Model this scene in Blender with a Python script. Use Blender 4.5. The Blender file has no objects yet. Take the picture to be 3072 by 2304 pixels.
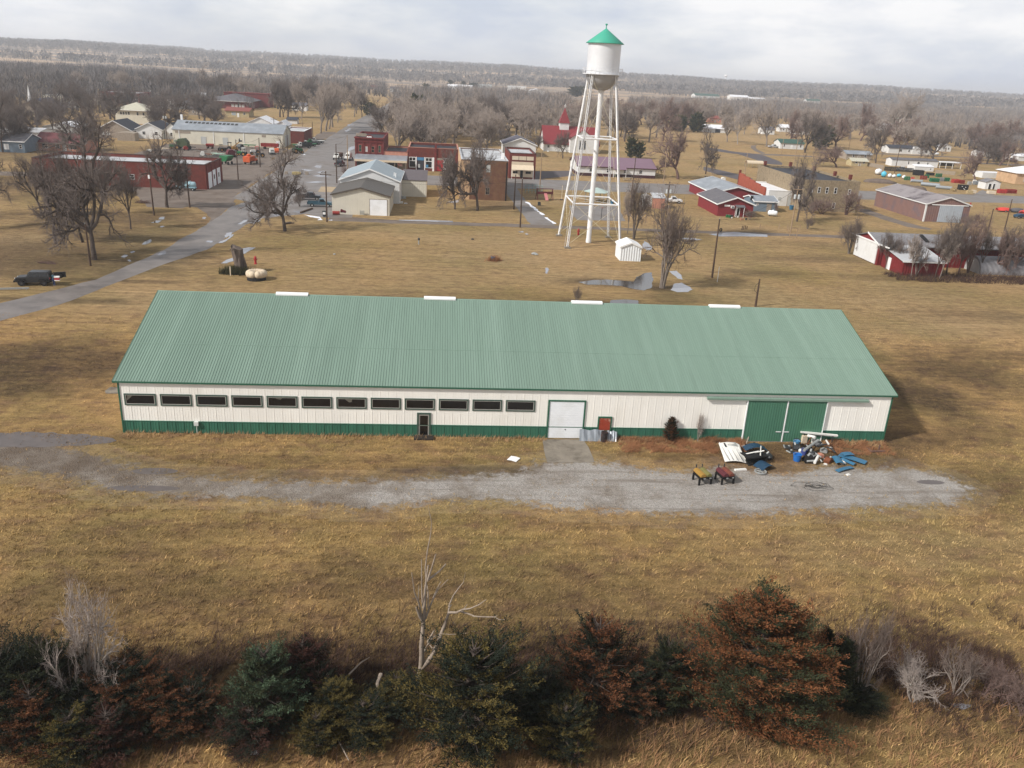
import bpy, math, random
import numpy as np
from mathutils import Vector, Matrix
R = math.radians
random.seed(7)
SC = bpy.context.scene
COL = SC.collection

# ------------------------------------------------------------------ camera
CAM_LOC = np.array([26.11, -66.05, 30.17]); YAW, PITCH, ROLL, FOC = .0982, .3620, .0542, 2480.4   # focal length in px of the 3072 px photo
def cam_axes():
    cy, sy, cp, sp = math.cos(YAW), math.sin(YAW), math.cos(PITCH), math.sin(PITCH)
    f = np.array([sy*cp, cy*cp, -sp]); r = np.array([cy, -sy, 0.]); u = np.cross(r, f)
    c, s = math.cos(ROLL), math.sin(ROLL)
    return c*r+s*u, -s*r+c*u, f
AR, AU, AF = cam_axes()
cd = bpy.data.cameras.new('camera'); cam = bpy.data.objects.new('camera', cd); COL.objects.link(cam)
cd.sensor_width = 36; cd.lens = 36*FOC/3072; cd.clip_start = .5; cd.clip_end = 20000
cam.matrix_world = Matrix(((AR[0], AU[0], -AF[0], CAM_LOC[0]), (AR[1], AU[1], -AF[1], CAM_LOC[1]), (AR[2], AU[2], -AF[2], CAM_LOC[2]), (0, 0, 0, 1)))
SC.camera = cam

# ------------------------------------------------------------------ sky, sun, exposure
SUN_EL, SUN_AZ = R(38), R(245)      # light comes from the left and a little from the front
sd = bpy.data.lights.new('sun', 'SUN'); sd.energy = 4.3; sd.angle = R(4.0); sd.color = (1, .96, .91)
sun = bpy.data.objects.new('sun', sd); COL.objects.link(sun)
tos = Vector((math.sin(SUN_AZ)*math.cos(SUN_EL), math.cos(SUN_AZ)*math.cos(SUN_EL), math.sin(SUN_EL)))
sun.rotation_euler = tos.to_track_quat('Z', 'Y').to_euler()
sun.location = tos*200
W = bpy.data.worlds.new('World'); SC.world = W; W.use_nodes = True
nt = W.node_tree; nt.nodes.clear()
def N(t, **k):
    n = nt.nodes.new(t)
    for a, b in k.items(): setattr(n, a, b)
    return n
sky = N('ShaderNodeTexSky', sky_type='NISHITA', sun_disc=False, sun_elevation=SUN_EL, sun_rotation=SUN_AZ)
bg1 = N('ShaderNodeBackground'); bg1.inputs[1].default_value = .10
nt.links.new(sky.outputs[0], bg1.inputs[0])
tc = N('ShaderNodeTexCoord'); mp = N('ShaderNodeMapping'); mp.inputs['Scale'].default_value = (1, 1, 3.2)
nt.links.new(tc.outputs['Generated'], mp.inputs[0])
nz = N('ShaderNodeTexNoise'); nz.inputs['Scale'].default_value = 4.2; nz.inputs['Detail'].default_value = 7; nz.inputs['Roughness'].default_value = .55
nt.links.new(mp.outputs[0], nz.inputs['Vector'])
cr = N('ShaderNodeValToRGB'); e = cr.color_ramp.elements
e[0].position = .38; e[0].color = (.60, .65, .76, 1); e[1].position = .60; e[1].color = (.92, .92, .93, 1)
m_ = e.new(.48); m_.color = (.73, .76, .82, 1)
nt.links.new(nz.outputs[0], cr.inputs[0])
sep = N('ShaderNodeSeparateXYZ'); nt.links.new(tc.outputs['Generated'], sep.inputs[0])
mr = N('ShaderNodeMapRange'); mr.inputs[1].default_value = .12; mr.inputs[2].default_value = .75; mr.inputs[3].default_value = .98; mr.inputs[4].default_value = .55
nt.links.new(sep.outputs[2], mr.inputs[0])
bg2 = N('ShaderNodeBackground'); nt.links.new(cr.outputs[0], bg2.inputs[0]); nt.links.new(mr.outputs[0], bg2.inputs[1])
nz2 = N('ShaderNodeTexNoise'); nz2.inputs['Scale'].default_value = 2.3; nz2.inputs['Detail'].default_value = 5
nt.links.new(mp.outputs[0], nz2.inputs['Vector'])
cv = N('ShaderNodeMapRange'); cv.inputs[1].default_value = .30; cv.inputs[2].default_value = .55; cv.inputs[3].default_value = .80; cv.inputs[4].default_value = 1.0
nt.links.new(nz2.outputs[0], cv.inputs[0])
mx = N('ShaderNodeMixShader'); nt.links.new(cv.outputs[0], mx.inputs[0]); nt.links.new(bg1.outputs[0], mx.inputs[1]); nt.links.new(bg2.outputs[0], mx.inputs[2])
wo = N('ShaderNodeOutputWorld'); nt.links.new(mx.outputs[0], wo.inputs[0])
vs = SC.view_settings; vs.view_transform = 'Standard'; vs.look = 'None'; vs.exposure = 0.15; vs.gamma = 1; vs.use_curve_mapping = False
SC.cycles.max_bounces = 6; SC.cycles.volume_bounces = 1; SC.cycles.transparent_max_bounces = 8

# ------------------------------------------------------------------ survey of the photograph: crop name -> origin and scale (3072 px photo)
KEY = dict(a1=(0,80,.28029),a2=(500,200,.28029),a3=(1000,200,.28029),a4=(1560,40,.25316),a5=(1960,200,.28029),a6=(2500,240,.25859),
 b1=(0,420,.28931),b2=(500,440,.28029),b3=(1000,440,.28029),b4=(1600,400,.31344),b5=(1960,460,.28029),b6=(2500,500,.25859),
 c1=(300,1100,.36166),c2=(1000,1100,.36166),c3=(1600,1150,.27125),c4=(2000,1150,.31646),c5=(0,1250,.36166),c6=(2500,1100,.33159),
 d1=(0,1750,.36166),d2=(700,1750,.36166),d3=(1400,1750,.36166),d4=(2200,1750,.39421),d5=(1100,1500,.33746),m=(0,0,1.38879),n=(0,0,1),
 e1=(30,790,.08137),e2=(660,720,.09042),e3=(880,560,.07233),e4=(600,400,.11754),e5=(2060,1370,.13562),e6=(2150,580,.12206),e7=(2600,480,.21338),e8=(2180,1280,.18987),
 f1=(1060,380,.15371),f2=(1360,400,.14463),f3=(1640,480,.18987),f4=(0,350,.23508),f5=(500,330,.217),f6=(2560,380,.23146),f7=(1000,430,.07834),f8=(2860,420,.16879))
def ray(k, x, y):
    a = KEY[k]; px, py = a[0]+x*a[2], a[1]+y*a[2]
    return (px-1536)*AR+(1152-py)*AU+FOC*AF
def at(k, x, y, z=0.):                      # surveyed ground point (x, y) in metres
    d = ray(k, x, y); t = (z-CAM_LOC[2])/d[2]; p = CAM_LOC+t*d
    return float(p[0]), float(p[1])
def hgt(P, k, x, y):                        # height above ground point P of a surveyed point
    a = KEY[k]; kk = (1152-(a[1]+y*a[2]))/FOC; d = np.array([P[0], P[1], 0])-CAM_LOC
    return float((kk*(d@AF)-d@AU)/(AU[2]-kk*AF[2]))

# ------------------------------------------------------------------ materials
def lin(c): return tuple(((v/255)/12.92 if v/255 <= .04045 else ((v/255+.055)/1.055)**2.4) for v in c)
MATS = {}
def mat(name, rgb, rough=.8, var=.18, scale=1.5, metal=0., spec=.3, rib=0., ribd=.4, stain=None, stainamt=.4, bump=0., detail=6, zscale=1., emit=None):
    if name in MATS: return MATS[name]
    m = bpy.data.materials.new(name); m.use_nodes = True; t = m.node_tree; b = t.nodes['Principled BSDF']
    b.inputs['Roughness'].default_value = rough; b.inputs['Metallic'].default_value = metal; b.inputs['Specular IOR Level'].default_value = spec
    c = lin(rgb); L = t.links.new
    tc = t.nodes.new('ShaderNodeTexCoord'); mp = t.nodes.new('ShaderNodeMapping'); mp.inputs['Scale'].default_value = zscale if hasattr(zscale, '__len__') else (1, 1, zscale)
    L(tc.outputs['Object'], mp.inputs[0])
    n = t.nodes.new('ShaderNodeTexNoise'); n.inputs['Scale'].default_value = scale; n.inputs['Detail'].default_value = detail; n.inputs['Roughness'].default_value = .65
    L(mp.outputs[0], n.inputs['Vector'])
    r = t.nodes.new('ShaderNodeMapRange'); r.inputs[1].default_value = .3; r.inputs[2].default_value = .7; r.inputs[3].default_value = 1-var; r.inputs[4].default_value = 1+var
    L(n.outputs[0], r.inputs[0])
    mul = t.nodes.new('ShaderNodeVectorMath'); mul.operation = 'SCALE'; mul.inputs[0].default_value = c; L(r.outputs[0], mul.inputs['Scale'])
    out = mul.outputs[0]
    if stain:
        n2 = t.nodes.new('ShaderNodeTexNoise'); n2.inputs['Scale'].default_value = scale*.45; n2.inputs['Detail'].default_value = 8; n2.inputs['Roughness'].default_value = .7
        L(mp.outputs[0], n2.inputs['Vector'])
        r2 = t.nodes.new('ShaderNodeMapRange'); r2.inputs[1].default_value = .5; r2.inputs[2].default_value = .68; r2.inputs[4].default_value = stainamt*2; L(n2.outputs[0], r2.inputs[0])
        mi = t.nodes.new('ShaderNodeMix'); mi.data_type = 'RGBA'; L(r2.outputs[0], mi.inputs[0]); L(out, mi.inputs[6]); mi.inputs[7].default_value = (*lin(stain), 1); out = mi.outputs[2]
    if rib:
        s = t.nodes.new('ShaderNodeSeparateXYZ'); L(tc.outputs['Object'], s.inputs[0])
        ad = t.nodes.new('ShaderNodeMath'); ad.operation = 'ADD'; L(s.outputs[0], ad.inputs[0]); L(s.outputs[1], ad.inputs[1])
        ml = t.nodes.new('ShaderNodeMath'); ml.operation = 'MULTIPLY'; L(ad.outputs[0], ml.inputs[0]); ml.inputs[1].default_value = 2*math.pi/rib
        sn = t.nodes.new('ShaderNodeMath'); sn.operation = 'SINE'; L(ml.outputs[0], sn.inputs[0])
        bp = t.nodes.new('ShaderNodeBump'); bp.inputs['Strength'].default_value = ribd; bp.inputs['Distance'].default_value = .05; L(sn.outputs[0], bp.inputs['Height']); L(bp.outputs[0], b.inputs['Normal'])
    elif bump:
        bp = t.nodes.new('ShaderNodeBump'); bp.inputs['Strength'].default_value = bump; bp.inputs['Distance'].default_value = .1; L(n.outputs[0], bp.inputs['Height']); L(bp.outputs[0], b.inputs['Normal'])
    L(out, b.inputs['Base Color'])
    MATS[name] = m; return m

# ------------------------------------------------------------------ mesh builder
class MB:
    def __init__(s): s.v = []; s.f = []; s.m = []
    def face(s, pts, m=0):
        n = len(s.v); s.v += [tuple(p) for p in pts]; s.f.append(tuple(range(n, n+len(pts)))); s.m.append(m); return s
    def bx(s, x0, x1, y0, y1, z0, z1, m=0, M=None):
        n = len(s.v); P = [(x0,y0,z0),(x1,y0,z0),(x1,y1,z0),(x0,y1,z0),(x0,y0,z1),(x1,y0,z1),(x1,y1,z1),(x0,y1,z1)]
        if M is not None: P = [tuple(M @ Vector(p)) for p in P]
        s.v += P
        for q in ((0,3,2,1),(4,5,6,7),(0,1,5,4),(1,2,6,5),(2,3,7,6),(3,0,4,7)): s.f.append(tuple(n+i for i in q)); s.m.append(m)
        return s
    def box(s, c, d, rot=(0,0,0), m=0):
        from mathutils import Euler
        M = Matrix.Translation(c) @ Euler(rot).to_matrix().to_4x4()
        return s.bx(-d[0]/2, d[0]/2, -d[1]/2, d[1]/2, -d[2]/2, d[2]/2, m, M)
    def tube(s, p0, p1, r0, r1=None, n=8, m=0, cap=True):
        r1 = r0 if r1 is None else r1; p0, p1 = Vector(p0), Vector(p1); d = (p1-p0)
        if d.length < 1e-6: return s
        d.normalize(); a = d.orthogonal().normalized(); b = d.cross(a); k = len(s.v)
        for p, r in ((p0, r0), (p1, r1)):
            for i in range(n):
                t = 2*math.pi*i/n; s.v.append(tuple(p+(a*math.cos(t)+b*math.sin(t))*r))
        for i in range(n): j = (i+1) % n; s.f.append((k+i, k+j, k+n+j, k+n+i)); s.m.append(m)
        if cap: s.f.append(tuple(range(k+n-1, k-1, -1))); s.f.append(tuple(range(k+n, k+2*n))); s.m += [m, m]
        return s
    def path(s, pts, r, n=6, m=0):
        for a, b in zip(pts, pts[1:]): s.tube(a, b, r, r, n, m)
        return s
    def prism(s, poly, z0, z1, m=0):
        n = len(s.v); k = len(poly); s.v += [(x, y, z0) for x, y in poly]+[(x, y, z1) for x, y in poly]
        s.f.append(tuple(range(n+k-1, n-1, -1))); s.f.append(tuple(range(n+k, n+2*k))); s.m += [m, m]
        for i in range(k): j = (i+1) % k; s.f.append((n+i, n+j, n+k+j, n+k+i)); s.m.append(m)
        return s
    def extx(s, prof, x0, x1, m=0):           # profile in (y, z) extruded along x
        n = len(s.v); k = len(prof); s.v += [(x0, y, z) for y, z in prof]+[(x1, y, z) for y, z in prof]
        s.f.append(tuple(range(n+k-1, n-1, -1))); s.f.append(tuple(range(n+k, n+2*k))); s.m += [m, m]
        for i in range(k): j = (i+1) % k; s.f.append((n+i, n+j, n+k+j, n+k+i)); s.m.append(m)
        return s
    def exty(s, prof, y0, y1, m=0, in0=0., in1=0.):   # profile in (x, z) extruded along y
        n = len(s.v); k = len(prof); s.v += [(x, y0, z) for x, z in prof]+[(x, y1, z) for x, z in prof]
        s.f.append(tuple(range(n, n+k))); s.f.append(tuple(range(n+2*k-1, n+k-1, -1))); s.m += [m, m]
        for i in range(k): j = (i+1) % k; s.f.append((n+j, n+i, n+k+i, n+k+j)); s.m.append(m)
        return s
    def lathe(s, prof, n=24, c=(0,0,0), m=0):
        k = len(s.v)
        for r, z in prof:
            for i in range(n): t = 2*math.pi*i/n; s.v.append((c[0]+r*math.cos(t), c[1]+r*math.sin(t), c[2]+z))
        for a in range(len(prof)-1):
            for i in range(n): j = (i+1) % n; s.f.append((k+a*n+i, k+a*n+j, k+a*n+n+j, k+a*n+n+i)); s.m.append(m)
        return s
    def ball(s, c, r, nu=12, nv=8, m=0, wob=0., seed=0):
        rr = random.Random(seed); k = len(s.v); r = (r, r, r) if not hasattr(r, '__len__') else r
        for a in range(nv+1):
            th = math.pi*a/nv
            for i in range(nu):
                t = 2*math.pi*i/nu; w = 1+rr.uniform(-wob, wob)
                s.v.append((c[0]+r[0]*w*math.sin(th)*math.cos(t), c[1]+r[1]*w*math.sin(th)*math.sin(t), c[2]+r[2]*w*math.cos(th)))
        for a in range(nv):
            for i in range(nu): j = (i+1) % nu; s.f.append((k+a*nu+i, k+a*nu+nu+i, k+a*nu+nu+j, k+a*nu+j)); s.m.append(m)
        return s
    def build(s, name, mats, parent=None, smooth=False, bevel=0.):
        me = bpy.data.meshes.new(name); me.from_pydata(s.v, [], s.f)
        mats = mats if isinstance(mats, (list, tuple)) else [mats]
        for q in mats: me.materials.append(q)
        if len(mats) > 1: me.polygons.foreach_set('material_index', s.m)
        if smooth: me.polygons.foreach_set('use_smooth', [True]*len(me.polygons))
        me.validate(); me.update()
        o = bpy.data.objects.new(name, me); COL.objects.link(o)
        if parent: o.parent = parent
        if bevel:
            b = o.modifiers.new('bevel', 'BEVEL'); b.width = bevel; b.segments = 2; b.limit_method = 'ANGLE'
        return o
def tag(o, label, cat, group=None):
    o['label'] = label; o['category'] = cat
    if group: o['group'] = group
    return o
def thing(name, label, cat, loc=(0,0,0), rz=0., group=None):
    o = bpy.data.objects.new(name, None); COL.objects.link(o); o.location = loc; o.rotation_euler = (0, 0, rz); o.empty_display_size = .3
    return tag(o, label, cat, group)
def struct(o, kind='structure'): o['kind'] = kind; return o
def fastmesh(name, verts, faces_flat, nper, mats, mi=None, colors=None, smooth=False):
    me = bpy.data.meshes.new(name); nv = len(verts); nf = len(faces_flat)//nper
    me.vertices.add(nv); me.vertices.foreach_set('co', np.asarray(verts, dtype=np.float32).ravel())
    me.loops.add(nf*nper); me.loops.foreach_set('vertex_index', np.asarray(faces_flat, dtype=np.int32).ravel())
    me.polygons.add(nf); me.polygons.foreach_set('loop_start', np.arange(0, nf*nper, nper, dtype=np.int32))
    me.polygons.foreach_set('loop_total', np.full(nf, nper, dtype=np.int32))
    for q in mats: me.materials.append(q)
    if mi is not None: me.polygons.foreach_set('material_index', np.asarray(mi, dtype=np.int32))
    if smooth: me.polygons.foreach_set('use_smooth', np.ones(nf, dtype=bool))
    if colors is not None:
        ca = me.color_attributes.new('zone', 'FLOAT_COLOR', 'POINT'); ca.data.foreach_set('color', np.asarray(colors, dtype=np.float32).ravel())
    me.update(); me.validate()
    return me
def link(name, me, parent=None):
    o = bpy.data.objects.new(name, me); COL.objects.link(o)
    if parent: o.parent = parent
    return o
def copy_tree(src, loc, rz, sc=(1,1,1), label=None, group=None, mats=None):
    r = src.copy(); COL.objects.link(r); r.location = loc; r.rotation_euler = (0, 0, rz); r.scale = sc
    if label: r['label'] = label
    if group: r['group'] = group
    def rec(a, b):
        for ch in list(a.children):
            c = ch.copy(); COL.objects.link(c); c.parent = b; rec(ch, c)
    rec(src, r)
    return r
def vnoise(x, y, seed=0, sc=1.):            # cheap smooth noise from rotated sines, -1..1
    rr = np.random.RandomState(seed); o = np.zeros_like(np.asarray(x, float)); tot = 0
    for k in range(7):
        a = rr.uniform(0, 6.28); fr = sc*1.7**(k*.6)*rr.uniform(.7, 1.3); ph = rr.uniform(0, 6.28, 2); w = 1/(1.35**k)
        u = np.cos(a)*x+np.sin(a)*y; v = -np.sin(a)*x+np.cos(a)*y
        o = o+w*np.sin(u*fr+ph[0])*np.cos(v*fr*.8+ph[1]); tot += w
    return o/tot*1.6
# ------------------------------------------------------------------ ground: one sheet to the horizon, low hills beyond the town
def hillz(x, y):
    x = np.asarray(x, float); y = np.asarray(y, float)
    r = np.hypot(x-26, y+66); a = np.arctan2(x-26, y+66)
    h1 = 27+4*np.sin(a*5+1.0)+3*np.sin(a*13+.4)+2*np.sin(a*31)+1.5*np.sin(a*67+2)+8*np.clip(-a*2.2, 0, 1.2)
    t = np.clip((r-1750)/1500, 0, 1); t = t*t*(3-2*t)
    h2 = 31+4*np.sin(a*7+2.5)+3*np.sin(a*19)+8*np.clip((-a-.2)*2, 0, 1)
    t2 = np.clip((r-3300)/1500, 0, 1); t2 = t2*t2*(3-2*t2)
    return h1*t+(h2-h1*.6)*t2*.9
# brown mud, green and bare-dirt patches of the turf, plus shade painted dark along the cedar hedge foot: (photo crop, x, y, radius x m, radius y m, channel, strength)
ZONES = [('m',90,770,16,5,0,.9),('m',0,800,18,7,0,.95),('m',200,745,8,4,0,.5),('m',80,950,8,2,0,.5),('m',1990,850,6,8,0,.95),('m',2060,800,10,9,0,.8),('m',2150,770,12,4,0,.6),('m',1960,950,6,3,0,.8),('m',2060,930,7,4,0,.55),
 ('m',1690,975,8,3.0,0,.9),('m',1500,985,9,2.2,0,.55),('m',1830,985,8,3.5,0,.8),('m',1640,1005,7,2,0,.6),('m',2130,1050,6,5,0,.5),('m',1080,1020,14,1.6,0,.75),('m',700,1030,18,1.2,0,.45),
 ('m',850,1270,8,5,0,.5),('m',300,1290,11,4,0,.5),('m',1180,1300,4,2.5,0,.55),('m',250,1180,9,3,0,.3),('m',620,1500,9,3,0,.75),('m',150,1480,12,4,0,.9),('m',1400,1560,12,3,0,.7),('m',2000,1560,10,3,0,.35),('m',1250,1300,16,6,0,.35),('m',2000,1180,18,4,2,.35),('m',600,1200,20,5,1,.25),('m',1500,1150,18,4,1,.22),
 ('m',900,490,22,9,1,.8),('m',700,490,10,6,1,.7),('m',300,560,8,18,1,.8),('m',330,500,5,25,1,.9),('m',120,640,12,6,1,.7),('m',1500,640,10,8,1,.85),('m',1650,640,16,14,1,.55),('m',1900,640,22,9,1,.45),('m',1560,430,30,12,1,.6),('m',1600,450,16,8,1,.7),('m',1280,620,30,6,1,.3),('m',600,620,24,7,1,.35),('m',1450,640,7,6,0,.4),('m',1500,600,5,4,1,.9),
 ('m',1050,520,24,14,2,.75),('m',1150,560,20,8,2,.8),('m',1320,590,12,5,2,.8),('m',1100,590,24,6,2,.5),('m',1700,560,18,10,2,.55),('m',2000,700,24,9,2,.45),('m',1480,620,7,2.4,2,.7),('m',1340,605,6,2.2,2,.9),('m',1790,530,18,4,0,.3),('m',2070,570,26,5,0,.25),('m',1900,600,8,3,0,.35),
 ('m',1060,440,12,6,0,.55),('m',980,430,8,5,2,.5),('m',90,540,20,10,0,.7),('m',200,500,18,12,0,.6),('m',1000,640,20,3,0,.25),('m',1530,460,16,8,2,.5),('m',1620,480,18,6,2,.5),('m',540,1000,30,1.5,0,.25),('m',1290,470,7,5,0,.4),('m',1420,480,9,8,2,.4),
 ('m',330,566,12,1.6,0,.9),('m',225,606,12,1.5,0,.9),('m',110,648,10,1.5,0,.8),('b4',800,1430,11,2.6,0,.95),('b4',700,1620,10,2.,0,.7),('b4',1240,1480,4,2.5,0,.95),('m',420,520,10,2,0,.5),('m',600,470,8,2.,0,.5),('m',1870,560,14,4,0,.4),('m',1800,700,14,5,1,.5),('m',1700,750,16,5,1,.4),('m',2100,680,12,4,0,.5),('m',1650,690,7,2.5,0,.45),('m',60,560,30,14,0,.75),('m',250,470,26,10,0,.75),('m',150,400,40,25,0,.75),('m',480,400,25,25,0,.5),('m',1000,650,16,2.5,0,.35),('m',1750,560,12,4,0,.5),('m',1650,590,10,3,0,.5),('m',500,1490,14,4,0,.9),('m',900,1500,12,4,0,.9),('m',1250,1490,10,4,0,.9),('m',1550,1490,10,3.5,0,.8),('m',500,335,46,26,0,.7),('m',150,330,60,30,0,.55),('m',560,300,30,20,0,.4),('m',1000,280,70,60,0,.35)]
ZW = [(at(k, x, y), rx, ry, c, s) for k, x, y, rx, ry, c, s in ZONES]
def zones(x, y):
    o = np.zeros((len(x), 4), np.float32); o[:, 3] = 1
    j = vnoise(x, y, 3, .35)*.35+vnoise(x, y, 4, 1.1)*.18
    for (cx, cy), rx, ry, c, s in ZW:
        d = np.hypot((x-cx)/rx, (y-cy)/ry)+j
        o[:, c] = np.maximum(o[:, c], s*np.clip((1.15-d)/.75, 0, 1))
    far = np.clip((y-290)/120, 0, 1)*np.clip((x-60)/60, 0, 1)      # dry pale park and fields east of the tower
    o[:, 2] = np.maximum(o[:, 2], far*.75)
    o[:, 0] *= 1-.4*far
    lawn = np.clip((y-24)/14, 0, 1)*(1-far); j2 = vnoise(x, y, 41, .12)
    o[:, 2] = np.maximum(o[:, 2], lawn*np.clip(.5+.35*j2, 0, 1)); o[:, 1] = np.maximum(o[:, 1], lawn*np.clip(.22-.5*j2, 0, .6))
    return np.clip(o, 0, 1)
def ground_nodes(t, gain=1., fine=True):
    L = t.links.new; nn = t.nodes.new
    geo = nn('ShaderNodeNewGeometry'); att = nn('ShaderNodeAttribute'); att.attribute_name = 'zone'
    sp = nn('ShaderNodeSeparateColor'); L(att.outputs['Color'], sp.inputs[0])
    def noise(sc, det=5, ro=.6, stretch=None):
        n = nn('ShaderNodeTexNoise'); n.inputs['Scale'].default_value = sc; n.inputs['Detail'].default_value = det; n.inputs['Roughness'].default_value = ro
        src = geo.outputs['Position']
        if stretch:
            m = nn('ShaderNodeMapping'); m.inputs['Scale'].default_value = stretch; L(src, m.inputs[0]); src = m.outputs[0]
        L(src, n.inputs['Vector']); return n.outputs[0]
    def rng(v, a, b, c, d):
        r = nn('ShaderNodeMapRange'); r.inputs[1].default_value = a; r.inputs[2].default_value = b; r.inputs[3].default_value = c; r.inputs[4].default_value = d; L(v, r.inputs[0]); return r.outputs[0]
    def mix(f, a, b):
        m = nn('ShaderNodeMix'); m.data_type = 'RGBA'
        if isinstance(f, float): m.inputs[0].default_value = f
        else: L(f, m.inputs[0])
        for s, v in ((6, a), (7, b)):
            if isinstance(v, tuple): m.inputs[s].default_value = (*v, 1)
            else: L(v, m.inputs[s])
        return m.outputs[2]
    def mulf(a, b):
        m = nn('ShaderNodeMath'); m.operation = 'MULTIPLY'; L(a, m.inputs[0])
        if isinstance(b, float): m.inputs[1].default_value = b
        else: L(b, m.inputs[1])
        return m.outputs[0]
    tan, olive, brown = lin((174,139,92)), lin((147,125,80)), lin((126,98,73))
    green, mud, pale = lin((100,97,52)), lin((58,46,40)), lin((166,142,108))
    n1 = noise(.045, 6, .6); n2 = noise(.35, 6, .7, (1, 1.6, 1)); n3 = noise(1.6, 6, .75)
    col = mix(rng(n1, .38, .62, 0, 1), tan, olive)
    col = mix(rng(n2, .46, .66, 0, .9), col, brown)
    col = mix(rng(n3, .52, .8, 0, .5), col, lin((170,144,108)))
    col = mix(mulf(sp.outputs[1], rng(n2, .3, .6, .95, .45)), col, green)
    col = mix(mulf(sp.outputs[2], rng(n2, .3, .65, 1., .5)), col, pale)
    col = mix(mulf(sp.outputs[0], rng(n3, .3, .65, 1., .6)), col, mud)  # dark channel: real mud, and shade painted under the hedgerow
    # mown strips and far fields
    pos = nn('ShaderNodeSeparateXYZ'); L(geo.outputs['Position'], pos.inputs[0])
    fy = rng(pos.outputs[1], 700, 1100, 0, 1)
    f1 = noise(.0045, 3, .5, (1, 3.2, 1)); f2 = noise(.02, 4, .6, (1, 3, 1))
    fld = mix(rng(f1, .42, .50, 0, 1), lin((186,160,132)), lin((132,120,110)))
    fld = mix(rng(f2, .55, .7, 0, .6), fld, lin((120,104,80)))
    col = mix(fy, col, fld)
    nb_ = noise(.75, 9, .78, (1, 1.7, 1)); sv = nn('ShaderNodeVectorMath'); sv.operation = 'SCALE'; L(col, sv.inputs[0]); L(rng(nb_, .32, .68, .6, 1.36), sv.inputs['Scale']); col = sv.outputs[0]
    tr_ = noise(1., 4, .6, (.025, 1.1, 1)); sv2 = nn('ShaderNodeVectorMath'); sv2.operation = 'SCALE'; L(col, sv2.inputs[0]); L(rng(tr_, .35, .68, .88, 1.16), sv2.inputs['Scale']); col = sv2.outputs[0]
    if fine:
        g1 = noise(7., 4, .8, (1, 1.5, 1)); g2 = noise(22., 3, .8)
        v = nn('ShaderNodeMath'); v.operation = 'ADD'; L(rng(g1, .3, .7, .6, 1.4), v.inputs[0]); L(rng(g2, .3, .7, -.18, .18), v.inputs[1])
        s = nn('ShaderNodeVectorMath'); s.operation = 'SCALE'; L(col, s.inputs[0]); L(v.outputs[0], s.inputs['Scale']); col = s.outputs[0]
        return col, g1, n3
    return col, n2, n3
gm = bpy.data.materials.new('turf'); gm.use_nodes = True; t = gm.node_tree; b = t.nodes['Principled BSDF']
b.inputs['Roughness'].default_value = .95; b.inputs['Specular IOR Level'].default_value = .1
c_, h_, h2_ = ground_nodes(t); t.links.new(c_, b.inputs['Base Color'])
bp = t.nodes.new('ShaderNodeBump'); bp.inputs['Strength'].default_value = .9; bp.inputs['Distance'].default_value = .22; t.links.new(h_, bp.inputs['Height']); t.links.new(bp.outputs[0], b.inputs['Normal'])
MATS['turf'] = gm
gb = bpy.data.materials.new('dry_grass'); gb.use_nodes = True; t = gb.node_tree; b = t.nodes['Principled BSDF']
b.inputs['Roughness'].default_value = .9; b.inputs['Specular IOR Level'].default_value = .1
c_, h_, h2_ = ground_nodes(t, fine=False)
ob = t.nodes.new('ShaderNodeAttribute'); ob.attribute_name = 'shade'
s = t.nodes.new('ShaderNodeVectorMath'); s.operation = 'SCALE'; t.links.new(c_, s.inputs[0]); t.links.new(ob.outputs['Fac'], s.inputs['Scale']); t.links.new(s.outputs[0], b.inputs['Base Color'])
MATS['dry_grass'] = gb

def lines(lo, hi, dense0, dense1, step, grow):
    a = list(np.arange(dense0, dense1, step)); s = step; v = dense1
    while v < hi: a.append(v); s *= grow; v += s
    a.append(hi); s = step; v = dense0-step
    b = []
    while v > lo: b.append(v); s *= grow; v -= s
    b.append(lo); return np.array(b[::-1]+a)
gx = lines(-6400, 6400, -60, 130, 1.0, 1.045); gy = lines(-400, 7300, -42, 120, 1.0, 1.03)
X, Y = np.meshgrid(gx, gy); xf, yf = X.ravel(), Y.ravel()
near = np.clip(1-np.hypot((xf-30)/90, (yf-20)/80), 0, 1)
Z = hillz(xf, yf)
i = np.arange(len(gy)-1)[:, None]*len(gx)+np.arange(len(gx)-1)[None, :]
quads = np.stack([i, i+1, i+1+len(gx), i+len(gx)], -1).reshape(-1)
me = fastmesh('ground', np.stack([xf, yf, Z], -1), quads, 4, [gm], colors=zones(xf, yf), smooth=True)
struct(link('ground', me))

# ------------------------------------------------------------------ roads, lots, paths, puddles (thin sheets)
def ragged(poly, step=1.2, amp=.35, seed=1):
    rr = np.random.RandomState(seed); out = []
    for (ax, ay), (bx_, by) in zip(poly, poly[1:]+poly[:1]):
        L = math.hypot(bx_-ax, by-ay); n = max(1, int(L/step)); nx, ny = -(by-ay)/max(L, 1e-6), (bx_-ax)/max(L, 1e-6)
        for k in range(n):
            f = k/n; o = (rr.uniform(-1, 1)*.6+.6*math.sin(k*.55+seed))*amp if k else 0
            out.append((ax+(bx_-ax)*f+nx*o, ay+(by-ay)*f+ny*o))
    return out
def sheet(name, poly, z, m, step=1.2, amp=.3, seed=1, kind='structure'):
    p = ragged(poly, step, amp, seed) if amp else poly
    mb = MB().face([(x, y, z) for x, y in p]); o = mb.build(name, m)
    if o.data.polygons[0].normal.z < 0: o.data.flip_normals()
    return struct(o, kind)
PX = lambda k, pts: [at(k, x, y) for x, y in pts]
asphalt = mat('asphalt', (114,107,102), .5, .26, .3, stain=(78,73,71), stainamt=.5, detail=9, spec=.5)
asphalt2 = mat('worn_asphalt', (122,117,114), .7, .16, .35, stain=(104,92,80), stainamt=.4, detail=9)
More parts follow.
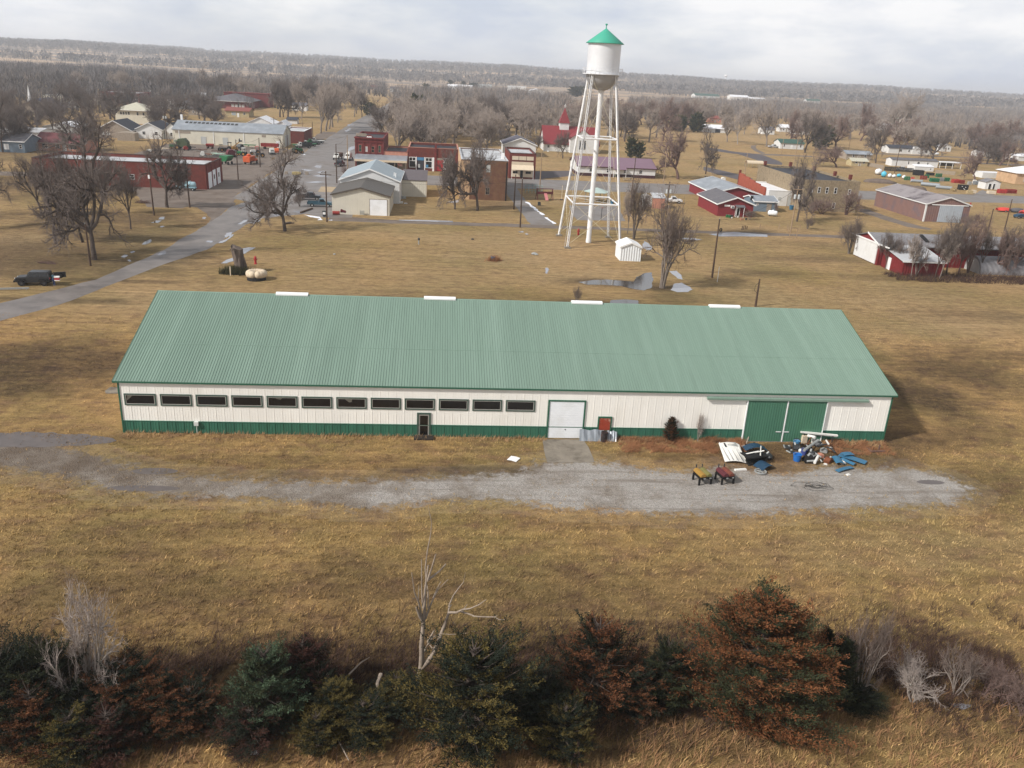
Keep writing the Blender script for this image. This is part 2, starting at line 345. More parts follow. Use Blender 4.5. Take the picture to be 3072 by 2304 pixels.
dirt = mat('gravel_dirt', (112,101,92), .9, .22, .4, stain=(86,72,60), stainamt=.4, detail=9)
darkroad = mat('dark_asphalt', (84,78,80), .8, .15, .3, detail=8)
conc = mat('concrete', (128,120,108), .85, .2, .8, stain=(70,62,54), stainamt=.4)
snow = mat('old_snow', (226,228,234), .7, .12, 3., bump=.4)
gv = bpy.data.materials.new('gravel'); gv.use_nodes = True; t = gv.node_tree; b = t.nodes['Principled BSDF']; b.inputs['Roughness'].default_value = .9
geo = t.nodes.new('ShaderNodeNewGeometry'); vo = t.nodes.new('ShaderNodeTexVoronoi'); vo.inputs['Scale'].default_value = 11.; n1 = t.nodes.new('ShaderNodeTexNoise'); n1.inputs['Scale'].default_value = .22; n1.inputs['Detail'].default_value = 8; n1.inputs['Roughness'].default_value = .7
for q in (vo, n1): t.links.new(geo.outputs['Position'], q.inputs['Vector'])
sx = t.nodes.new('ShaderNodeSeparateXYZ'); t.links.new(geo.outputs['Position'], sx.inputs[0])
mr1 = t.nodes.new('ShaderNodeMapRange'); mr1.inputs[1].default_value = -12; mr1.inputs[2].default_value = 34; mr1.inputs[3].default_value = -.20; mr1.inputs[4].default_value = .10; t.links.new(sx.outputs[0], mr1.inputs[0])
ad = t.nodes.new('ShaderNodeMath'); ad.operation = 'ADD'; t.links.new(n1.outputs[0], ad.inputs[0]); t.links.new(mr1.outputs[0], ad.inputs[1])
rp = t.nodes.new('ShaderNodeValToRGB'); ee = rp.color_ramp.elements; ee[0].position = .28; ee[0].color = (*lin((94,80,66)), 1); ee[1].position = .62; ee[1].color = (*lin((156,150,143)), 1); q = ee.new(.45); q.color = (*lin((126,116,105)), 1)
t.links.new(ad.outputs[0], rp.inputs[0])
sc_ = t.nodes.new('ShaderNodeMapRange'); sc_.inputs[1].default_value = 0; sc_.inputs[2].default_value = 1; sc_.inputs[3].default_value = .74; sc_.inputs[4].default_value = 1.2
cs = t.nodes.new('ShaderNodeSeparateColor'); t.links.new(vo.outputs['Color'], cs.inputs[0]); t.links.new(cs.outputs[0], sc_.inputs[0])
s = t.nodes.new('ShaderNodeVectorMath'); s.operation = 'SCALE'; t.links.new(rp.outputs[0], s.inputs[0]); t.links.new(sc_.outputs[0], s.inputs['Scale']); t.links.new(s.outputs[0], b.inputs['Base Color'])
bp = t.nodes.new('ShaderNodeBump'); bp.inputs['Strength'].default_value = .6; bp.inputs['Distance'].default_value = .08; t.links.new(vo.outputs['Distance'], bp.inputs['Height']); t.links.new(bp.outputs[0], b.inputs['Normal'])
wat = mat('puddle_water', (62,58,54), .06, .25, .8, spec=1.0); ice_sheen = mat('puddle_ice_sheen', (140,141,146), .22, .12, 1.2, spec=.9)  # pale base: frozen patches, and sky reflection painted onto wet puddles

DRIVE = PX('m', [(-30,935),(80,948),(150,972),(200,985),(260,1004),(330,1022),(400,1032),(560,1042),(750,1044),(1000,1032),(1130,1022),(1170,1000),(1290,1000),(1480,1025),(1560,1012),(1640,1022),(1700,1030),(1790,1010),(1900,1018),(1950,1012),(2040,1030),(2100,1060),(2060,1085),(1900,1094),(1700,1102),(1600,1112),(1500,1106),(1400,1108),(1280,1098),(1200,1096),(1150,1084),(1050,1076),(930,1080),(840,1094),(760,1096),(640,1080),(500,1072),(350,1066),(250,1058),(150,1032),(60,1018),(-30,1000)])
def edge_dist(poly, x, y):                   # signed distance to a polygon, positive inside
    d = np.full(len(x), 1e9); ins = np.zeros(len(x), bool)
    for (ax, ay), (bx_, by_) in zip(poly, poly[1:]+poly[:1]):
        vx, vy = bx_-ax, by_-ay; t_ = np.clip(((x-ax)*vx+(y-ay)*vy)/(vx*vx+vy*vy+1e-9), 0, 1); d = np.minimum(d, np.hypot(x-ax-t_*vx, y-ay-t_*vy))
        ins ^= ((ay > y) != (by_ > y)) & (x < (bx_-ax)*(y-ay)/((by_-ay) or 1e-9)+ax)
    return np.where(ins, d, -d)
gx_, gy_ = np.arange(-34, 79, .4), np.arange(-17, 3, .4); X_, Y_ = np.meshgrid(gx_, gy_); X_, Y_ = X_.ravel(), Y_.ravel(); E_ = edge_dist(DRIVE, X_, Y_)
i_ = np.arange(len(gy_)-1)[:, None]*len(gx_)+np.arange(len(gx_)-1)[None, :]; q_ = np.stack([i_, i_+1, i_+1+len(gx_), i_+len(gx_)], -1).reshape(-1, 4); ok_ = (E_[q_].min(1) > -2.4) & (Y_[q_].max(1) < -.25); q_ = q_[ok_]
used = np.unique(q_); remap = np.zeros(len(X_), int); remap[used] = np.arange(len(used)); me = fastmesh('gravel_drive', np.stack([X_[used], Y_[used], np.full(len(used), .012)], -1), remap[q_].ravel(), 4, [gv], colors=zones(X_[used], Y_[used]))
me.attributes.new('edge', 'FLOAT', 'POINT').data.foreach_set('value', E_[used].astype(np.float32)); struct(link('gravel_drive', me))
t = gv.node_tree; b = t.nodes['Principled BSDF']; old = b.inputs['Base Color'].links[0].from_socket; tcol, g1_, _b = ground_nodes(t); L_n = t.links.new
ea = t.nodes.new('ShaderNodeAttribute'); ea.attribute_name = 'edge'; n1 = t.nodes.new('ShaderNodeTexNoise'); n1.inputs['Scale'].default_value = 1.1; n1.inputs['Detail'].default_value = 9; n1.inputs['Roughness'].default_value = .75; L_n(geo.outputs['Position'], n1.inputs['Vector'])
m1 = t.nodes.new('ShaderNodeMapRange'); m1.inputs[1].default_value = .3; m1.inputs[2].default_value = .7; m1.inputs[3].default_value = -1.3; m1.inputs[4].default_value = 1.3; L_n(n1.outputs[0], m1.inputs[0]); ad2 = t.nodes.new('ShaderNodeMath'); ad2.operation = 'ADD'; L_n(m1.outputs[0], ad2.inputs[0]); L_n(ea.outputs['Fac'], ad2.inputs[1])
m2_ = t.nodes.new('ShaderNodeMapRange'); m2_.inputs[1].default_value = -.7; m2_.inputs[2].default_value = .35; L_n(ad2.outputs[0], m2_.inputs[0])
rut = t.nodes.new('ShaderNodeTexNoise'); rut.inputs['Scale'].default_value = 1.; rut.inputs['Detail'].default_value = 6; mpp = t.nodes.new('ShaderNodeMapping'); mpp.inputs['Scale'].default_value = (.1, 1.3, 1); L_n(geo.outputs['Position'], mpp.inputs[0]); L_n(mpp.outputs[0], rut.inputs['Vector'])
m3 = t.nodes.new('ShaderNodeMapRange'); m3.inputs[1].default_value = .52; m3.inputs[2].default_value = .68; m3.inputs[4].default_value = .6; L_n(rut.outputs[0], m3.inputs[0])
mA = t.nodes.new('ShaderNodeMix'); mA.data_type = 'RGBA'; L_n(m3.outputs[0], mA.inputs[0]); L_n(old, mA.inputs[6]); mA.inputs[7].default_value = (*lin((104,92,80)), 1)
mB = t.nodes.new('ShaderNodeMix'); mB.data_type = 'RGBA'; L_n(m2_.outputs[0], mB.inputs[0]); L_n(tcol, mB.inputs[6]); L_n(mA.outputs[2], mB.inputs[7]); L_n(mB.outputs[2], b.inputs['Base Color'])
mH = t.nodes.new('ShaderNodeMix'); L_n(m2_.outputs[0], mH.inputs[0]); L_n(g1_, mH.inputs[2]); mh2 = t.nodes.new('ShaderNodeMath'); mh2.operation = 'MULTIPLY'; L_n(vo.outputs['Distance'], mh2.inputs[0]); mh2.inputs[1].default_value = .35; L_n(mh2.outputs[0], mH.inputs[3]); bp.inputs['Strength'].default_value = .9; bp.inputs['Distance'].default_value = .22; L_n(mH.outputs[0], bp.inputs['Height'])
wetm = mat('wet_gravel', (92,84,80), .45, .2, .8, spec=.5)
for k, (px, py, rx, ry) in enumerate([(60,950,7,1.3),(335,1018,1.7,.55),(310,1055,2.6,.45),(2010,1042,1.2,.4)]):
    cx, cy = at('m', px, py); sheet('wet_gravel', [(cx+rx*math.cos(a), cy+ry*math.sin(a)) for a in np.linspace(0, 6.28, 18)[:-1]], .017, wetm, .5, .3, k+3)
# highway curving in from the left, then main street running north
sheet('road', PX('m', [(-60,714),(0,693),(80,672),(158,648),(250,611),(354,571),(446,540),(473,523),(509,500),(531,485),(564,472),(606,467),(660,462),(700,470),(760,470),(760,420),(700,380),(580,380),(545,415),(531,436),(501,446),(446,486),(396,513),(354,540),(296,565),(256,583),(208,604),(117,627),(0,655),(-60,670)]), .010, asphalt, 2., .22, 5)
sheet('dirt_lot', [(-30,112),(-29.2,160),(-27,168),(-27,330),(-21,330),(-21,120)], .006, dirt, 2., .5, 6)
sheet('main_street', [(-20.5,128),(-21,250),(-20.5,420),(-16,700),(-7,700),(-4.5,420),(-1.5,250),(0,189),(0,170),(3.4,162),(3.4,113),(-6,112)], .014, asphalt2, 2.5, .2, 7)
sheet('dirt_lot', [(-68,155.5),(-27,156),(-26.5,190),(-28,246),(-69,246)], .005, dirt, 2., .6, 8)
sheet('dirt_lot', PX('b2', [(610,375),(760,470),(700,640),(480,820),(400,700),(330,650),(180,640),(230,560),(440,465)]), .0065, dirt, 2., .5, 28)
sheet('dirt_lot', [(-60,140),(-29.5,158),(-26,150),(-27,112),(-34,112),(-44,133)], .004, dirt, 2., .6, 18)
sheet('street', [(-1,163),(44,164),(120,168),(200,177),(420,196),(420,214),(240,199),(190,194),(100,189),(45,186),(-1,184)], .008, asphalt2, 2.5, .25, 9)
sheet('parking_lot', [(54,186),(69,200),(69,214),(54,206)], .006, darkroad, 2., .3, 10)
sheet('alley', [(3.6,104),(15,103.5),(60,105),(112,105.5),(146,104),(146,108.5),(112,108.8),(60,108.4),(15,107.6),(3.6,110)], .008, dirt, 1.5, .35, 11)
sheet('path', [(43.2,165),(47.2,165),(47.6,140),(50.6,108),(45.4,108),(44.4,128)], .009, asphalt2, 1.2, .2, 12)
for k, (a, c) in enumerate([((47.4,140),(48.4,130)),((48.4,130),(49.4,121)),((49.6,118),(50.6,110))]):
    sheet('snow_patch', [(a[0]-.2,a[1]),(a[0]+.5,a[1]),(c[0]+.5,c[1]),(c[0]-.2,c[1])], .02, snow, .6, .25, k)
sheet('park_road', PX('a5', [(540,1070),(720,1108),(900,1150),(1060,1196),(1050,1232),(960,1222),(800,1182),(640,1140),(540,1110)]), .006, darkroad, 3., .2, 13)
sheet('park_road', PX('a5', [(590,868),(700,880),(850,908),(1040,928),(1180,950),(1320,1000),(1380,1030),(1375,1052),(1220,1042),(1060,985),(900,935),(760,918),(600,895)]), .007, darkroad, 3., .2, 14)
sheet('park_road', PX('a5', [(1060,930),(1300,936),(1700,955),(1700,968),(1300,952),(1080,944)]), .005, dirt, 3., .2, 15)
sheet('driveway', PX('a5', [(1045,845),(1110,838),(1095,865),(1120,890),(1200,925),(1160,935),(1080,900),(1040,868)]), .006, dirt, 2., .2, 15)
sheet('driveway', PX('b6', [(300,485),(420,500),(700,600),(900,660),(1150,720),(1110,735),(860,700),(560,610),(300,520)]), .006, dirt, 2., .3, 16)
sheet('driveway', PX('e7', [(1500,480),(1640,420),(1800,490),(1700,500),(1560,500)]), .006, asphalt2, 2., .3, 17)
sheet('far_street', [(225,350),(345,352),(420,360),(420,366),(340,359),(225,356)], .007, dirt, 3., .3, 21)
sheet('far_street', [(235,318),(300,320),(420,330),(420,337),(300,327),(235,325)], .007, dirt, 3., .3, 22)
sheet('ball_court', PX('b4', [(340,690),(800,700),(885,840),(420,830),(370,780)]), .008, asphalt2, 1.5, .12, 23)
sheet('side_street', [(-27,160),(-60,158),(-150,152),(-150,146),(-60,150),(-29,154)], .007, dirt, 2., .3, 24)
sheet('concrete_apron', PX('c2', [(1735,606),(2075,606),(2130,700),(2165,795),(1770,795)]), .03, conc, .6, .08, 25)
sheet('concrete_slab', PX('c1', [(40,205),(85,170),(150,172),(152,225),(50,225)]), .03, conc, 1., .05, 26)
# puddles, ice and snow left on the grass and along the kerb; pale puddles have sky reflection painted in
for k, (cr_, pts, m) in enumerate([('b4', [(430,1425),(560,1405),(700,1400),(820,1410),(960,1420),(980,1380),(1060,1340),(1130,1330),(1150,1400),(1130,1480),(1060,1505),(960,1490),(820,1460),(640,1450),(520,1450)], wat),
  ('b4', [(1310,1500),(1350,1440),(1420,1430),(1500,1470),(1525,1495),(1480,1520),(1380,1522)], ice_sheen), ('b4', [(1300,1320),(1370,1315),(1420,1360),(1425,1400),(1380,1390)], ice_sheen), ('b4', [(1040,1090),(1060,1030),(1110,1060),(1145,1110),(1090,1120)], ice_sheen), ('b4', [(1390,1005),(1500,1000),(1615,1018),(1500,1026)], ice_sheen),
  ('b4', [(740,1600),(880,1590),(1000,1600),(1010,1640),(740,1640)], wat), ('b4', [(110,1300),(130,1285),(148,1300),(140,1340),(120,1345)], ice_sheen),
  ('b5', [(590,865),(760,850),(860,840),(1000,855),(1220,870),(1225,895),(1000,890),(700,890)], ice_sheen),
  ('b2', [(575,1250),(640,1210),(720,1185),(740,1190),(720,1225),(640,1250)], ice_sheen), ('b2', [(810,1090),(880,1078),(955,1080),(900,1110),(820,1150)], ice_sheen),
  ('b1', [(1470,1085),(1500,1055),(1570,1030),(1560,1065),(1510,1085)], wat), ('b1', [(1255,1215),(1290,1190),(1330,1195),(1290,1225)], ice_sheen), ('b1', [(1345,1165),(1385,1150),(1405,1160),(1370,1175)], ice_sheen), ('b1', [(1655,905),(1680,890),(1710,895),(1680,908)], ice_sheen), ('b1', [(1560,860),(1620,835),(1680,835),(1640,860)], wat), ('b1', [(1640,825),(1660,800),(1710,795),(1700,825)], wat), ('b1', [(1625,1195),(1660,1170),(1715,1150),(1715,1185),(1660,1198)], ice_sheen), ('b1', [(1320,1245),(1345,1240),(1365,1258),(1340,1262)], ice_sheen),
  ('b2', [(620,960),(640,925),(700,915),(690,945),(640,975)], ice_sheen), ('b2', [(760,830),(820,790),(870,780),(860,800),(800,835)], ice_sheen), ('b2', [(890,815),(960,790),(1010,785),(1000,800),(930,825)], ice_sheen), ('b2', [(950,780),(960,760),(1010,750),(1010,775)], ice_sheen), ('b2', [(540,1035),(600,1005),(650,985),(700,940),(720,940),(680,980),(600,1030)], ice_sheen), ('b2', [(420,1020),(440,1005),(500,1010),(480,1030)], ice_sheen), ('b2', [(380,770),(395,752),(420,755),(410,778)], ice_sheen),
  ('b2', [(1465,728),(1560,740),(1640,752),(1672,785),(1610,788),(1640,770),(1540,755)], snow), ('b2', [(1725,788),(1775,782),(1775,792)], snow), ('b2', [(1130,730),(1200,715),(1230,725),(1180,745)], ice_sheen), ('b2', [(1350,690),(1420,685),(1480,705),(1440,720)], ice_sheen),
  ('a2', [(1580,1075),(1600,1055),(1660,1060),(1650,1090)], ice_sheen), ('a2', [(1440,1105),(1460,1098),(1580,1108),(1520,1118)], ice_sheen), ('a2', [(1600,1130),(1680,1115),(1700,1125),(1640,1140)], ice_sheen), ('a2', [(1440,945),(1480,935),(1490,945)], snow), ('a2', [(1900,690),(1960,660),(1980,665),(1930,700)], ice_sheen), ('a2', [(1930,620),(1990,608),(2010,625),(1940,640)], ice_sheen), ('a2', [(1930,900),(1960,860),(2015,850),(2010,880),(1950,905)], ice_sheen), ('a2', [(1560,1170),(1650,1155),(1760,1175),(1640,1180)], ice_sheen), ('a2', [(1480,1240),(1600,1225),(1720,1235),(1600,1245)], ice_sheen),
  ('b3', [(1220,590),(1290,585),(1360,560),(1330,600),(1250,600)], ice_sheen), ('b3', [(700,782),(1000,786),(1280,795),(1290,812),(1000,800),(700,792)], ice_sheen), ('b3', [(1980,910),(2030,905),(2040,918),(1990,920)], ice_sheen), ('b3', [(2050,930),(2080,930),(2090,942),(2060,942)], ice_sheen), ('d4', [(1630,920),(1720,915),(1830,930),(1750,965),(1660,940)], ice_sheen)]):
    sheet('snow_patch' if m is snow else 'puddle', PX(cr_, pts), .022+.0002*k, m, .5, .12, k+40)
# kerbs of main street
kerb = mat('kerb_stone', (120,112,104), .85, .2, 1.)
for k, (x0, x1, y0, y1) in enumerate([(-24.2,-23.9,190,246), (.15,.45,168,196)]): struct(MB().bx(x0, x1, y0, y1, 0, .14).build('kerb', kerb))
# ------------------------------------------------------------------ the long green-roofed metal building
cream = mat('cream_steel', (241,238,230), .55, .05, .6, stain=(208,202,188), stainamt=.12, zscale=.3); groof = mat("green_roof_steel", (116,138,124), .45, .08, 1., stain=(130,152,138), stainamt=.3, spec=.4, zscale=(1.3, .07, .07))
gwain = mat('green_wall_steel', (56,106,87), .5, .16, 1.2, stain=(70,120,98), stainamt=.35, zscale=.3); gtrim = mat('green_trim', (44,92,72), .5, .1, 1.); gdoor = mat('green_door_steel', (78,122,100), .5, .08, 1., stain=(74,126,90), stainamt=.2, zscale=.3)
white = mat('white_paint', (232,232,230), .55, .06, 1.2); whited = mat('white_door', (236,238,240), .45, .05, .8, stain=(206,206,200), stainamt=.2)
glass = mat('dark_glass', (22,20,20), .12, .3, .5, spec=.6); black = mat('black', (26,25,25), .7, .2, 2.); grey = mat('grey_metal', (132,134,136), .5, .15, 1.5, metal=.4)
alum = mat('aluminium_frame', (168,166,160), .45, .1, 2., metal=.3)
L_, D_, HE, HR = 67.0, 26.0, 4.66, 8.83
barn = thing('metal_building', 'long metal building with a green ribbed roof, cream walls and a green base', 'building')
mb = MB(); z1 = 1.12
mb.bx(0, L_, 0, .1, z1, HE); mb.bx(0, L_, D_-.1, D_, z1, HE)
mb.extx([(.1, z1), (D_-.1, z1), (D_-.1, HE), (D_/2, HR-.05), (.1, HE)], 0, .1); mb.extx([(.1, z1), (D_-.1, z1), (D_-.1, HE), (D_/2, HR-.05), (.1, HE)], L_-.1, L_)
k = 0
openings = [(35.95, 39.15), (53.6, 60.95)]
def inop(x, ops): return any(a-.05 < x < b+.05 for a, b in ops)
winx = [(.37+2.893*i, 2.9+2.893*i) for i in range(12)]
x = .11
while x < L_-.05:                        # major ribs with a light pair between them, as on pole-barn sheet
    w = .04 if k % 3 == 0 else .024; d = .017 if k % 3 == 0 else .008
    if not inop(x, openings):
        if inop(x, winx): mb.bx(x, x+w, -d, .001, z1+.01, 2.48); mb.bx(x, x+w, -d, .001, 3.6, HE-.12)
        else: mb.bx(x, x+w, -d, .001, z1+.01, HE-.12)
    x += .2286; k += 1
mb.build('wall', cream, barn)
mb = MB(); mb.bx(-.02, L_+.02, -.02, .1, 0, z1-.06); mb.bx(-.02, .1, .1, D_, 0, z1-.06); mb.bx(L_-.1, L_+.02, .1, D_, 0, z1-.06); mb.bx(-.02, L_+.02, D_, D_+.02, 0, z1-.06)
mb.bx(-.04, L_+.04, -.06, .1, z1-.06, z1)
x, k = .11, 0
while x < L_-.05:
    w = .05 if k % 3 == 0 else .03; d = .055 if k % 3 == 0 else .036
    if not inop(x, openings+[(24.5, 25.8)]): mb.bx(x, x+w, -d, -.019, 0, z1-.08)
    x += .2286; k += 1
mb.build('wainscot', gwain, barn)
mb = MB(); ov, oe = .38, .16; sl = (HR-HE)/(D_/2); ze = HE-sl*oe
for sgn in (0, 1):
    y0, y1 = (-oe, D_/2) if sgn == 0 else (D_/2, D_+oe)
    za, zb = (ze, HR) if sgn == 0 else (HR, ze)
    mb.extx([(y0, za), (y1, zb), (y1, zb+.09), (y0, za+.09)], -ov, L_+ov)
x, k = -ov, 0
while x < L_+ov-.06:                    # roof ribs
    hgt_ = .032; w = .05
    for ya, za, yb, zb in ((-oe-.02, ze+.09, D_/2-.12, HR+.055), (D_+oe+.02, ze+.09, D_/2+.12, HR+.055)):
        n = len(mb.v); mb.v += [(x, ya, za), (x+w*.3, ya, za+hgt_), (x+w*.7, ya, za+hgt_), (x+w, ya, za), (x, yb, zb), (x+w*.3, yb, zb+hgt_), (x+w*.7, yb, zb+hgt_), (x+w, yb, zb)]
        for q in ((0,1,5,4), (1,2,6,5), (2,3,7,6), (0,3,2,1)): mb.f.append(tuple(n+i for i in q)); mb.m.append(0)
    x += .2286; k += 1
mb.extx([(D_/2-.25, HR+.0), (D_/2, HR+.12), (D_/2+.25, HR+.0)], -ov-.01, L_+ov+.01)
mb.extx([(4.9, HE+sl*4.9+.095), (5.0, HE+sl*5.0+.095), (5.0, HE+sl*5.0+.108), (4.9, HE+sl*4.9+.115)], -ov, L_+ov)
mb.build('roof', groof, barn)
mb = MB(); mb.bx(-ov-.01, L_+ov+.01, -oe-.05, -oe-.005, ze-.06, ze+.06)
for x in (-ov-.03, L_+ov):
    mb.extx([(-oe, ze-.07), (D_/2, HR-.07), (D_/2, HR+.12), (-oe, ze+.11)], x, x+.03); mb.extx([(D_/2, HR-.07), (D_+oe, ze-.07), (D_+oe, ze+.11), (D_/2, HR+.12)], x, x+.03)
for x in (-.06, L_-.06): mb.bx(x, x+.12, -.07, .05, 0, HE-.2)
mb.bx(0, L_, -.15, -.0, ze-.03, ze-.01)
mb.build('trim', gtrim, barn)
for xa, xb in ((10.64, 13.66), (24.8, 27.88), (39.39, 42.48), (53.48, 56.63)):
    m2 = MB().extx([(D_/2-.32, HR+.02), (D_/2-.32, HR+.16), (D_/2-.12, HR+.27), (D_/2+.12, HR+.27), (D_/2+.32, HR+.16), (D_/2+.32, HR+.02)], xa, xb); m2.build('ridge_vent', white, barn)
def window(parent, M, w, h, frame, gl, mull=0, fw=.07, proud=.05, sill=False):
    """frame mesh with its pane as a child; M maps (u right, v up, n outward) to local coordinates"""
    mb = MB(); mb.bx(-w/2, w/2, -h/2, -h/2+fw, 0, proud, 0, M); mb.bx(-w/2, w/2, h/2-fw, h/2, 0, proud, 0, M)
    mb.bx(-w/2, -w/2+fw, -h/2+fw, h/2-fw, 0, proud, 0, M); mb.bx(w/2-fw, w/2, -h/2+fw, h/2-fw, 0, proud, 0, M)
    for k in range(mull): yy = -h/2+h*(k+1)/(mull+1); mb.bx(-w/2+fw, w/2-fw, yy-fw*.4, yy+fw*.4, 0, proud*.8, 0, M)
    o = mb.build('window', frame, parent)
    MB().bx(-w/2+fw*.7, w/2-fw*.7, -h/2+fw*.7, h/2-fw*.7, -.02, proud*.45, 0, M).build('pane', gl, o)
    return o
def side_M(side, W, D, u, z):
    if side == 'f': return Matrix(((1,0,0,u),(0,0,-1,0),(0,1,0,z),(0,0,0,1)))
    if side == 'b': return Matrix(((-1,0,0,u),(0,0,1,D),(0,1,0,z),(0,0,0,1)))
    if side == 'r': return Matrix(((0,0,1,W),(1,0,0,u),(0,1,0,z),(0,0,0,1)))
    return Matrix(((0,0,-1,0),(-1,0,0,u),(0,1,0,z),(0,0,0,1)))
dframe = mat('green_window_trim', (64,84,74), .5, .1, 1.)
for i, (xa, xb) in enumerate(winx):
    M = side_M('f', 0, 0, (xa+xb)/2, 3.03)
    o = window(barn, M, 2.56, 1.04, dframe, glass, 0, .1, .06)
    mb = MB()
    for q in ((-1.18, 1.18, -.42, -.36), (-1.18, 1.18, .36, .42), (-1.18, -1.12, -.36, .36), (1.12, 1.18, -.36, .36)): mb.bx(q[0], q[1], q[2], q[3], 0, .045, 0, M)
    mb.build('inner_frame', alum, o)
    if i in (0, 4, 6):
        fl = MB().face([tuple(M @ Vector(p)) for p in {0: [(-1.0,.33,.032),(-.6,.33,.032),(-1.05,-.1,.032),(-1.1,0,.032)], 4: [(-.6,.34,.032),(.0,.34,.032),(-.1,.2,.032),(-.4,.26,.032)], 6: [(-.55,.34,.032),(.05,.34,.032),(0,.1,.032),(-.2,.05,.032)]}[i]]).build('torn_blind', mat('torn_blind', (96,92,82), .8), o)
# entrance door
d = MB(); M = side_M('f', 0, 0, 25.14, 1.12)
d.bx(-.6, .6, .98, 1.12, 0, .08, 0, M); d.bx(-.6, -.45, -1.1, .98, 0, .08, 0, M); d.bx(.45, .6, -1.1, .98, 0, .08, 0, M)
dr = MB().bx(-.45, .45, -1.06, .98, .0, .05, 0, M).build('door', alum, barn); d.build('door_frame', dframe, dr)
MB().bx(-.34, .34, -.02, .86, .05, .062, 0, M).build('pane', glass, dr); MB().bx(-.34, .34, -.96, -.1, .05, .062, 0, M).build('pane', glass, dr)
MB().bx(24.3, 26.0, -.85, -.12, 0, .16).build('door_step', mat('wet_step', (52,46,42), .7, .2, 2.), barn)
# white overhead door
M = side_M('f', 0, 0, 37.53, 1.78); f = MB(); f.bx(-1.66, 1.66, 1.74, 1.86, 0, .09, 0, M); f.bx(-1.66, -1.52, -1.76, 1.74, 0, .09, 0, M); f.bx(1.52, 1.66, -1.76, 1.74, 0, .09, 0, M)
od = MB()
for k in range(16): z0 = -1.74+k*.2175; od.bx(-1.52, 1.52, z0, z0+.20, .0, .045, 0, M); od.bx(-1.52, 1.52, z0+.2, z0+.2175, .0, .03, 0, M)
o = od.build('overhead_door', whited, barn); f.build('door_frame', gtrim, o); MB().bx(-.04, .04, -.95, -.88, .045, .08, 0, M).build('handle', black, o)
# rusty boarded hatch
M = side_M('f', 0, 0, 41.0, 1.45); rust = mat('rusty_panel', (150,62,42), .8, .25, 1.5, stain=(202,190,168), stainamt=.5)
o = MB().bx(-.5, .5, -.6, .6, .02, .07, 0, M).build('hatch', rust, barn); f = MB()
for q in ((-.62, .62, .58, .7), (-.62, .62, -.7, -.6), (-.62, -.5, -.6, .58), (.5, .62, -.6, .58)): f.bx(*q, 0, .1, 0, M)
f.build('hatch_frame', gtrim, o)
# two sliding doors under a long track
tr = MB(); tr.bx(49.9, 64.75, -.3, -.06, 4.02, 4.18); tr.extx([(-.3, 4.18), (-.06, 4.18), (-.06, 4.26)], 49.9, 64.75)
tr.build('door_track', groof, barn)
for xa, xb in ((53.66, 57.24), (57.36, 60.95)):
    mb = MB().bx(xa, xb, -.17, -.08, .03, 4.0); x = xa+.12
    while x < xb-.1: mb.bx(x, x+.05, -.2, -.169, .05, 3.98); x += .2286
    sdr = mb.build('sliding_door', gdoor, barn)
    mb = MB(); mb.bx(xa-.06, xa+.03, -.215, -.07, .02, 4.0); mb.build('edge_trim', white, sdr)
    hx = xb-.35 if xa < 55 else xa+.25
    MB().bx(hx-.25, hx+.25, -.235, -.2, .98, 1.04).build('handle', white, sdr)
MB().bx(60.95, 61.03, -.215, -.07, .02, 4.0).build('edge_trim', white, barn)
MB().bx(53.6, 61.05, -.21, -.06, .0, .05).build('door_sill', grey, barn)
mb = MB().bx(5.85, 6.2, -.24, -.03, .78, 1.13); mb.tube((6.02, -.1, 0), (6.02, -.1, .78), .03); mb.build('meter_box', mat('pale_box', (200,204,200), .5), barn)

# ------------------------------------------------------------------ water tower
TX, TY = 54.8, 90.6
silver = mat('silver_paint', (216,217,219), .38, .05, .5, metal=.15, spec=.5, stain=(188,188,192), stainamt=.2); teal = mat('teal_cone', (66,158,134), .5, .06, .6); towerw = mat('tower_white', (222,222,222), .5, .06, .8, stain=(190,184,176), stainamt=.25); bowlm = mat('bowl_grey', (164,164,166), .45, .1, .6, metal=.3, stain=(112,106,104), stainamt=.4)
tw = thing('water_tower', 'tall silver water tower with a green conical roof on four laced legs', 'water tower', (TX, TY, 0))
mb = MB(); pr = []
pr = [(2.93, 30.4+k*.51) for k in range(10)]
mb.lathe(pr+[(2.93, 35.5)], 48); mb.build('tank', silver, tw, smooth=True)
MB().lathe([(2.95*math.cos(a), 30.4-2.85*math.sin(a)) for a in np.linspace(0, R(84), 12)], 48).build('bowl', bowlm, tw, smooth=True)
cn = MB().lathe([(0.05, 37.95), (1.2, 37.1), (3.36, 35.5), (3.36, 35.42), (2.9, 35.42)], 48).build('cone_roof', teal, tw, smooth=True)
MB().lathe([(.12, 37.8), (.07, 38.3), (.1, 38.42), (.22, 38.5), (.22, 38.66), (0, 38.72)], 12).build('finial', teal, cn)
mb = MB().lathe([(2.9, 30.28), (3.58, 30.28), (3.58, 30.42), (2.9, 30.42)], 40); mb.build('balcony', silver, tw)
mb = MB()
for zz in (30.9, 31.35):
    pts = [(3.55*math.cos(a), 3.55*math.sin(a), zz) for a in np.linspace(0, 2*math.pi, 41)]; mb.path(pts, .028, 5)
for a in np.linspace(0, 2*math.pi, 25)[:-1]: mb.tube((3.55*math.cos(a), 3.55*math.sin(a), 30.4), (3.55*math.cos(a), 3.55*math.sin(a), 31.35), .026, n=5)
for a in np.linspace(.2, 2*math.pi+.2, 13)[:-1]:
    mb.tube((3.55*math.cos(a), 3.55*math.sin(a), 30.42), (3.5*math.cos(a+.2), 3.5*math.sin(a+.2), 31.3), .018, n=4)
mb.build('railing', silver, tw)
mb = MB(); mb.lathe([(.52, 0), (.52, .5), (.46, .8), (.46, 26.9), (.6, 27.7)], 20); mb.build('riser_pipe', towerw, tw, smooth=True)
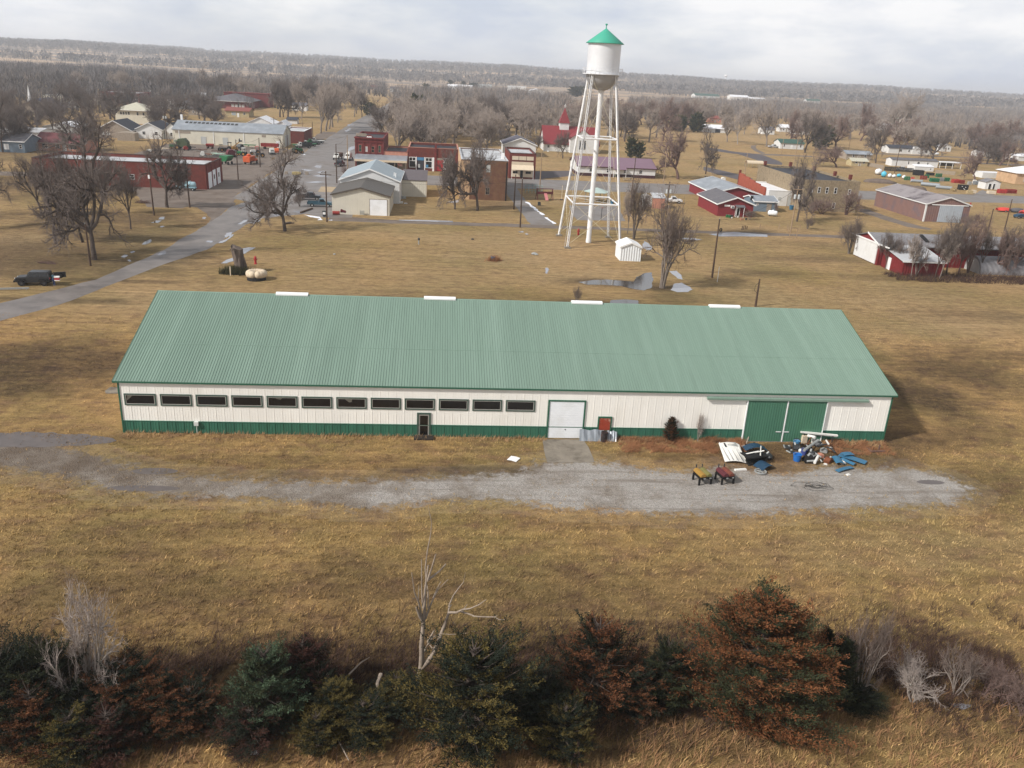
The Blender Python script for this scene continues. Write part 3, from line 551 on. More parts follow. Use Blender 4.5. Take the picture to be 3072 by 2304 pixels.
legs = [(-4.95, -6.1, -2.1, -2.15), (4.95, -6.1, 2.1, -2.15), (4.95, 5.9, 2.1, 2.15), (-4.95, 5.9, -2.1, 2.15)]
zt = 30.2
for (bx_, by_, tx_, ty_) in legs:
    P0, P1 = Vector((bx_, by_, .25)), Vector((tx_, ty_, zt)); ax = (P1-P0).normalized()
    rad = Vector((bx_, by_, 0)).normalized(); s1 = ax.cross(rad).normalized(); s2 = ax.cross(s1).normalized()
    mb = MB(); hw, hd = .17, .12
    for u in (-1, 1):                                    # two channels
        o_ = s1*hw*u; Mx = Matrix((( *(s1), 0), (*(s2), 0), (*(ax), 0), (0,0,0,1))).transposed(); Mx.translation = P0+o_
        mb.bx(-.028, .028, -hd, hd, 0, (P1-P0).length, 0, Mx)
    n = 48
    for k in range(n):                                   # lacing bars on both faces
        t0, t1 = k/n, (k+1)/n; u = 1 if k % 2 else -1
        for q in (-1, 1): mb.tube(P0.lerp(P1, t0)+s1*hw*u+s2*hd*q, P0.lerp(P1, t1)-s1*hw*u+s2*hd*q, .026, n=4, cap=False)
    lg = mb.build('leg', towerw, tw)
    MB().prism([(bx_-.55, by_-.55), (bx_+.55, by_-.55), (bx_+.55, by_+.55), (bx_-.55, by_+.55)], 0, .25).build('footing', conc, lg)
def legat(i, z): b_ = legs[i]; t = (z-.25)/(zt-.25); return Vector((b_[0]+(b_[2]-b_[0])*t, b_[1]+(b_[3]-b_[1])*t, z))
for z in (8.0, 19.4):
    for i in range(4): mb = MB().tube(legat(i, z), legat((i+1) % 4, z), .15, n=6); mb.build('strut', towerw, tw)
    for i in range(4): MB().tube(legat(i, z), Vector((0, 0, z)), .025, n=4).build('tie_rod', towerw, tw)
rodm = mat('rod_cream', (206,196,168), .6)
for za, zb in ((.6, 8.0), (8.0, 19.4), (19.4, 29.6)):
    for i in range(4):
        j = (i+1) % 4
        MB().tube(legat(i, za), legat(j, zb), .028, n=4).build('brace_rod', rodm, tw); MB().tube(legat(j, za), legat(i, zb), .028, n=4).build('brace_rod', rodm, tw)
mb = MB()
for dx in (-.2, .2): mb.tube((-4.95-.35+dx, -6.1, .3), (-2.1-.35+dx, -2.6, 31), .02, n=4)
mb.build('ladder', towerw, tw)

# ------------------------------------------------------------------ houses, shops and sheds
def house(name, label, cat, x0, x1, y0, y1, h, roof, rise, wall, roofm, over=.35, wins=(), doors=(), trim=None, frame=None, gl=None, group=None, base=None, par=.5):
    W, D = x1-x0, y1-y0; r = thing(name, label, cat, (x0, y0, 0), 0, group); mb = MB(); frame = frame or white; gl = gl or glass
    th = .14
    if roof == 'x':
        mb.extx([(0, 0), (D, 0), (D, h), (D/2, h+rise), (0, h)], 0, W); mb.build('wall', wall, r); s = rise/(D/2); rm = MB()
        rm.extx([(-over, h-s*over+.02), (D/2, h+rise+.02), (D/2, h+rise+th+.02), (-over, h-s*over+th+.02)], -over, W+over); rm.extx([(D/2, h+rise+.02), (D+over, h-s*over+.02), (D+over, h-s*over+th+.02), (D/2, h+rise+th+.02)], -over, W+over)
        ro = rm.build('roof', roofm, r)
        if trim:
            tm = MB()
            for xx in (-over-.04, W+over):
                tm.extx([(-over-.02, h-s*over-.06), (D/2, h+rise-.06), (D/2, h+rise+th+.06), (-over-.02, h-s*over+th+.06)], xx, xx+.04); tm.extx([(D/2, h+rise-.06), (D+over, h-s*over-.06), (D+over, h-s*over+th+.06), (D/2, h+rise+th+.06)], xx, xx+.04)
            tm.bx(-over, W+over, -over-.05, -over, h-s*over-.08, h-s*over+th+.05); tm.build('fascia', trim, ro)
    elif roof == 'y':
        mb.exty([(0, 0), (W, 0), (W, h), (W/2, h+rise), (0, h)], 0, D); mb.build('wall', wall, r); s = rise/(W/2); rm = MB()
        rm.exty([(-over, h-s*over+.02), (W/2, h+rise+.02), (W/2, h+rise+th+.02), (-over, h-s*over+th+.02)], -over, D+over); rm.exty([(W/2, h+rise+.02), (W+over, h-s*over+.02), (W+over, h-s*over+th+.02), (W/2, h+rise+th+.02)], -over, D+over)
        ro = rm.build('roof', roofm, r)
        if trim:
            tm = MB()
            for yy in (-over-.05, D+over):
                tm.exty([(-over, h-s*over-.1), (W/2, h+rise-.1), (W/2, h+rise+th+.06), (-over, h-s*over+th+.06)], yy, yy+.05); tm.exty([(W/2, h+rise-.1), (W+over, h-s*over-.1), (W+over, h-s*over+th+.06), (W/2, h+rise+th+.06)], yy, yy+.05)
            for xx in (-over-.05, W+over): tm.bx(xx, xx+.05, -over, D+over, h-s*over-.08, h-s*over+th+.03)
            tm.build('fascia', trim, ro)
    elif roof == 'hip':
        mb.bx(0, W, 0, D, 0, h); mb.build('wall', wall, r); i = min(W, D)/2; o = over
        if W >= D: A, B = (i, D/2, h+rise), (W-i, D/2, h+rise)
        else: A, B = (W/2, i, h+rise), (W/2, D-i, h+rise)
        c = [(-o, -o, h), (W+o, -o, h), (W+o, D+o, h), (-o, D+o, h)]; rm = MB()
        if W >= D:
            rm.face([c[0], c[1], B, A]).face([c[1], c[2], B]).face([c[2], c[3], A, B]).face([c[3], c[0], A])
        else:
            rm.face([c[0], c[1], A]).face([c[1], c[2], B, A]).face([c[2], c[3], B]).face([c[3], c[0], A, B])
        rm.face([(p[0], p[1], p[2]-.12) for p in c[::-1]])
        for a, b2 in zip(c, c[1:]+c[:1]): rm.face([(a[0], a[1], a[2]-.12), (b2[0], b2[1], b2[2]-.12), b2, a])
        ro = rm.build('roof', roofm, r)
        if trim: MB().bx(-o-.04, W+o+.04, -o-.06, -o-.01, h-.18, h+.02).build('fascia', trim, ro)
    elif roof == 'flat':
        t = .3; mb.bx(0, W, 0, t, 0, h); mb.bx(0, W, D-t, D, 0, h); mb.bx(0, t, t, D-t, 0, h); mb.bx(W-t, W, t, D-t, 0, h); mb.build('wall', wall, r)
        ro = MB().bx(t-.01, W-t+.01, t-.01, D-t+.01, h-par-.2, h-par).build('roof', roofm, r)
        if trim:
            q = .06; tm = MB(); tm.bx(-q, W+q, -q, t+q, h, h+.12); tm.bx(-q, W+q, D-t-q, D+q, h, h+.12); tm.bx(-q, t+q, t+q, D-t-q, h, h+.12); tm.bx(W-t-q, W+q, t+q, D-t-q, h, h+.12); tm.build('coping', trim, r)
    elif roof == 'shed':
        mb.extx([(0, 0), (D, 0), (D, h+rise), (0, h)], 0, W); mb.build('wall', wall, r); s = rise/D
        ro = MB().extx([(-over, h-s*over+.02), (D+over, h+rise+s*over+.02), (D+over, h+rise+s*over+th), (-over, h-s*over+th)], -over, W+over).build('roof', roofm, r)
        if trim: MB().bx(-over-.02, W+over+.02, -over-.05, -over-.005, h-s*over-.08, h-s*over+th+.03).build('fascia', trim, ro)
    elif roof == 'shedx':                     # slopes along x, low at the left when rise > 0
        mb.exty([(0, 0), (W, 0), (W, h+rise), (0, h)], 0, D); mb.build('wall', wall, r); s = rise/W
        ro = MB().exty([(-over, h-s*over+.02), (W+over, h+rise+s*over+.02), (W+over, h+rise+s*over+th), (-over, h-s*over+th)], -over, D+over).build('roof', roofm, r)
    if base: MB().bx(-.05, W+.05, -.05, D+.05, 0, base[0]).build('base_band', base[1], r)
    for wdef in wins:
        side, u, z, w, hh = wdef[:5]; window(r, side_M(side, W, D, u, z), w, hh, wdef[6] if len(wdef) > 6 else frame, wdef[5] if len(wdef) > 5 and wdef[5] else gl, 1 if hh > .9 else 0, .07, .06)
    for ddef in doors:
        side, u, w, hh, dm = ddef[:5]; M = side_M(side, W, D, u, hh/2)
        dd = MB().bx(-w/2, w/2, -hh/2+.02, hh/2, 0, .05, 0, M).build('door', dm, r); fr = MB(); fw = .1
        fr.bx(-w/2-fw, w/2+fw, hh/2, hh/2+fw, 0, .08, 0, M); fr.bx(-w/2-fw, -w/2, -hh/2+.02, hh/2, 0, .08, 0, M); fr.bx(w/2, w/2+fw, -hh/2+.02, hh/2, 0, .08, 0, M); fr.build('door_frame', ddef[5] if len(ddef) > 5 else frame, dd)
    return r
brick = mat('red_brick', (106,50,42), .85, .22, 1.2, stain=(84,46,40), stainamt=.4, detail=9); brick2 = mat('dark_red_brick', (112,46,44), .85, .24, 1.4, stain=(84,42,40), stainamt=.4, detail=9); brick3 = mat('brown_brick', (112,82,62), .9, .22, 1., stain=(96,62,54), stainamt=.45, detail=9); salmon = mat('salmon_brick', (182,128,108), .85, .15, 1.2)
tanwall = mat('tan_siding', (176,160,122), .8, .12, 1.); tanst = mat('tan_stucco', (190,158,124), .85, .15, .8, stain=(160,128,98), stainamt=.4); stone = mat('rubble_stone', (140,125,102), .95, .32, 2.2, stain=(104,88,68), stainamt=.5, detail=10, bump=.6)
wsid = mat('white_siding', (214,214,212), .6, .06, .8, stain=(196,194,188), stainamt=.2); csid = mat('cream_metal_wall', (206,200,184), .6, .06, .5, rib=.5, ribd=.15); cwall = mat('cream_plain_wall', (208,202,184), .65, .07, .5, stain=(190,184,168), stainamt=.2)
bsid = mat('blue_grey_siding', (112,126,138), .7, .12, 1.); rsid = mat('red_siding', (122,42,48), .65, .12, .8, stain=(120,44,44), stainamt=.3); rbarn = mat('red_barn_boards', (112,34,36), .7, .18, 1.2, rib=.5, ribd=.4); brmet = mat('mauve_brown_metal', (126,98,92), .55, .1, .7, rib=.6, ribd=.5, stain=(92,92,104), stainamt=.35)
shing = mat('grey_shingle', (96,94,98), .9, .16, 1.5, stain=(116,112,112), stainamt=.3); shingb = mat('dark_shingle', (58,60,68), .9, .18, 1.5); brroof = mat('brown_roof_steel', (80,75,69), .55, .08, .6, rib=.6, ribd=.3); blroof = mat('pale_blue_roof_steel', (142,154,160), .45, .07, .5, rib=.6, ribd=.35); galv = mat('galvanised_roof', (150,156,162), .4, .16, .6, metal=.35, rib=.7, ribd=.5, stain=(186,190,196), stainamt=.4); galvold = mat('weathered_steel_roof', (134,132,134), .55, .22, .5, metal=.2, rib=1.0, ribd=.6, stain=(98,92,92), stainamt=.5)
redroof = mat('red_roof_steel', (126,48,52), .5, .08, .6, rib=.6, ribd=.3); maroof = mat('maroon_roof', (104,58,60), .7, .12, .8); purroof = mat('purple_roof_steel', (124,98,112), .5, .06, .5, rib=.6, ribd=.3); wroof = mat('white_roof', (226,226,228), .6, .06, .5, stain=(196,196,200), stainamt=.3); wornroof = mat('worn_white_roof', (182,184,186), .7, .12, .35, stain=(138,136,136), stainamt=.55); tar = mat('black_tar_roof', (40,40,46), .6, .2, .4, stain=(66,66,74), stainamt=.3); greenroof = mat('green_shingle', (58,88,78), .8, .12, 1.); creamroof = mat('cream_shingle', (182,178,160), .85, .1, 1.); redshing = mat('red_shingle', (128,74,66), .9, .14, 1.2); puroof = mat('slate_roof', (86,84,94), .85, .14, 1.)
clad = mat('faded_wood', (150,138,124), .85, .2, 2.); maroon = mat('maroon_band', (66,36,42), .7); bluep = mat('blue_paint', (74,128,164), .6); redp = mat('red_paint', (168,46,50), .6, .12, 1.2); creamp = mat('cream_panel', (206,190,166), .7, .08, 1.); greyd = mat('pale_grey_door', (178,180,178), .6, .08, .8)

# left side: brick garage, cream machine shop and what stands behind them
B = house('brick_garage', 'long red brick garage with a white flat roof and white end doors', 'garage', -68, -29, 139.3, 154.8, 5.7, 'flat', 0, brick, wornroof, trim=mat('coping_brown', (72,54,50), .8), par=.7, doors=[('r', 3.4, 3.6, 3.7, whited, brick2)], wins=[('f', 22, 2.3, 1.2, 1.2), ('f', 10, 2.3, 1.2, 1.2)])
for u in (7.3, 11.7):
    M = side_M('r', 39, 15.5, u, 1.95); dd = MB().bx(-1.5, 1.5, -1.93, 1.85, 0, .06, 0, M).build('garage_door', whited, B); window(dd, side_M('r', 39.06, 15.5, u-.2, 2.2), 1.0, 1.1, alum, glass)
for u in (1.2, 5.4, 9.4, 13.6):
    MB().bx(-.35, .35, 0, 5.55, 0, .12, 0, side_M('r', 39, 15.5, u, 0)).build('pilaster', brick2, B)
S = house('machine_shop', 'long cream metal building with a patchy galvanised roof beside the machinery yard', 'building', -68.2, -30, 247, 262.5, 4.75, 'x', 2.6, cwall, galv, over=.25, doors=[('f', 10.5, 1.6, 2.6, greyd, greyd), ('f', 18, 1.6, 2.6, greyd, greyd), ('r', 7.5, 7, 3.9, greyd, white), ('f', 36.3, 1.2, 2.2, whited)], wins=[('f', 3.5, 3.9, 5.2, .8, clad, clad), ('f', 31.5, 3.8, 1.4, .7, clad, clad)])
for u in (2.2, 14, 24.5): MB().bx(u-.1, u+.1, -.12, -.005, 0, 4.6).build('downpipe', white, S)
sk = MB()
for k in range(13): x = 3+k*1.45; s = 2.6/7.75; sk.extx([(5.2, 4.75+5.2*s+.17), (6.6, 4.75+6.6*s+.17), (6.6, 4.75+6.6*s+.2), (5.2, 4.75+5.2*s+.2)], x, x+1.0)
sk.build('skylight_strip', glass, S)
MB().bx(.2, .9, 10, 10.7, 6.4, 9.2).build('chimney', white, S)
house('brick_annex', 'red brick flat-roofed annex behind the cream metal building at the street', 'building', -34, -25.6, 267, 287, 4.5, 'flat', 0, brick, wornroof, trim=white, par=.3)
house('white_shed', 'larger white metal shed directly behind the cream machine shop', 'shed', -50, -40.3, 283, 296, 5.6, 'y', 2.2, wsid, wroof)
house('white_shed', 'narrow white metal shed beside a larger one behind the machine shop', 'shed', -39.6, -35.2, 286, 296, 5.0, 'y', 1.6, wsid, wroof)
house('ranch_house', 'low tan ranch house with a red shingle roof behind the machine shop', 'house', -86.2, -74.3, 399, 411, 3.1, 'x', 1.4, tanwall, redshing, over=.6, wins=[('f', 4.2, 1.7, 2.2, 1.6, mat('blue_glass', (150,160,168), .2)), ('f', 9.6, 1.9, 1.1, 1.2)], doors=[('f', 6.4, .9, 2.0, white)])
SCH = house('school_building', 'brick school building with grey hipped roofs and white eaves among trees', 'school', -117, -89, 471, 512, 4.4, 'hip', 3.4, brick2, shing, over=1.2, trim=white, wins=[('f', 18+2.*k, 1.9, 1.5, 1.5, greyd) for k in range(4)])
MB().bx(6, 34, 30, 44, 0, 8.2).bx(5.7, 34.3, 29.7, 30, 8.0, 8.4).build('gym_block', brick2, SCH)
house('white_garage', 'plain white gabled garage behind the maroon-roofed bungalow on the left', 'garage', -117, -105, 258, 272, 2.7, 'y', 1.5, wsid, wroof, wins=[('f', 9.5, 1.3, .8, 1.)])
house('bungalow', 'bungalow with a maroon roof and pale brick walls behind the brick garage', 'house', -97, -83, 207, 218, 2.5, 'x', 2.3, salmon, maroof, over=.7, trim=clad, wins=[('f', 2.5, 1.4, 1.6, 1.3), ('f', 6.2, 1.4, 1.2, 1.3), ('f', 10.6, 1.4, 2.4, 1.4)], doors=[('f', 8.2, .9, 2.0, white)])
house('two_storey_house', 'two-storey cream house with a pale hipped roof above the row of gabled cottages', 'house', -115.5, -101.5, 325.5, 340, 5.6, 'hip', 3.0, cwall, creamroof, over=.9, trim=white, wins=[('f', 2.5+1.1*k, 4.2, .9, 1.3) for k in range(4)]+[('f', 9.5, 4.2, .9, 1.4), ('f', 12, 4.2, .9, 1.4), ('r', 5, 4, 1, 1.4)])
house('grey_cottage', 'grey gabled cottage with a dark shingle roof beside the white one', 'house', -97.3, -85.5, 256, 270, 2.9, 'y', 3.1, clad, shingb, over=.5, trim=wsid, wins=[('f', 3, 1.5, 2.6, 1.2, greyd), ('f', 8.5, 1.5, 1.2, 1.3)])
house('white_cottage', 'white gabled cottage with a dark roof and a white porch awning', 'house', -84.6, -75.6, 258.8, 274, 3.4, 'y', 2.2, wsid, shingb, over=.4, trim=wsid, wins=[('f', 2.6, 2., 1.1, 1.2), ('f', 7, 2., 1.1, 1.2)])
house('white_cottage_wing', 'white cottage with a slate gable standing right against the white cottage', 'house', -75.2, -70.6, 261, 275, 3.6, 'y', 2.1, wsid, shingb, over=.3, wins=[('f', 2.3, 1.8, .9, 1.2)])
house('blue_house', 'blue-grey house with white trim at the left edge of town', 'house', -103.5, -96.4, 198, 209, 3.2, 'x', 1.8, bsid, shing, trim=white, wins=[('f', 6, 1.8, .8, 1.2), ('f', 2, 1.6, 1.4, 1.6, white)])
house('white_block_building', 'long pale flat building at the left edge behind the bare trees', 'building', -118, -103.5, 224, 236, 3.6, 'x', .9, wsid, wornroof, wins=[('f', 4, 1.8, 1., 1.), ('f', 9, 1.8, 1., 1.)])
house('school_wing', 'long low flat-roofed building with a white wall and dark doorways far on the left', 'school', -196, -167, 441.5, 458, 4.0, 'flat', 0, cwall, shing, trim=white, par=.2, wins=[('f', 14, 1.9, 1.6, 2.4), ('f', 24, 1.9, 1.6, 2.4), ('f', 27.5, 1.9, 1.6, 2.4)])
house('brick_hall', 'wide red brick hall with white rooftop boxes far on the left', 'building', -173, -150.5, 463, 486, 6.4, 'flat', 0, brick, wornroof, trim=brick2, par=.3, wins=[('f', 3+3*k, 3., 1.3, 3.) for k in range(7)])
q = thing('quonset_hut', 'white round-roofed quonset hut among dark trees far left', 'hut', (-188, 590, 0)); pr = [(11*(.5-.5*math.cos(a)), 6*math.sin(a)) for a in np.linspace(0, math.pi, 14)]; MB().exty(pr, 0, 16).build('shell', wsid, q); MB().exty([(4, 0), (7, 0), (7, 3), (4, 3)], -.06, -.005).build('door', shingb, q)
CH = house('steeple_church', 'church with a slate roof and a thin white steeple at the far left', 'church', -170, -155, 357.6, 374, 2.8, 'y', 3.8, clad, puroof, over=.6, wins=[('f', 7.5, 2, 1.4, 1.8)])
st = MB().bx(2.3, 3.7, 4, 5.4, 4.5, 6.2); st.lathe([(.75, 6.2), (0.02, 12.2)], 8, (3., 4.7, 0)); st.build('steeple', white, CH)
q = thing('storage_dome', 'white domed tank behind the low school building', 'tank', (-211, 542, 0)); MB().lathe([(3.4, 0), (3.4, 2.2), (3.0, 3.4), (1.8, 4.3), (0, 4.6)], 20).build('shell', wsid, q, smooth=True); MB().bx(-.6, .6, -3.5, -3.3, 0, 2).build('door', greyd, q)

# the commercial row on the cross street
TB = house('brick_shop', 'two-storey dark red brick shop with a corniced parapet and four tall windows', 'shop', .4, 9., 195.8, 219, 9.0, 'flat', 0, brick2, tar, trim=brick2, par=.6, frame=salmon, wins=[('f', 1.55, 5.9, .9, 2.1, mat('green_glass', (40,66,58), .2)), ('f', 3.45, 5.7, .8, 1.7, greyd), ('f', 5.35, 5.7, .9, 1.9), ('f', 7.35, 5.9, .8, 2.1, mat('green_glass', (40,66,58), .2))])
mb = MB().bx(-.12, 8.72, -.25, -.003, 7.75, 8.05).bx(-.2, 8.8, -.35, -.003, 8.75, 9.1)
for u in (0, 2.3, 4.2, 6.1, 8.1): mb.bx(u, u+.5, -.18, -.004, 3.6, 7.75)
mb.build('cornice', brick2, TB); MB().exty([(4.3+1.05*math.cos(a), 9.1+.85*math.sin(a)) for a in np.linspace(0, math.pi, 12)], -.3, .2).build('pediment', brick2, TB)
mb = MB()
for k in (-1, 0, 1): mb.exty([(4.3+k*.5+.26*math.cos(a), 9.15+.4*math.sin(a)) for a in np.linspace(0, math.pi, 7)], -.34, -.302)
mb.build('pediment_arch', white, TB); MB().bx(-.02, 3.2, 3.5, 4.1, 9.1, 9.9).build('roof_hatch', clad, TB)
mb = MB(); mb.bx(.4, 3.0, -.1, -.004, .9, 2.4); mb.bx(5.2, 8.2, -.1, -.004, .3, 2.5); mb.build('shopfront', glass, TB)
SA = house('brick_shop', 'low salmon brick shop with a tar roof between the two red ones', 'shop', 9.05, 16.2, 195.8, 214, 5.3, 'flat', 0, salmon, tar, trim=redshing, par=.4)
mb = MB(); mb.bx(.4, 4.0, -.1, -.004, .5, 2.5); mb.build('shopfront', glass, SA)
mb = MB(); mb.bx(4.6, 6.9, -.12, -.004, .3, 2.5); mb.build('boarded_front', clad, SA)
q = thing('shop_awning', 'long pale metal awning with a cream fascia over the shop fronts', 'awning', (.6, 195.8, 0)); MB().extx([(-.02, 4.15), (-.02, 4.25), (-5, 3.15), (-5, 3.05)], 0, 15.6).build('canopy', galv, q); MB().bx(0, 15.6, -5.1, -5.0, 2.6, 3.2).build('fascia', creamp, q)
for u in (.2, 4, 8, 12, 15.3): MB().tube((u, -4.9, 0), (u, -4.9, 2.7), .07).build('post', clad, q)
RS = house('brick_store', 'one-storey red brick double store with white-framed shop windows and one blue pane', 'shop', 16.4, 31.6, 195.8, 214, 6.8, 'flat', 0, brick, tar, trim=salmon, par=.6)
MB().bx(8.0, 8.6, -.2, .5, 6.9, 8.1).bx(7.9, 8.6, -.22, -.003, 0, 6.85).build('brick_pier', brick2, RS)
for (u0, u1, z0, z1, m, tr_) in [(.25, 2.3, .9, 4.0, glass, 2.9), (5.2, 7.3, .9, 4.0, glass, 2.9), (11.2, 13.2, .6, 4.0, clad, 2.7)]:
    o = MB(); M = side_M('f', 15, 18, 0, 0); o.bx(u0, u1, z0, z0+.16, 0, .1, 0, M); o.bx(u0, u1, z1-.14, z1, 0, .1, 0, M); o.bx(u0, u0+.15, z0+.16, z1-.14, 0, .1, 0, M); o.bx(u1-.15, u1, z0+.16, z1-.14, 0, .1, 0, M); o.bx(u0+.15, u1-.15, tr_-.08, tr_+.08, 0, .09, 0, M); o.bx((u0+u1)/2-.06, (u0+u1)/2+.06, tr_+.08, z1-.14, 0, .09, 0, M)
    w_ = o.build('shop_window', white, RS); MB().bx(u0+.1, u1-.1, z0+.1, z1-.1, .0, .05, 0, M).build('pane', m, w_)
for u in (2.45, 5.0, 7.45, 10.9, 13.3): MB().bx(u-.12, u+.12+(.35 if u == 7.45 else 0), -.12, -.003, 0, 4.1).build('white_post', white, RS)
MB().bx(5.3, 6.1, -.115, -.09, 1.0, 1.9).build('blue_pane', bluep, RS); MB().bx(2.7, 4.8, -.06, -.003, 3.1, 4.0).build('blue_board', bluep, RS)
o = MB().bx(2.8, 4.7, -.05, -.003, .1, 3.05).build('door', shingb, RS); MB().bx(3.0, 3.6, -.075, -.052, .9, 2.0).build('notice', greyd, o)
MB().bx(8.7, 10.7, -.06, -.003, .2, 3.4).build('red_panel', redp, RS); MB().bx(8.7, 10.7, -.055, -.003, 3.4, 4.0).build('board', clad, RS)
BB = house('brick_hall', 'tall two-storey brown brick hall with a worn white roof beside the two lawn trees', 'building', 31.2, 42.6, 140.3, 171, 9.5, 'flat', 0, brick3, wornroof, trim=wornroof, par=.25, wins=[('f', 6.6, 7.6, 1.1, 1.8, greyd, clad), ('f', 6.6, 2.2, 1., 1.7, None, clad), ('f', 3.2, 2.2, 1., 1.7, None, clad), ('f', 3.2, 7.4, 1., 1.8, None, clad)])
MB().bx(-.12, .0, -.1, 30.9, 0, 9.3).bx(-.12, 2.2, -.1, -.003, 0, 9.2).build('stucco_side', tanst, BB); MB().bx(11.0, 11.3, -.14, -.005, 0, 9.2).build('downpipe', black, BB); MB().bx(10.3, 11.0, 8, 9, 9.25, 10.6).build('chimney', white, BB)
SR = house('brick_cafe', 'small red brick shop front with a cream awning and cream upper panels', 'shop', 46.6, 54.5, 186.4, 206, 7.3, 'flat', 0, brick, wornroof, trim=mat('coping_dark', (70,50,48), .8), par=.5)
for u0, u1 in ((.8, 2.7), (2.85, 5.0), (5.15, 7.2)): MB().bx(u0, u1, -.08, -.003, 5.4, 6.5).build('upper_panel', creamp, SR)
MB().bx(.7, 7.2, -.06, -.003, .5, 4.9).build('cream_front', creamp, SR); o = MB().bx(3.4, 4.2, -.1, -.063, .3, 2.4).build('door', glass, SR); MB().extx([(-.1, 4.0), (-1.6, 2.75), (-1.6, 2.65), (-.1, 3.9)], .7, 7.3).build('awning', creamp, SR)
for u in (.8, 7.2): MB().tube((u, -1.5, 0), (u, -1.5, 2.7), .05).build('awning_post', white, SR)
MB().bx(1.2, 2.6, -.09, -.063, 1.5, 2.2).build('shop_window', glass, SR); MB().bx(5, 6.6, -.09, -.063, 1.5, 2.2).build('shop_window', glass, SR)
WH = house('white_house', 'white gabled house with a purple-grey roof behind the small brick shop', 'house', 50, 62, 255.4, 271, 4.2, 'y', 2.3, wsid, puroof, over=.5, trim=white, wins=[('f', 3, 2, 1, 1.4), ('f', 9, 2, 1, 1.4)])
house('metal_garage', 'cream metal garage with a brown gable roof and a white overhead door facing the lawn', 'garage', 3.7, 15.6, 112, 128, 4.05, 'y', 1.55, csid, brroof, over=.3, trim=mat('brown_trim', (84,76,68), .6), doors=[('f', 9.6, 3.6, 3.35, whited, clad)])
BL = house('metal_warehouse', 'white metal warehouse with a pale blue ribbed roof behind the brown-roofed garage', 'building', 3.5, 16.9, 129.2, 149, 5.0, 'y', 2.5, wsid, blroof, over=.3, trim=white)
for dx, dy in ((5.2, 14), (12, 4.5), (12.4, 3.4)): MB().tube((dx, dy, 5.4), (dx, dy, 6.9 if dx < 6 else 6.5), .12).build('vent_pipe', white, BL)
house('metal_shed', 'cream ribbed shed with a dark lean-to roof beside the pale blue roof', 'shed', 16.95, 22.9, 141.2, 152, 3.9, 'shed', 1.2, csid, mat('dark_brown_roof', (92,84,86), .6, .1, .8), over=.15)
CR = house('red_roof_church', 'white church with a red steel roof, a red spire and a white front gable', 'church', 68.4, 91, 283, 299, 3.1, 'x', 6.4, wsid, redroof, over=.5, wins=[('f', 1.8, 2., 1., 1.2), ('f', 6, 2., 1., 1.2)])
MB().exty([(10.2, 0), (20.3, 0), (20.3, 5.7), (15.2, 9.0), (10.2, 5.7)], -3.5, 6).build('front_gable', wsid, CR); MB().exty([(9.7, 5.4), (15.2, 9.05), (20.8, 5.4), (20.8, 5.6), (15.2, 9.3), (9.7, 5.6)], -3.9, 6).build('front_roof', redroof, CR)
MB().bx(13.9, 14.5, -3.58, -3.505, 1.5, 5.).bx(14.8, 15.6, -3.58, -3.505, 1.5, 5.6).bx(15.9, 16.5, -3.58, -3.505, 1.5, 5.).build('church_window', shingb, CR)
stp = MB().bx(6.8, 10.6, 6.2, 10, 8, 10.9).build('belfry', wsid, CR); mb = MB(); mb.face([(6.5, 5.9, 10.9), (10.9, 5.9, 10.9), (8.7, 8.1, 17)]).face([(10.9, 5.9, 10.9), (10.9, 10.3, 10.9), (8.7, 8.1, 17)]).face([(10.9, 10.3, 10.9), (6.5, 10.3, 10.9), (8.7, 8.1, 17)]).face([(6.5, 10.3, 10.9), (6.5, 5.9, 10.9), (8.7, 8.1, 17)]); mb.build('spire', redroof, CR)
MB().bx(8.6, 8.8, 8.0, 8.2, 16.9, 18.3).bx(8.25, 9.15, 8.0, 8.2, 17.5, 17.7).build('spire_cross', white, CR)
PU = house('low_hall', 'long low white hall with a purple roof and maroon base behind the tower', 'building', 69.7, 94.8, 201, 218, 3.0, 'x', 2.2, wsid, purroof, over=.4, trim=maroon, base=(.95, maroon), wins=[('f', 4.2, 1.9, 1.1, 1.1), ('f', 9.8, 1.9, 1.1, 1.1), ('f', 15.4, 1.9, 1.1, 1.1), ('f', 20.3, 1.9, 1.1, 1.1)], doors=[('f', 12.3, 1., 2.1, whited)])
MB().extx([(-2., 2.5), (.2, 3.2), (.2, 3.3), (-2., 2.6)], 11, 15.4).build('porch_roof', purroof, PU)
for u in (11.2, 15.2): MB().tube((u, -1.9, 0), (u, -1.9, 2.5), .07).build('porch_post', white, PU)
# small white shed by the tower
SH = house('garden_shed', 'small white ribbed metal shed at the foot of the water tower', 'shed', 57.75, 61.4, 74.9, 79.2, 2.45, 'y', .72, mat('white_ribbed', (226,230,232), .5, .03, 1., rib=.45, ribd=.6), white, over=.12, trim=white)
# east block
RSH = house('red_shop', 'red wooden shop with a grey roof and pots by its awninged door', 'shop', 92.6, 101.3, 129.5, 145.6, 2.95, 'y', 1.55, rsid, shing, over=.45, trim=white, doors=[('f', 4.9, .9, 2.05, glass, white)])
MB().bx(1.5, 2.9, -.08, -.003, 2.35, 2.75).build('sign_board', white, RSH); o = MB().bx(3.1, 3.9, -.35, -.003, 2.0, 2.6).build('window_air_conditioner', wsid, RSH); MB().bx(3.25, 3.75, -.37, -.352, 2.08, 2.45).build('grille', shing, o)
MB().extx([(-.02, 2.75), (-.02, 2.82), (-1.2, 2.42), (-1.2, 2.35)], 4.1, 6.4).build('door_awning', shing, RSH)
mb = MB(); mb.tube((4.3, -1.1, 0), (4.3, -1.1, 2.4), .06); mb.tube((6.1, -1.1, 0), (6.1, -1.1, 2.4), .06); mb.build('awning_post', white, RSH)
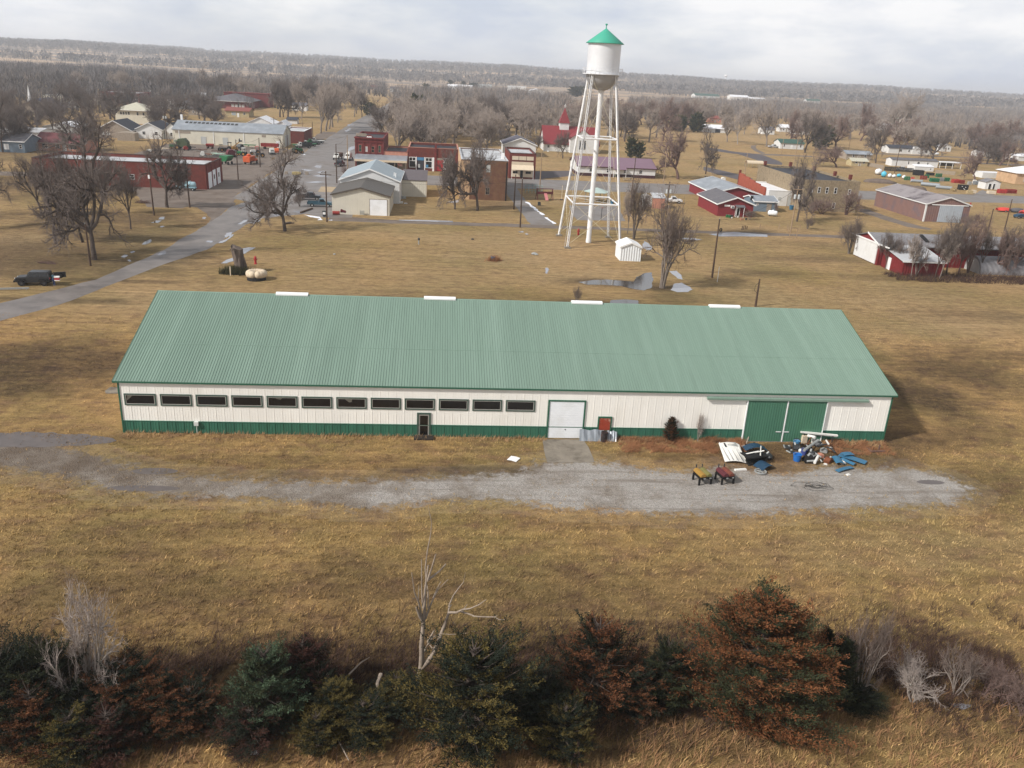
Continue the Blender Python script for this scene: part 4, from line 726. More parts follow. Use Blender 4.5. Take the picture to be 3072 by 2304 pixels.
BS = house('blue_shed', 'blue-grey shed with a galvanised roof attached beside the red shop', 'shed', 105.2, 111.2, 139.4, 147, 2.5, 'x', .9, bsid, galv, over=.25, trim=white, doors=[('f', 3.9, 1.0, 1.9, clad, clad)], wins=[('f', .8, 1.8, .5, .5, clad)])
MB().tube((-.3, 1.5, 2.5), (-.3, 1.5, 3.6), .35, n=12).build('black_flue', black, BS)
house('red_hall', 'red metal hall with a pale grey roof behind the red shop', 'building', 98.4, 111.4, 152, 174, 2.6, 'y', 1.7, rsid, galv, over=.4, trim=white)
q = thing('brick_wall', 'tall orange brick party wall stepping down beside the white building', 'wall', (111.5, 153, 0)); mb = MB()
for k in range(5): mb.bx(1.2+.55*k*0, 1.6, k*4.2, k*4.2+4.2, 0, 4.4+.35*k)
mb.build('masonry', mat('orange_brick', (146,74,56), .9, .2, 1.5), q); MB().bx(1.1, 1.7, 20.99, 21.3, 0, 6.6).build('end_pier', brick, q)
house('white_building', 'white painted building with a flat white roof between the brick wall and the stone one', 'building', 113.2, 121.4, 151, 170, 3.9, 'flat', 0, wsid, wroof, trim=white, par=.15, doors=[('f', 6., 1.3, 2.7, greyd, clad)], wins=[('f', 3.2, 1.8, 1.1, 1.1, greyd)])
ST = house('stone_building', 'two-storey rubble stone building with a black tar roof and white sash windows', 'building', 119.5, 134.2, 143.9, 178, 7.9, 'flat', 0, stone, tar, par=.55, wins=[('f', 1.9, 5.4, .75, 1.5), ('f', 4.0, 5.4, .75, 1.5), ('f', 6.1, 5.4, .75, 1.5), ('f', 8.4, 5.4, .75, 1.5), ('f', 12.2, 5.2, .7, 1.4), ('f', 8.6, 1.6, .75, 1.5), ('f', 12.4, 1.4, .7, 1.4)])
for k, (u, v) in enumerate(((1.8, 33.6), (9.5, 33.6), (12.6, 24), (13.2, 12), (14.2, 5))): MB().bx(u-.35, u+.35, v-.35, v+.35, 7.9, 9.1).build('chimney', brick, ST)
BM = house('metal_barn', 'mauve-brown ribbed metal barn with a streaky roof and pale sliding doors', 'barn', 147.1, 158.7, 133.6, 159, 4.35, 'y', 1.75, brmet, mat('streaky_roof', (150,142,142), .5, .1, .4, metal=.2, rib=1.4, ribd=1., stain=(84,74,76), stainamt=.6), over=.25, trim=wsid)
for u in (3.55, 6.65): o = MB().bx(u, u+3.05, -.12, -.03, .05, 4.15).build('sliding_door', mat('pale_blue_door', (166,174,182), .5, .08, .8, rib=.5, ribd=.4), BM)
MB().bx(1.3, 11., -.16, -.02, 4.15, 4.35).build('door_track', white, BM); MB().bx(2.4, 10.4, -.5, -.13, 0, .08).build('door_sill', conc, BM); MB().bx(-.15, .2, -.12, .2, 0, 4.3).build('corner_trim', wsid, BM)
# red barn with its long low roof, lean-to and the quonset tank
RB = thing('red_barn', 'dilapidated red barn with a huge white sliding door and a long weathered steel roof', 'barn', (106.6, 78.5, 0))
MB().extx([(0, 0), (9, 0), (9, 3.9), (4.5, 5.1), (0, 3.9)], 0, 34).build('wall', rbarn, RB)
rm = MB().extx([(-.6, 3.65), (4.5, 5.15), (4.5, 5.3), (-.6, 3.8)], -.4, 34.4); rm.extx([(4.5, 5.15), (9.6, 3.75), (9.6, 3.9), (4.5, 5.3)], -.4, 34.4); ro = rm.build('roof', galvold, RB)
MB().extx([(1.2, 4.2), (3.9, 5.0), (3.9, 5.32), (1.2, 4.5)], 9.3, 10.0).build('roof_hole', black, ro); MB().extx([(2.2, 4.5), (3.6, 4.9), (3.6, 5.25), (2.2, 4.85)], 32, 32.7).build('roof_hole', black, ro)
MB().bx(-.16, -.02, .6, 8.9, .15, 3.75).build('sliding_door', wsid, RB); MB().bx(-.3, -.05, -3.5, 12, 3.78, 4.0).build('door_track', white, RB)
MB().extx([(-.65, 3.55), (4.5, 5.1), (4.5, 5.4), (-.65, 3.85)], -.46, -.41).build('bargeboard', white, RB)
house('lean_to', 'red lean-to shed with a patched white roof and white corner boards', 'shed', 107.1, 114.4, 70.6, 77.9, 2.55, 'shed', 1.2, rbarn, wornroof, over=.4, trim=white, doors=[('l', 4.6, .9, 2.1, white)], wins=())
LQ = thing('quonset_tank', 'long grey round-topped steel shelter half hidden behind brush', 'shelter', (123.7, 73.5, 0)); pr = [(5.2*(.5-.5*math.cos(a)), 2.9*math.sin(a)) for a in np.linspace(0, math.pi, 16)]; MB().extx(pr, 0, 13).build('shell', galvold, LQ); MB().extx([(p[0]*.86+.36, p[1]*.86) for p in pr], -.05, -.005).build('end_panel', greyd, LQ)
q = thing('ruined_shed', 'small roofless ruin of pale blocks and red brick in the vacant lot', 'ruin', (76.2, 137.6, 0)); mb = MB()
for k in range(6): mb.bx(k*.5, k*.5+.5, 3, 3.4, 0, 3.2-.25*abs(k-2))
mb.bx(0, .35, 0, 3, 0, 1.6).bx(0, .3, 1.4, 3, 1.6, 2.6); mb.build('block_wall', wsid, q); MB().bx(2.5, 5.6, .1, .45, 0, 2.5).bx(5.3, 5.6, .45, 3, 0, 2.1).build('brick_wall', salmon, q); MB().extx([(0, 2.5), (3.2, 3.3), (3.2, 3.4), (0, 2.6)], 2.4, 5.8).build('roof_panel', wornroof, q)
# far right houses and trailers
T1 = house('mobile_home', 'white mobile home with a black roof and small front gable at the far right', 'mobile home', 257.5, 281, 360.7, 368.5, 2.7, 'x', 1.3, wsid, shingb, over=.3, wins=[('f', 6.5, 1.6, 1.5, 1.2), ('f', 11, 1.6, 1., 1.2), ('f', 13, 1.6, 1., 1.2), ('f', 20.5, 1.6, 1.4, 1.3)])
MB().exty([(12.3, 2.6), (14.8, 4.1), (17.3, 2.6)], -.6, 2).bx(12.6, 17, -.5, 0, 0, 2.6).build('front_gable', wsid, T1)
T2 = house('mobile_home', 'long white mobile home with a grey roof behind a dark fence', 'mobile home', 220.3, 241.2, 287.4, 292.6, 2.6, 'x', .7, wsid, shing, over=.2, wins=[('f', 7.5, 1.5, .7, 1.4), ('f', 12, 1.5, 1.2, 1.3), ('f', 16.2, 1.6, .8, 1.)])
MB().bx(21, 31, -1.2, 4, 2.35, 2.6).build('porch_roof', wsid, T2); 
for u in (21.2, 24, 27, 30.8): MB().bx(u, u+.15, -1.1, -.95, 0, 2.35).build('porch_post', white, T2)
pass; MB().bx(22, 29, 1, 1.2, .8, 2.2).build('porch_glass', glass, T2)
house('carport', 'white carport shelter with a small window in its gable beside black trailers', 'carport', 220.5, 228.7, 269, 275, 1.7, 'x', .6, wsid, wroof, over=.1, wins=[('f', 6.8, 1., .6, .7)])
house('gable_shed', 'pale gable shed beside a security lamp at the far right', 'shed', 310.5, 318.2, 367, 373, 1.9, 'x', 1.5, wsid, wornroof, over=.2, doors=[('f', 4, 1.2, 1.6, clad)])
SS = house('striped_shed', 'small open white shed with a grey striped roof at the roadside yard', 'shed', 214.5, 219.9, 212.4, 216.6, 2.35, 'y', .9, wsid, galvold, over=.2, doors=[('f', 1.6, .9, 1.9, black), ('f', 3.1, .7, 1.9, black)])
house('tan_house', 'tan brick house with a white hipped roof cut off by the right edge', 'house', 240.7, 256, 234.3, 246, 4.0, 'hip', 2.2, tanst, wroof, over=.6, trim=white, wins=[('f', 3.4, 1.8, .6, 1.8), ('f', 8, 1.8, 1.2, 1.6)])
house('flat_carport', 'low white flat carport behind the tan house at the right', 'carport', 239, 248, 252, 258, 2.1, 'flat', 0, wsid, wroof, par=.05)
house('small_white_house', 'small white house with a green roof beside a big bare tree', 'house', 197.9, 210.2, 357, 366, 2.8, 'x', 1.6, wsid, greenroof, over=.4, wins=[('f', 2, 1.6, .8, 1.2), ('f', 10.6, 1.6, .9, 1.3)], doors=[('f', 6, .9, 2., white)])
house('white_ranch', 'white ranch house with an open carport beside two cedars', 'house', 191.2, 207, 466.6, 478, 2.4, 'x', 2., wsid, wroof, over=.5, wins=[('f', 3, 1.5, 1.4, 1.)], doors=[('f', 9, 3.4, 2.2, shingb)])
house('white_house', 'white house with a porch seen behind bare trees east of the park', 'house', 232.5, 240.5, 475, 483, 2.9, 'x', 1.7, wsid, shing, wins=[('f', 2, 1.5, 1, 1.2), ('f', 6, 1.5, 1, 1.2)])
house('white_house', 'two-storey white house behind bare trees right of the park', 'house', 262.3, 271.6, 494, 504, 4.8, 'y', 2.2, wsid, shing, wins=[('f', 2, 3.5, 1, 1.4), ('f', 6.5, 3.5, 1, 1.4), ('f', 4, 1.2, 2, 1.2)])
house('hip_house', 'white low building beside a parked truck at the far right edge', 'house', 321, 340, 349, 360, 2.3, 'hip', 1.4, wsid, wroof, over=.3)
house('dark_roof_shed', 'small white shed with a dark roof behind the street lamp', 'shed', -49.8, -44.8, 369.6, 375, 1.8, 'x', 1.1, wsid, shingb, over=.3)
for k, (cr_, px, py, w, d, h, rf, rs, wm, rm_, lb) in enumerate([('a1',1810,885,9,8,3.2,'y',2,wsid,wroof,'white gabled house among dark trees behind the white cottages'),('a1',1990,885,8,7,3.,'x',1.6,wsid,shing,'white house with a grey roof right of the white gabled one'),('a1',690,868,13,8,2.4,'flat',0,greyd,wroof,'low pale flat building beside the slate-roofed church'),('a1',2120,800,9,8,3.4,'x',2,clad,wornroof,'pale grey house behind the cottages left of the brick school'),('a3',280,235,10,8,3,'x',2,wsid,shing,'pale house with a grey roof near the far end of main street'),('a3',430,245,9,7,3,'x',1.8,brick3,redshing,'brown house with a reddish roof near the far end of main street'),('a3',900,235,11,8,3.2,'y',2,clad,wornroof,'pale gabled shed on the winding road beyond the wood'),('a6',640,590,12,9,3.8,'x',2.2,wsid,wroof,'white house half hidden by the pale cottonwood'),('a6',1240,470,9,8,3.4,'x',2,bsid,shing,'blue-grey house in the wood behind the mobile homes'),('a6',2080,545,14,8,3,'x',1.8,clad,shing,'grey house far back at the right edge'),('a6',290,925,12,7,2.4,'x',1.2,clad,galv,'grey shed with a metal roof behind the stone building'),('a6',300,1000,7,5,2.,'x',1.,tanwall,creamroof,'small tan shed by the board fence'),('a6',1300,830,6,5,2.6,'y',1.4,wsid,wroof,'small white shed right of the black-roofed mobile home'),('a5',1420,700,9,7,3.,'x',1.8,wsid,wroof,'white trailer behind the round park tree'),('a5',660,600,10,8,3.2,'x',1.8,salmon,redshing,'reddish house behind the white ranch house'),('a2',330,520,9,8,3.2,'x',2,clad,shing,'grey house behind the left end of the machine shop'),('a2',1420,470,9,7,3,'x',1.6,wsid,shing,'pale house behind the trees of the main street verge')]):
    x, y = at(cr_, px, py); house('small_house', lb, 'house', x-w/2, x+w/2, y, y+d, h, rf, rs, wm, rm_, over=.4, wins=[('f', w*.28, 1.7, 1., 1.2), ('f', w*.75, 1.7, 1., 1.2)], doors=[('f', w*.5, .9, 2., clad)])
# farms and sheds far out
for (x0, x1, y0, y1, h, rf, rs, wm, rm_, lb) in [(491.9,538,1514,1542,4.6,'x',3.4,wsid,greenroof,'long white barn with a green roof far beyond the town'), (547.5,581,1478,1502,6.,'x',3.2,wsid,wroof,'large white barn beside the green-roofed one far away'), (579,612.6,1482,1496,4.4,'x',2.2,wsid,wroof,'low row of white farm sheds right of the large far barn'), (722,750,1554,1570,5.,'x',3.,wsid,greenroof,'white farmhouse far off at the right of the barns'), (130.4,159.2,1311,1330,7.4,'flat',0,wsid,wroof,'long white flat warehouse beyond the town centre'), (142.8,165.5,1105,1128,5.5,'y',3.2,wsid,wroof,'white gabled shed in front of the tan field near the tower'), (88.4,112.4,1437,1455,5.4,'flat',0,greyd,wroof,'pale warehouse beside dark cedars beyond the town centre'), (-162.8,-148.5,1056,1070,4.8,'y',2.2,greyd,wroof,'open white farm shed on a rise far left of the street'), (-33,-19,957,968,3.8,'x',1.9,wsid,shing,'white house at the far end of main street'), (35,70,1180,1200,5,'x',2.5,wsid,wroof,'white shed beside the winding road beyond the town'), (960,990,1900,1915,6,'x',3,wsid,wroof,'pair of white sheds far off on the right plain'), (-560,-548,1150,1160,4,'x',2,wsid,shing,'lone pale farmhouse in the dark far left woods')]:
    house('farm_building', lb, 'barn', x0, x1, y0, y1, h, rf, rs, wm, rm_, over=.4, group='farm buildings beyond the town', doors=[('f', (x1-x0)*.4, 4, 3.2, shingb)])
fw = thing('distant_water_tower', 'tiny white water tower on the far ridge', 'water tower', (1130, 3300, float(hillz(1130, 3300)))); mb = MB().tube((0,0,0), (0,0,24), 2.2, n=8); mb.build('column', white, fw); MB().lathe([(0, 24), (6, 26), (7, 29), (5, 32), (0, 33)], 12).build('tank', white, fw)
# ------------------------------------------------------------------ trees
bark = mat('bark_dark', (82,72,66), .95, .25, 4.); barkg = mat('bark_grey', (122,112,104), .95, .2, 4.); barkl = mat('bark_pale', (150,140,130), .95, .18, 4.); barkr = mat('bark_reddish', (104,82,76), .95, .2, 4.); bone = mat('dead_wood', (148,134,120), .85, .22, 5., stain=(112,94,78), stainamt=.4); twd = mat('twigs_dark', (112,101,95), .95, .2, 3.); twg = mat('twigs_grey', (160,147,137), .95, .2, 3.); twl = mat('twigs_pale', (164,152,144), .95, .18, 3.); twr = mat('twigs_reddish', (128,108,100), .95, .2, 3.)  # dark bark and twigs also paint in cloud shade over the left-hand trees
def nrm(v): return v/(np.linalg.norm(v)+1e-9)
def grow(rs, kind, H, minis=3):
    """segments of a bare tree: list of (p0, p1, r0, r1, level)"""
    segs = []; P = dict(spread=(6, 7, 7, 9), vase=(6, 7, 7, 8), bush=(7, 6, 6, 7), tall=(11, 7, 6, 8))[kind]
    def branch(p, d, L, r, lev, up):
        n = (5, 5, 4, 3, 2)[lev]; wob = (.10, .20, .26, .28, .3)[lev]; pts = [p]; q = p; dd = d
        for k in range(n):
            dd = nrm(dd+rs.normal(0, wob, 3)+np.array([0, 0, up])); q = q+dd*L/n; pts.append(q)
        taper = .55 if lev < 4 else .3
        if lev == 0 and kind in ('tall',): taper = .25
        for k in range(n): segs.append((pts[k], pts[k+1], r*(1-(1-taper)*k/n), r*(1-(1-taper)*(k+1)/n), lev))
        if lev == 4:
            for c in range(minis):
                f = rs.uniform(.2, 1); i = min(int(f*n), n-1); pp = pts[i]+(pts[i+1]-pts[i])*(f*n-i); nd = nrm(nrm(pts[i+1]-pts[i])+rs.normal(0, .55, 3)+np.array([0, 0, .2])); segs.append((pp, pp+nd*L*rs.uniform(.4, .8), r*.5, r*.2, 5))
            return
        nc = P[lev] if lev > 0 else P[0]
        for c in range(nc):
            if lev == 0: f = {'spread': rs.uniform(.78, 1.), 'vase': rs.uniform(.7, 1.), 'bush': rs.uniform(.2, 1.), 'tall': .3+.7*(c+.5)/nc}[kind]
            else: f = .3+.7*(c+rs.uniform(.2, 1))/nc
            f = min(f, 1.); i = min(int(f*n), n-1); pp = pts[i]+(pts[i+1]-pts[i])*(f*n-i); base = nrm(pts[i+1]-pts[i])
            az = c*2.4+rs.uniform(-.5, .5) if lev == 0 else rs.uniform(0, 6.28)
            a = nrm(np.cross(base, [1, .2, .1])); b = np.cross(base, a); side = a*math.cos(az)+b*math.sin(az)
            ang = {'spread': (48, 40, 42, 40), 'vase': (33, 36, 40, 40), 'bush': (38, 34, 36, 38), 'tall': (48, 42, 42, 40)}[kind][lev]*rs.uniform(.7, 1.25)
            nd = nrm(base*math.cos(R(ang))+side*math.sin(R(ang)))
            ratio = {'spread': (1.9, .60, .55, .48), 'vase': (1.5, .58, .52, .48), 'bush': (.9, .62, .58, .5), 'tall': (.5, .55, .55, .5)}[kind][lev]*rs.uniform(.75, 1.15)
            if kind == 'tall' and lev == 0: ratio *= 1.25-.75*f
            branch(pp, nd, L*ratio, r*((.56 if kind == 'spread' else .55) if lev == 0 else .5), lev+1, (.0, .12, .09, .06, .03)[lev+1] if kind != 'vase' else (.0, .10, .14, .14, .10)[lev+1])
    if kind == 'bush':
        for k in range(6):
            a = k*1.05+rs.uniform(-.3, .3); branch(np.array([.25*math.cos(a), .25*math.sin(a), 0]), nrm(np.array([.35*math.cos(a), .35*math.sin(a), 1])), H*.42, .055*H/4, 1, .03)
    else:
        L0 = {'spread': .25, 'vase': .34, 'tall': .85}[kind]*H
        branch(np.array([0, 0, -.1]), nrm(np.array([rs.uniform(-.1, .1), rs.uniform(-.1, .1), 1])), L0, H*(.036 if kind == 'spread' else .030), 0, .02)
    return segs
def tubes(segs, n):
    """arrays of an n-sided tube for each segment"""
    p0 = np.array([s[0] for s in segs]); p1 = np.array([s[1] for s in segs]); r0 = np.array([s[2] for s in segs]); r1 = np.array([s[3] for s in segs])
    d = p1-p0; d /= np.linalg.norm(d, axis=1)[:, None]+1e-9; ref = np.where(np.abs(d[:, 2:3]) > .9, [[1., 0, 0]], [[0., 0, 1.]]); a = np.cross(d, ref); a /= np.linalg.norm(a, axis=1)[:, None]; b = np.cross(d, a)
    t = np.arange(n)*2*math.pi/n; c, s = np.cos(t), np.sin(t); ring = a[:, None, :]*c[None, :, None]+b[:, None, :]*s[None, :, None]
    V = np.concatenate([p0[:, None]+ring*r0[:, None, None], p1[:, None]+ring*r1[:, None, None]], 1).reshape(-1, 3)
    k = np.arange(len(segs))[:, None]*2*n; i = np.arange(n)[None]; j = (i+1) % n
    F = np.stack([k+i, k+j, k+n+j, k+n+i], -1).reshape(-1)
    return V, F
def tree_meshes(seed, kind, H, bk, tw, rmin=.012, minis=1):
    rs = np.random.RandomState(seed); sg = grow(rs, kind, H, minis); top = float(np.percentile([s[1][2] for s in sg if s[4] == 4], 93)); k = H/top
    sg = [(a*k, b*k, max(r0*k, rmin*(.75 if l == 5 else 1)), max(r1*k, rmin*.55), l) for a, b, r0, r1, l in sg]
    V, F = tubes([s for s in sg if s[4] <= 2], 6); t = fastmesh('trunk', V, F, 4, [bk], smooth=True)
    V, F = tubes([s for s in sg if s[4] > 2], 3); c = fastmesh('crown', V, F, 4, [tw])
    rad = float(np.percentile([math.hypot(s[1][0], s[1][1]) for s in sg], 96))
    return t, c, rad
TM = {}
def protos(key, kind, n, bk, tw, rmin, seed0): TM[key] = [tree_meshes(seed0+i, kind, 10., bk, tw, rmin, 2 if key in ('dark', 'bush', 'vdark') else 1)+(kind,) for i in range(n)]
protos('dark', 'spread', 3, bark, twd, .010, 11); protos('spread', 'spread', 3, barkg, twg, .016, 31); protos('vase', 'vase', 3, barkg, twg, .016, 51); protos('vdark', 'vase', 3, bark, twd, .012, 71); protos('pale', 'vase', 2, barkl, twl, .018, 91); protos('tall', 'tall', 2, barkg, twg, .016, 111); protos('red', 'spread', 2, barkr, twr, .016, 131); twm = mat('twigs_brown', (116,102,94), .95, .2, 3.); protos('bush', 'bush', 3, barkg, twm, .012, 151); protos('rbush', 'bush', 2, barkr, twr, .012, 171); protos('pbush', 'bush', 2, barkl, twl, .010, 191)
rt = random.Random(5)
def tree(name, label, x, y, H, key, wid=None, group=None, rz=None, lean=None, z=0, cat='tree'):
    t, c, rad, kind = rt.choice(TM[key]); o = thing(name, label, cat, (x, y, z), rt.uniform(0, 6.28) if rz is None else rz, group); s = H/10
    w = (wid/2)/rad if wid else s*rt.uniform(.9, 1.15)
    o.scale = (w, w, s)
    if lean: o.rotation_euler = (lean[1], lean[0], o.rotation_euler[2])
    link('trunk', t, o); link('crown', c, o); return o
def ptree(label, base, top, key, wpx=None, **kw):   # surveyed tree: base, height of its top and crown width in the photo
    x, y = at(*base); H = max(2., hgt((x, y), *top)); w = None
    if wpx:
        a = KEY[base[0]]; dist = (np.array([x, y, 0])-CAM_LOC) @ AF; w = wpx*a[2]*dist/FOC
    return tree(kw.pop('name', 'bare_tree'), label, x, y, H, key, w, **kw)
PT = ptree
PT('huge old bare tree with forking limbs on the lawn left of the curving road', ('b1',980,1240), ('b1',950,95), 'dark', 1000)
PT('leaning dark bare tree left of the huge forked tree', ('b1',580,1080), ('b1',350,200), 'dark', 640)
PT('bare tree partly hidden behind the huge forked tree', ('b1',860,1060), ('b1',700,260), 'vdark', 480)
PT('thin bare sapling between two big trees on the left lawn', ('b1',700,1040), ('b1',640,520), 'vdark', 180)
PT('slim bare tree between the huge tree and the utility poles', ('b1',1355,925), ('b1',1340,330), 'vdark', 360)
PT('forked bare tree beside the pale blue tank truck', ('b1',1735,700), ('b1',1760,70), 'dark', 560)
PT('bare tree reaching in from the left edge of the lawn', ('b1',-60,900), ('b1',60,170), 'dark', 520)
PT('bare brush tree in front of the long brick garage', ('b1',430,780), ('b1',380,230), 'vdark', 460)
PT('dense bare tree in front of the brick garage wall', ('b1',1050,760), ('b1',1040,210), 'vdark', 420)
PT('crooked dark tree beside the blue-grey house', ('a1',30,1345), ('a1',90,820), 'dark', 380)
PT('slim double-stemmed dark tree by the blue-grey house', ('a1',200,1310), ('a1',180,880), 'vdark', 260)
PT('leaning group of dark stems in front of the white garage', ('a1',590,1165), ('a1',480,830), 'vdark', 300)
PT('tall dark bare tree behind the grey cottage', ('a1',1010,1080), ('a1',980,770), 'dark', 260)
PT('broken-topped bare tree right of the white garage', ('a1',860,1140), ('a1',830,950), 'dark', 120)
PT('lone wide bare tree on the lawn beside the road bend', ('b2',1265,905), ('b2',1170,215), 'dark', 760, rz=2.2)
PT('left one of two bare trees in front of the tall brown brick hall', ('b3',1300,670), ('b3',1310,110), 'dark', 420)
PT('right one of two bare trees in front of the tall brown brick hall', ('b3',1540,685), ('b3',1600,30), 'dark', 520)
PT('leaning bare tree in front of the stone building', ('b5',1535,730), ('b5',1700,140), 'dark', 360, lean=(.16, 0))
PT('many-stemmed bare tree growing from the puddle by the white shed', ('b4',1230,1480), ('b4',1250,700), 'bush', 560, name='bare_tree')
PT('dense bare thicket tree behind the small white shed', ('b4',960,1010), ('b4',960,500), 'bush', 300)
PT('slim bare tree behind the puddle thicket', ('b4',900,960), ('b4',880,560), 'vase', 150)
PT('wide low-forked bare tree across the street from the red shop', ('a5',265,1205), ('a5',280,740), 'red', 560)
PT('bare tree beside the wide low-forked one by the park road', ('a5',560,1150), ('a5',620,740), 'dark', 250)
PT('bare tree left of three in the dry park', ('a5',790,805), ('a5',850,540), 'spread', 190)
PT('bare tree second from the left in the dry park', ('a5',900,830), ('a5',970,480), 'pale', 230)
PT('round bare tree in the middle of the dry park', ('a5',1210,855), ('a5',1250,470), 'spread', 330)
PT('big dark bare tree beside the small white green-roofed house', ('a5',1620,920), ('a5',1600,540), 'dark', 420)
PT('bare tree behind the white house car in the park', ('a5',1470,780), ('a5',1420,500), 'red', 260)
PT('purple-grey bare tree right of the dark evergreen', ('a5',1950,895), ('a5',1980,570), 'red', 400)
PT('pinkish bare shrub tree behind the stone building roof', ('a5',1960,1080), ('a5',1960,880), 'red', 480)
PT('grey bare tree far back in the park', ('a5',970,725), ('a5',1060,500), 'pale', 260)
PT('dark bare tree by the trailer fence', ('a6',490,965), ('a6',500,570), 'dark', 300)
PT('broken bare tree in front of the black-roofed mobile home', ('a6',1020,890), ('a6',1050,620), 'dark', 170)
PT('rounded bare tree with a thick trunk behind the roadside yard', ('a6',1640,1175), ('a6',1640,860), 'red', 370)
PT('large pale-limbed cottonwood towering behind the mobile home', ('a6',720,745), ('a6',850,215), 'pale', 520)
PT('rusty orange-brown bare tree left of the pale cottonwood', ('a6',300,640), ('a6',290,300), 'red', 260)
PT('small round bare tree on the church lawn', ('b4',280,240), ('b4',270,10), 'dark', 190)
PT('bare tree behind the church at the tower leg', ('a4',1240,1520), ('a4',1230,1150), 'dark', 330)
PT('bare tree left of the white gabled house', ('f2',1030,330), ('f2',980,-60), 'dark', 420)
PT('bare tree close right of the white gabled house', ('f2',1720,360), ('f2',1690,60), 'vdark', 300)
for k, (bx_, by_, ty_, w, kk) in enumerate([(1650,712,245,330,'vase'),(1705,688,230,300,'spread'),(1740,668,250,280,'vase'),(1775,648,240,260,'spread'),(1830,600,260,240,'vase'),(2010,537,240,240,'spread'),(2090,540,290,220,'vdark'),(1215,540,200,300,'dark'),(1250,540,190,260,'vdark'),(1300,535,220,260,'dark'),(1440,560,200,260,'vase'),(560,520,380,160,'vdark')]):
    PT(['nearest bare tree of the row on the main street verge','second bare tree of the row on the main street verge','third bare tree of the row on the main street verge','fourth bare tree of the row on the main street verge','bare tree at the far end of the verge row','lone bare tree beside the far end of main street','bare tree next to the lone one at the street end','left stem of the dark clump behind the white sheds','middle tree of the dark clump behind the white sheds','right tree of the dark clump behind the white sheds','bare tree behind the dark-roofed small shed','small bare tree in front of the brick school'][k], ('a2',bx_,by_), ('a2',bx_,ty_), kk, w)
for k, (x_, y_, ty, kk, w) in enumerate([(180,1010,640,'bush',330),(240,1020,700,'bush',200),(600,1190,800,'vdark',240),(720,1200,850,'bush',200),(900,1285,830,'tall',200),(960,1275,900,'bush',200),(1180,1290,740,'vdark',300),(1230,1300,850,'tall',220),(1310,1260,640,'vdark',330),(1450,1240,720,'red',300),(1560,1230,640,'rbush',320),(1700,1245,760,'vdark',280),(1850,1245,800,'red',300),(1960,1250,740,'vdark',260),(2100,1260,780,'red',300),(2200,1260,720,'vdark',260),(1660,700,560,'rbush',260),(1540,690,590,'bush',200)]):
    PT(['left of two bushes at the white barn door','right of two bushes at the white barn door','crooked sapling between the barn and its lean-to','bush at the lean-to white door','leaning sapling on the lean-to front wall','bush against the lean-to front wall','bare tree at the lean-to right corner','thin pale sapling at the lean-to right corner','bare tree between lean-to and grey shelter','reddish bare tree left of the grey shelter','red-brown brush at the end of the grey shelter','bare tree over the shelter end panel','reddish tree in front of the grey shelter','dark tree in front of the grey shelter','reddish tree near the right frame edge by the shelter','dark tree at the right frame edge by the shelter','red-brown bush behind the mauve barn corner','grey bush behind the mauve barn sill'][k], ('b6',x_,y_), ('b6',x_,ty), kk, w, group='brush along the red barn', name='brush_tree')
PT('small bare bush by the alley posts in front of the stone building', ('b5',1650,810), ('b5',1640,700), 'bush', 150, name='bush')
PT('dark vine-covered bush against the stone building', ('b5',2060,660), ('b5',2100,420), 'rbush', 330, name='bush'); PT('low dark brush at the foot of the stone wall', ('b5',1800,650), ('b5',1800,500), 'rbush', 330, name='bush'); PT('dark brush at the left foot of the stone wall', ('b5',1700,640), ('b5',1700,520), 'rbush', 240, name='bush')
PT('bare bush beside the parked pickup and tree trunk', ('b2',1420,640), ('b2',1430,520), 'bush', 160, name='bush'); PT('dead shrub at the shop corner by the street', ('a2',1910,1190), ('a2',1920,1080), 'rbush', 120, name='bush')
PT('dry weed stalks behind the barn roof ridge', ('b4',410,1640), ('b4',420,1490), 'bush', 110, name='bush')
# bare trees of the woods around the town: each one a thing, in groups
BOX = [(-69,-28,138,156),(-69,-24,246,288),(-51,-34,280,297),(-87,-73,398,412),(-118,-84,470,514),(-118,-104,256,274),(-98,-82,206,220),(-117,-100,324,342),(-98,-70,254,276),(-197,-166,440,460),(-174,-150,462,488),(-1,33,193,222),(45,56,185,208),(49,63,254,273),(67,92,278,301),(69,96,198,220),(-24,2,100,480),(-1,420,160,215),(92,180,100,182),(219,252,260,294),(256,283,358,370),(190,208,464,480),(196,212,355,368),(210,260,205,262)]
def free(x, y, d=2.): return not any(a-d < x < b+d and c-d < y < e+d for a, b, c, e in BOX)
def wood(name, label, group, poly, n, dmin, keys, h0, h1):
    xs = [p[0] for p in poly]; ys = [p[1] for p in poly]; pts = []; tries = 0
    while len(pts) < n and tries < 6000:
        tries += 1; x, y = rt.uniform(min(xs), max(xs)), rt.uniform(min(ys), max(ys)); ins = False
        for (ax, ay), (bx_, by_) in zip(poly, poly[1:]+poly[:1]):
            if (ay > y) != (by_ > y) and x < (bx_-ax)*(y-ay)/(by_-ay)+ax: ins = not ins
        if ins and free(x, y) and all((x-a)**2+(y-b)**2 > dmin**2 for a, b in pts): pts.append((x, y))
    for x, y in pts: tree(name, label, x, y, rt.uniform(h0, h1), rt.choice(keys), None, group)
wood('bare_tree', 'grey bare tree in the wood directly behind the brick shops', 'bare trees behind the brick shops', [(1,224),(50,224),(66,262),(66,310),(90,330),(84,420),(40,440),(4,420),(-2,300)], 66, 6.2, ['vase','vase','spread','vdark','tall'], 11, 16)
wood('bare_tree', 'dark bare tree among the houses left of the machine shop', 'bare trees among the left houses', [(-70,290),(-56,330),(-90,390),(-130,440),(-175,435),(-160,380),(-130,300),(-122,240),(-100,236)], 21, 10, ['dark','vdark','vdark'], 8, 13)
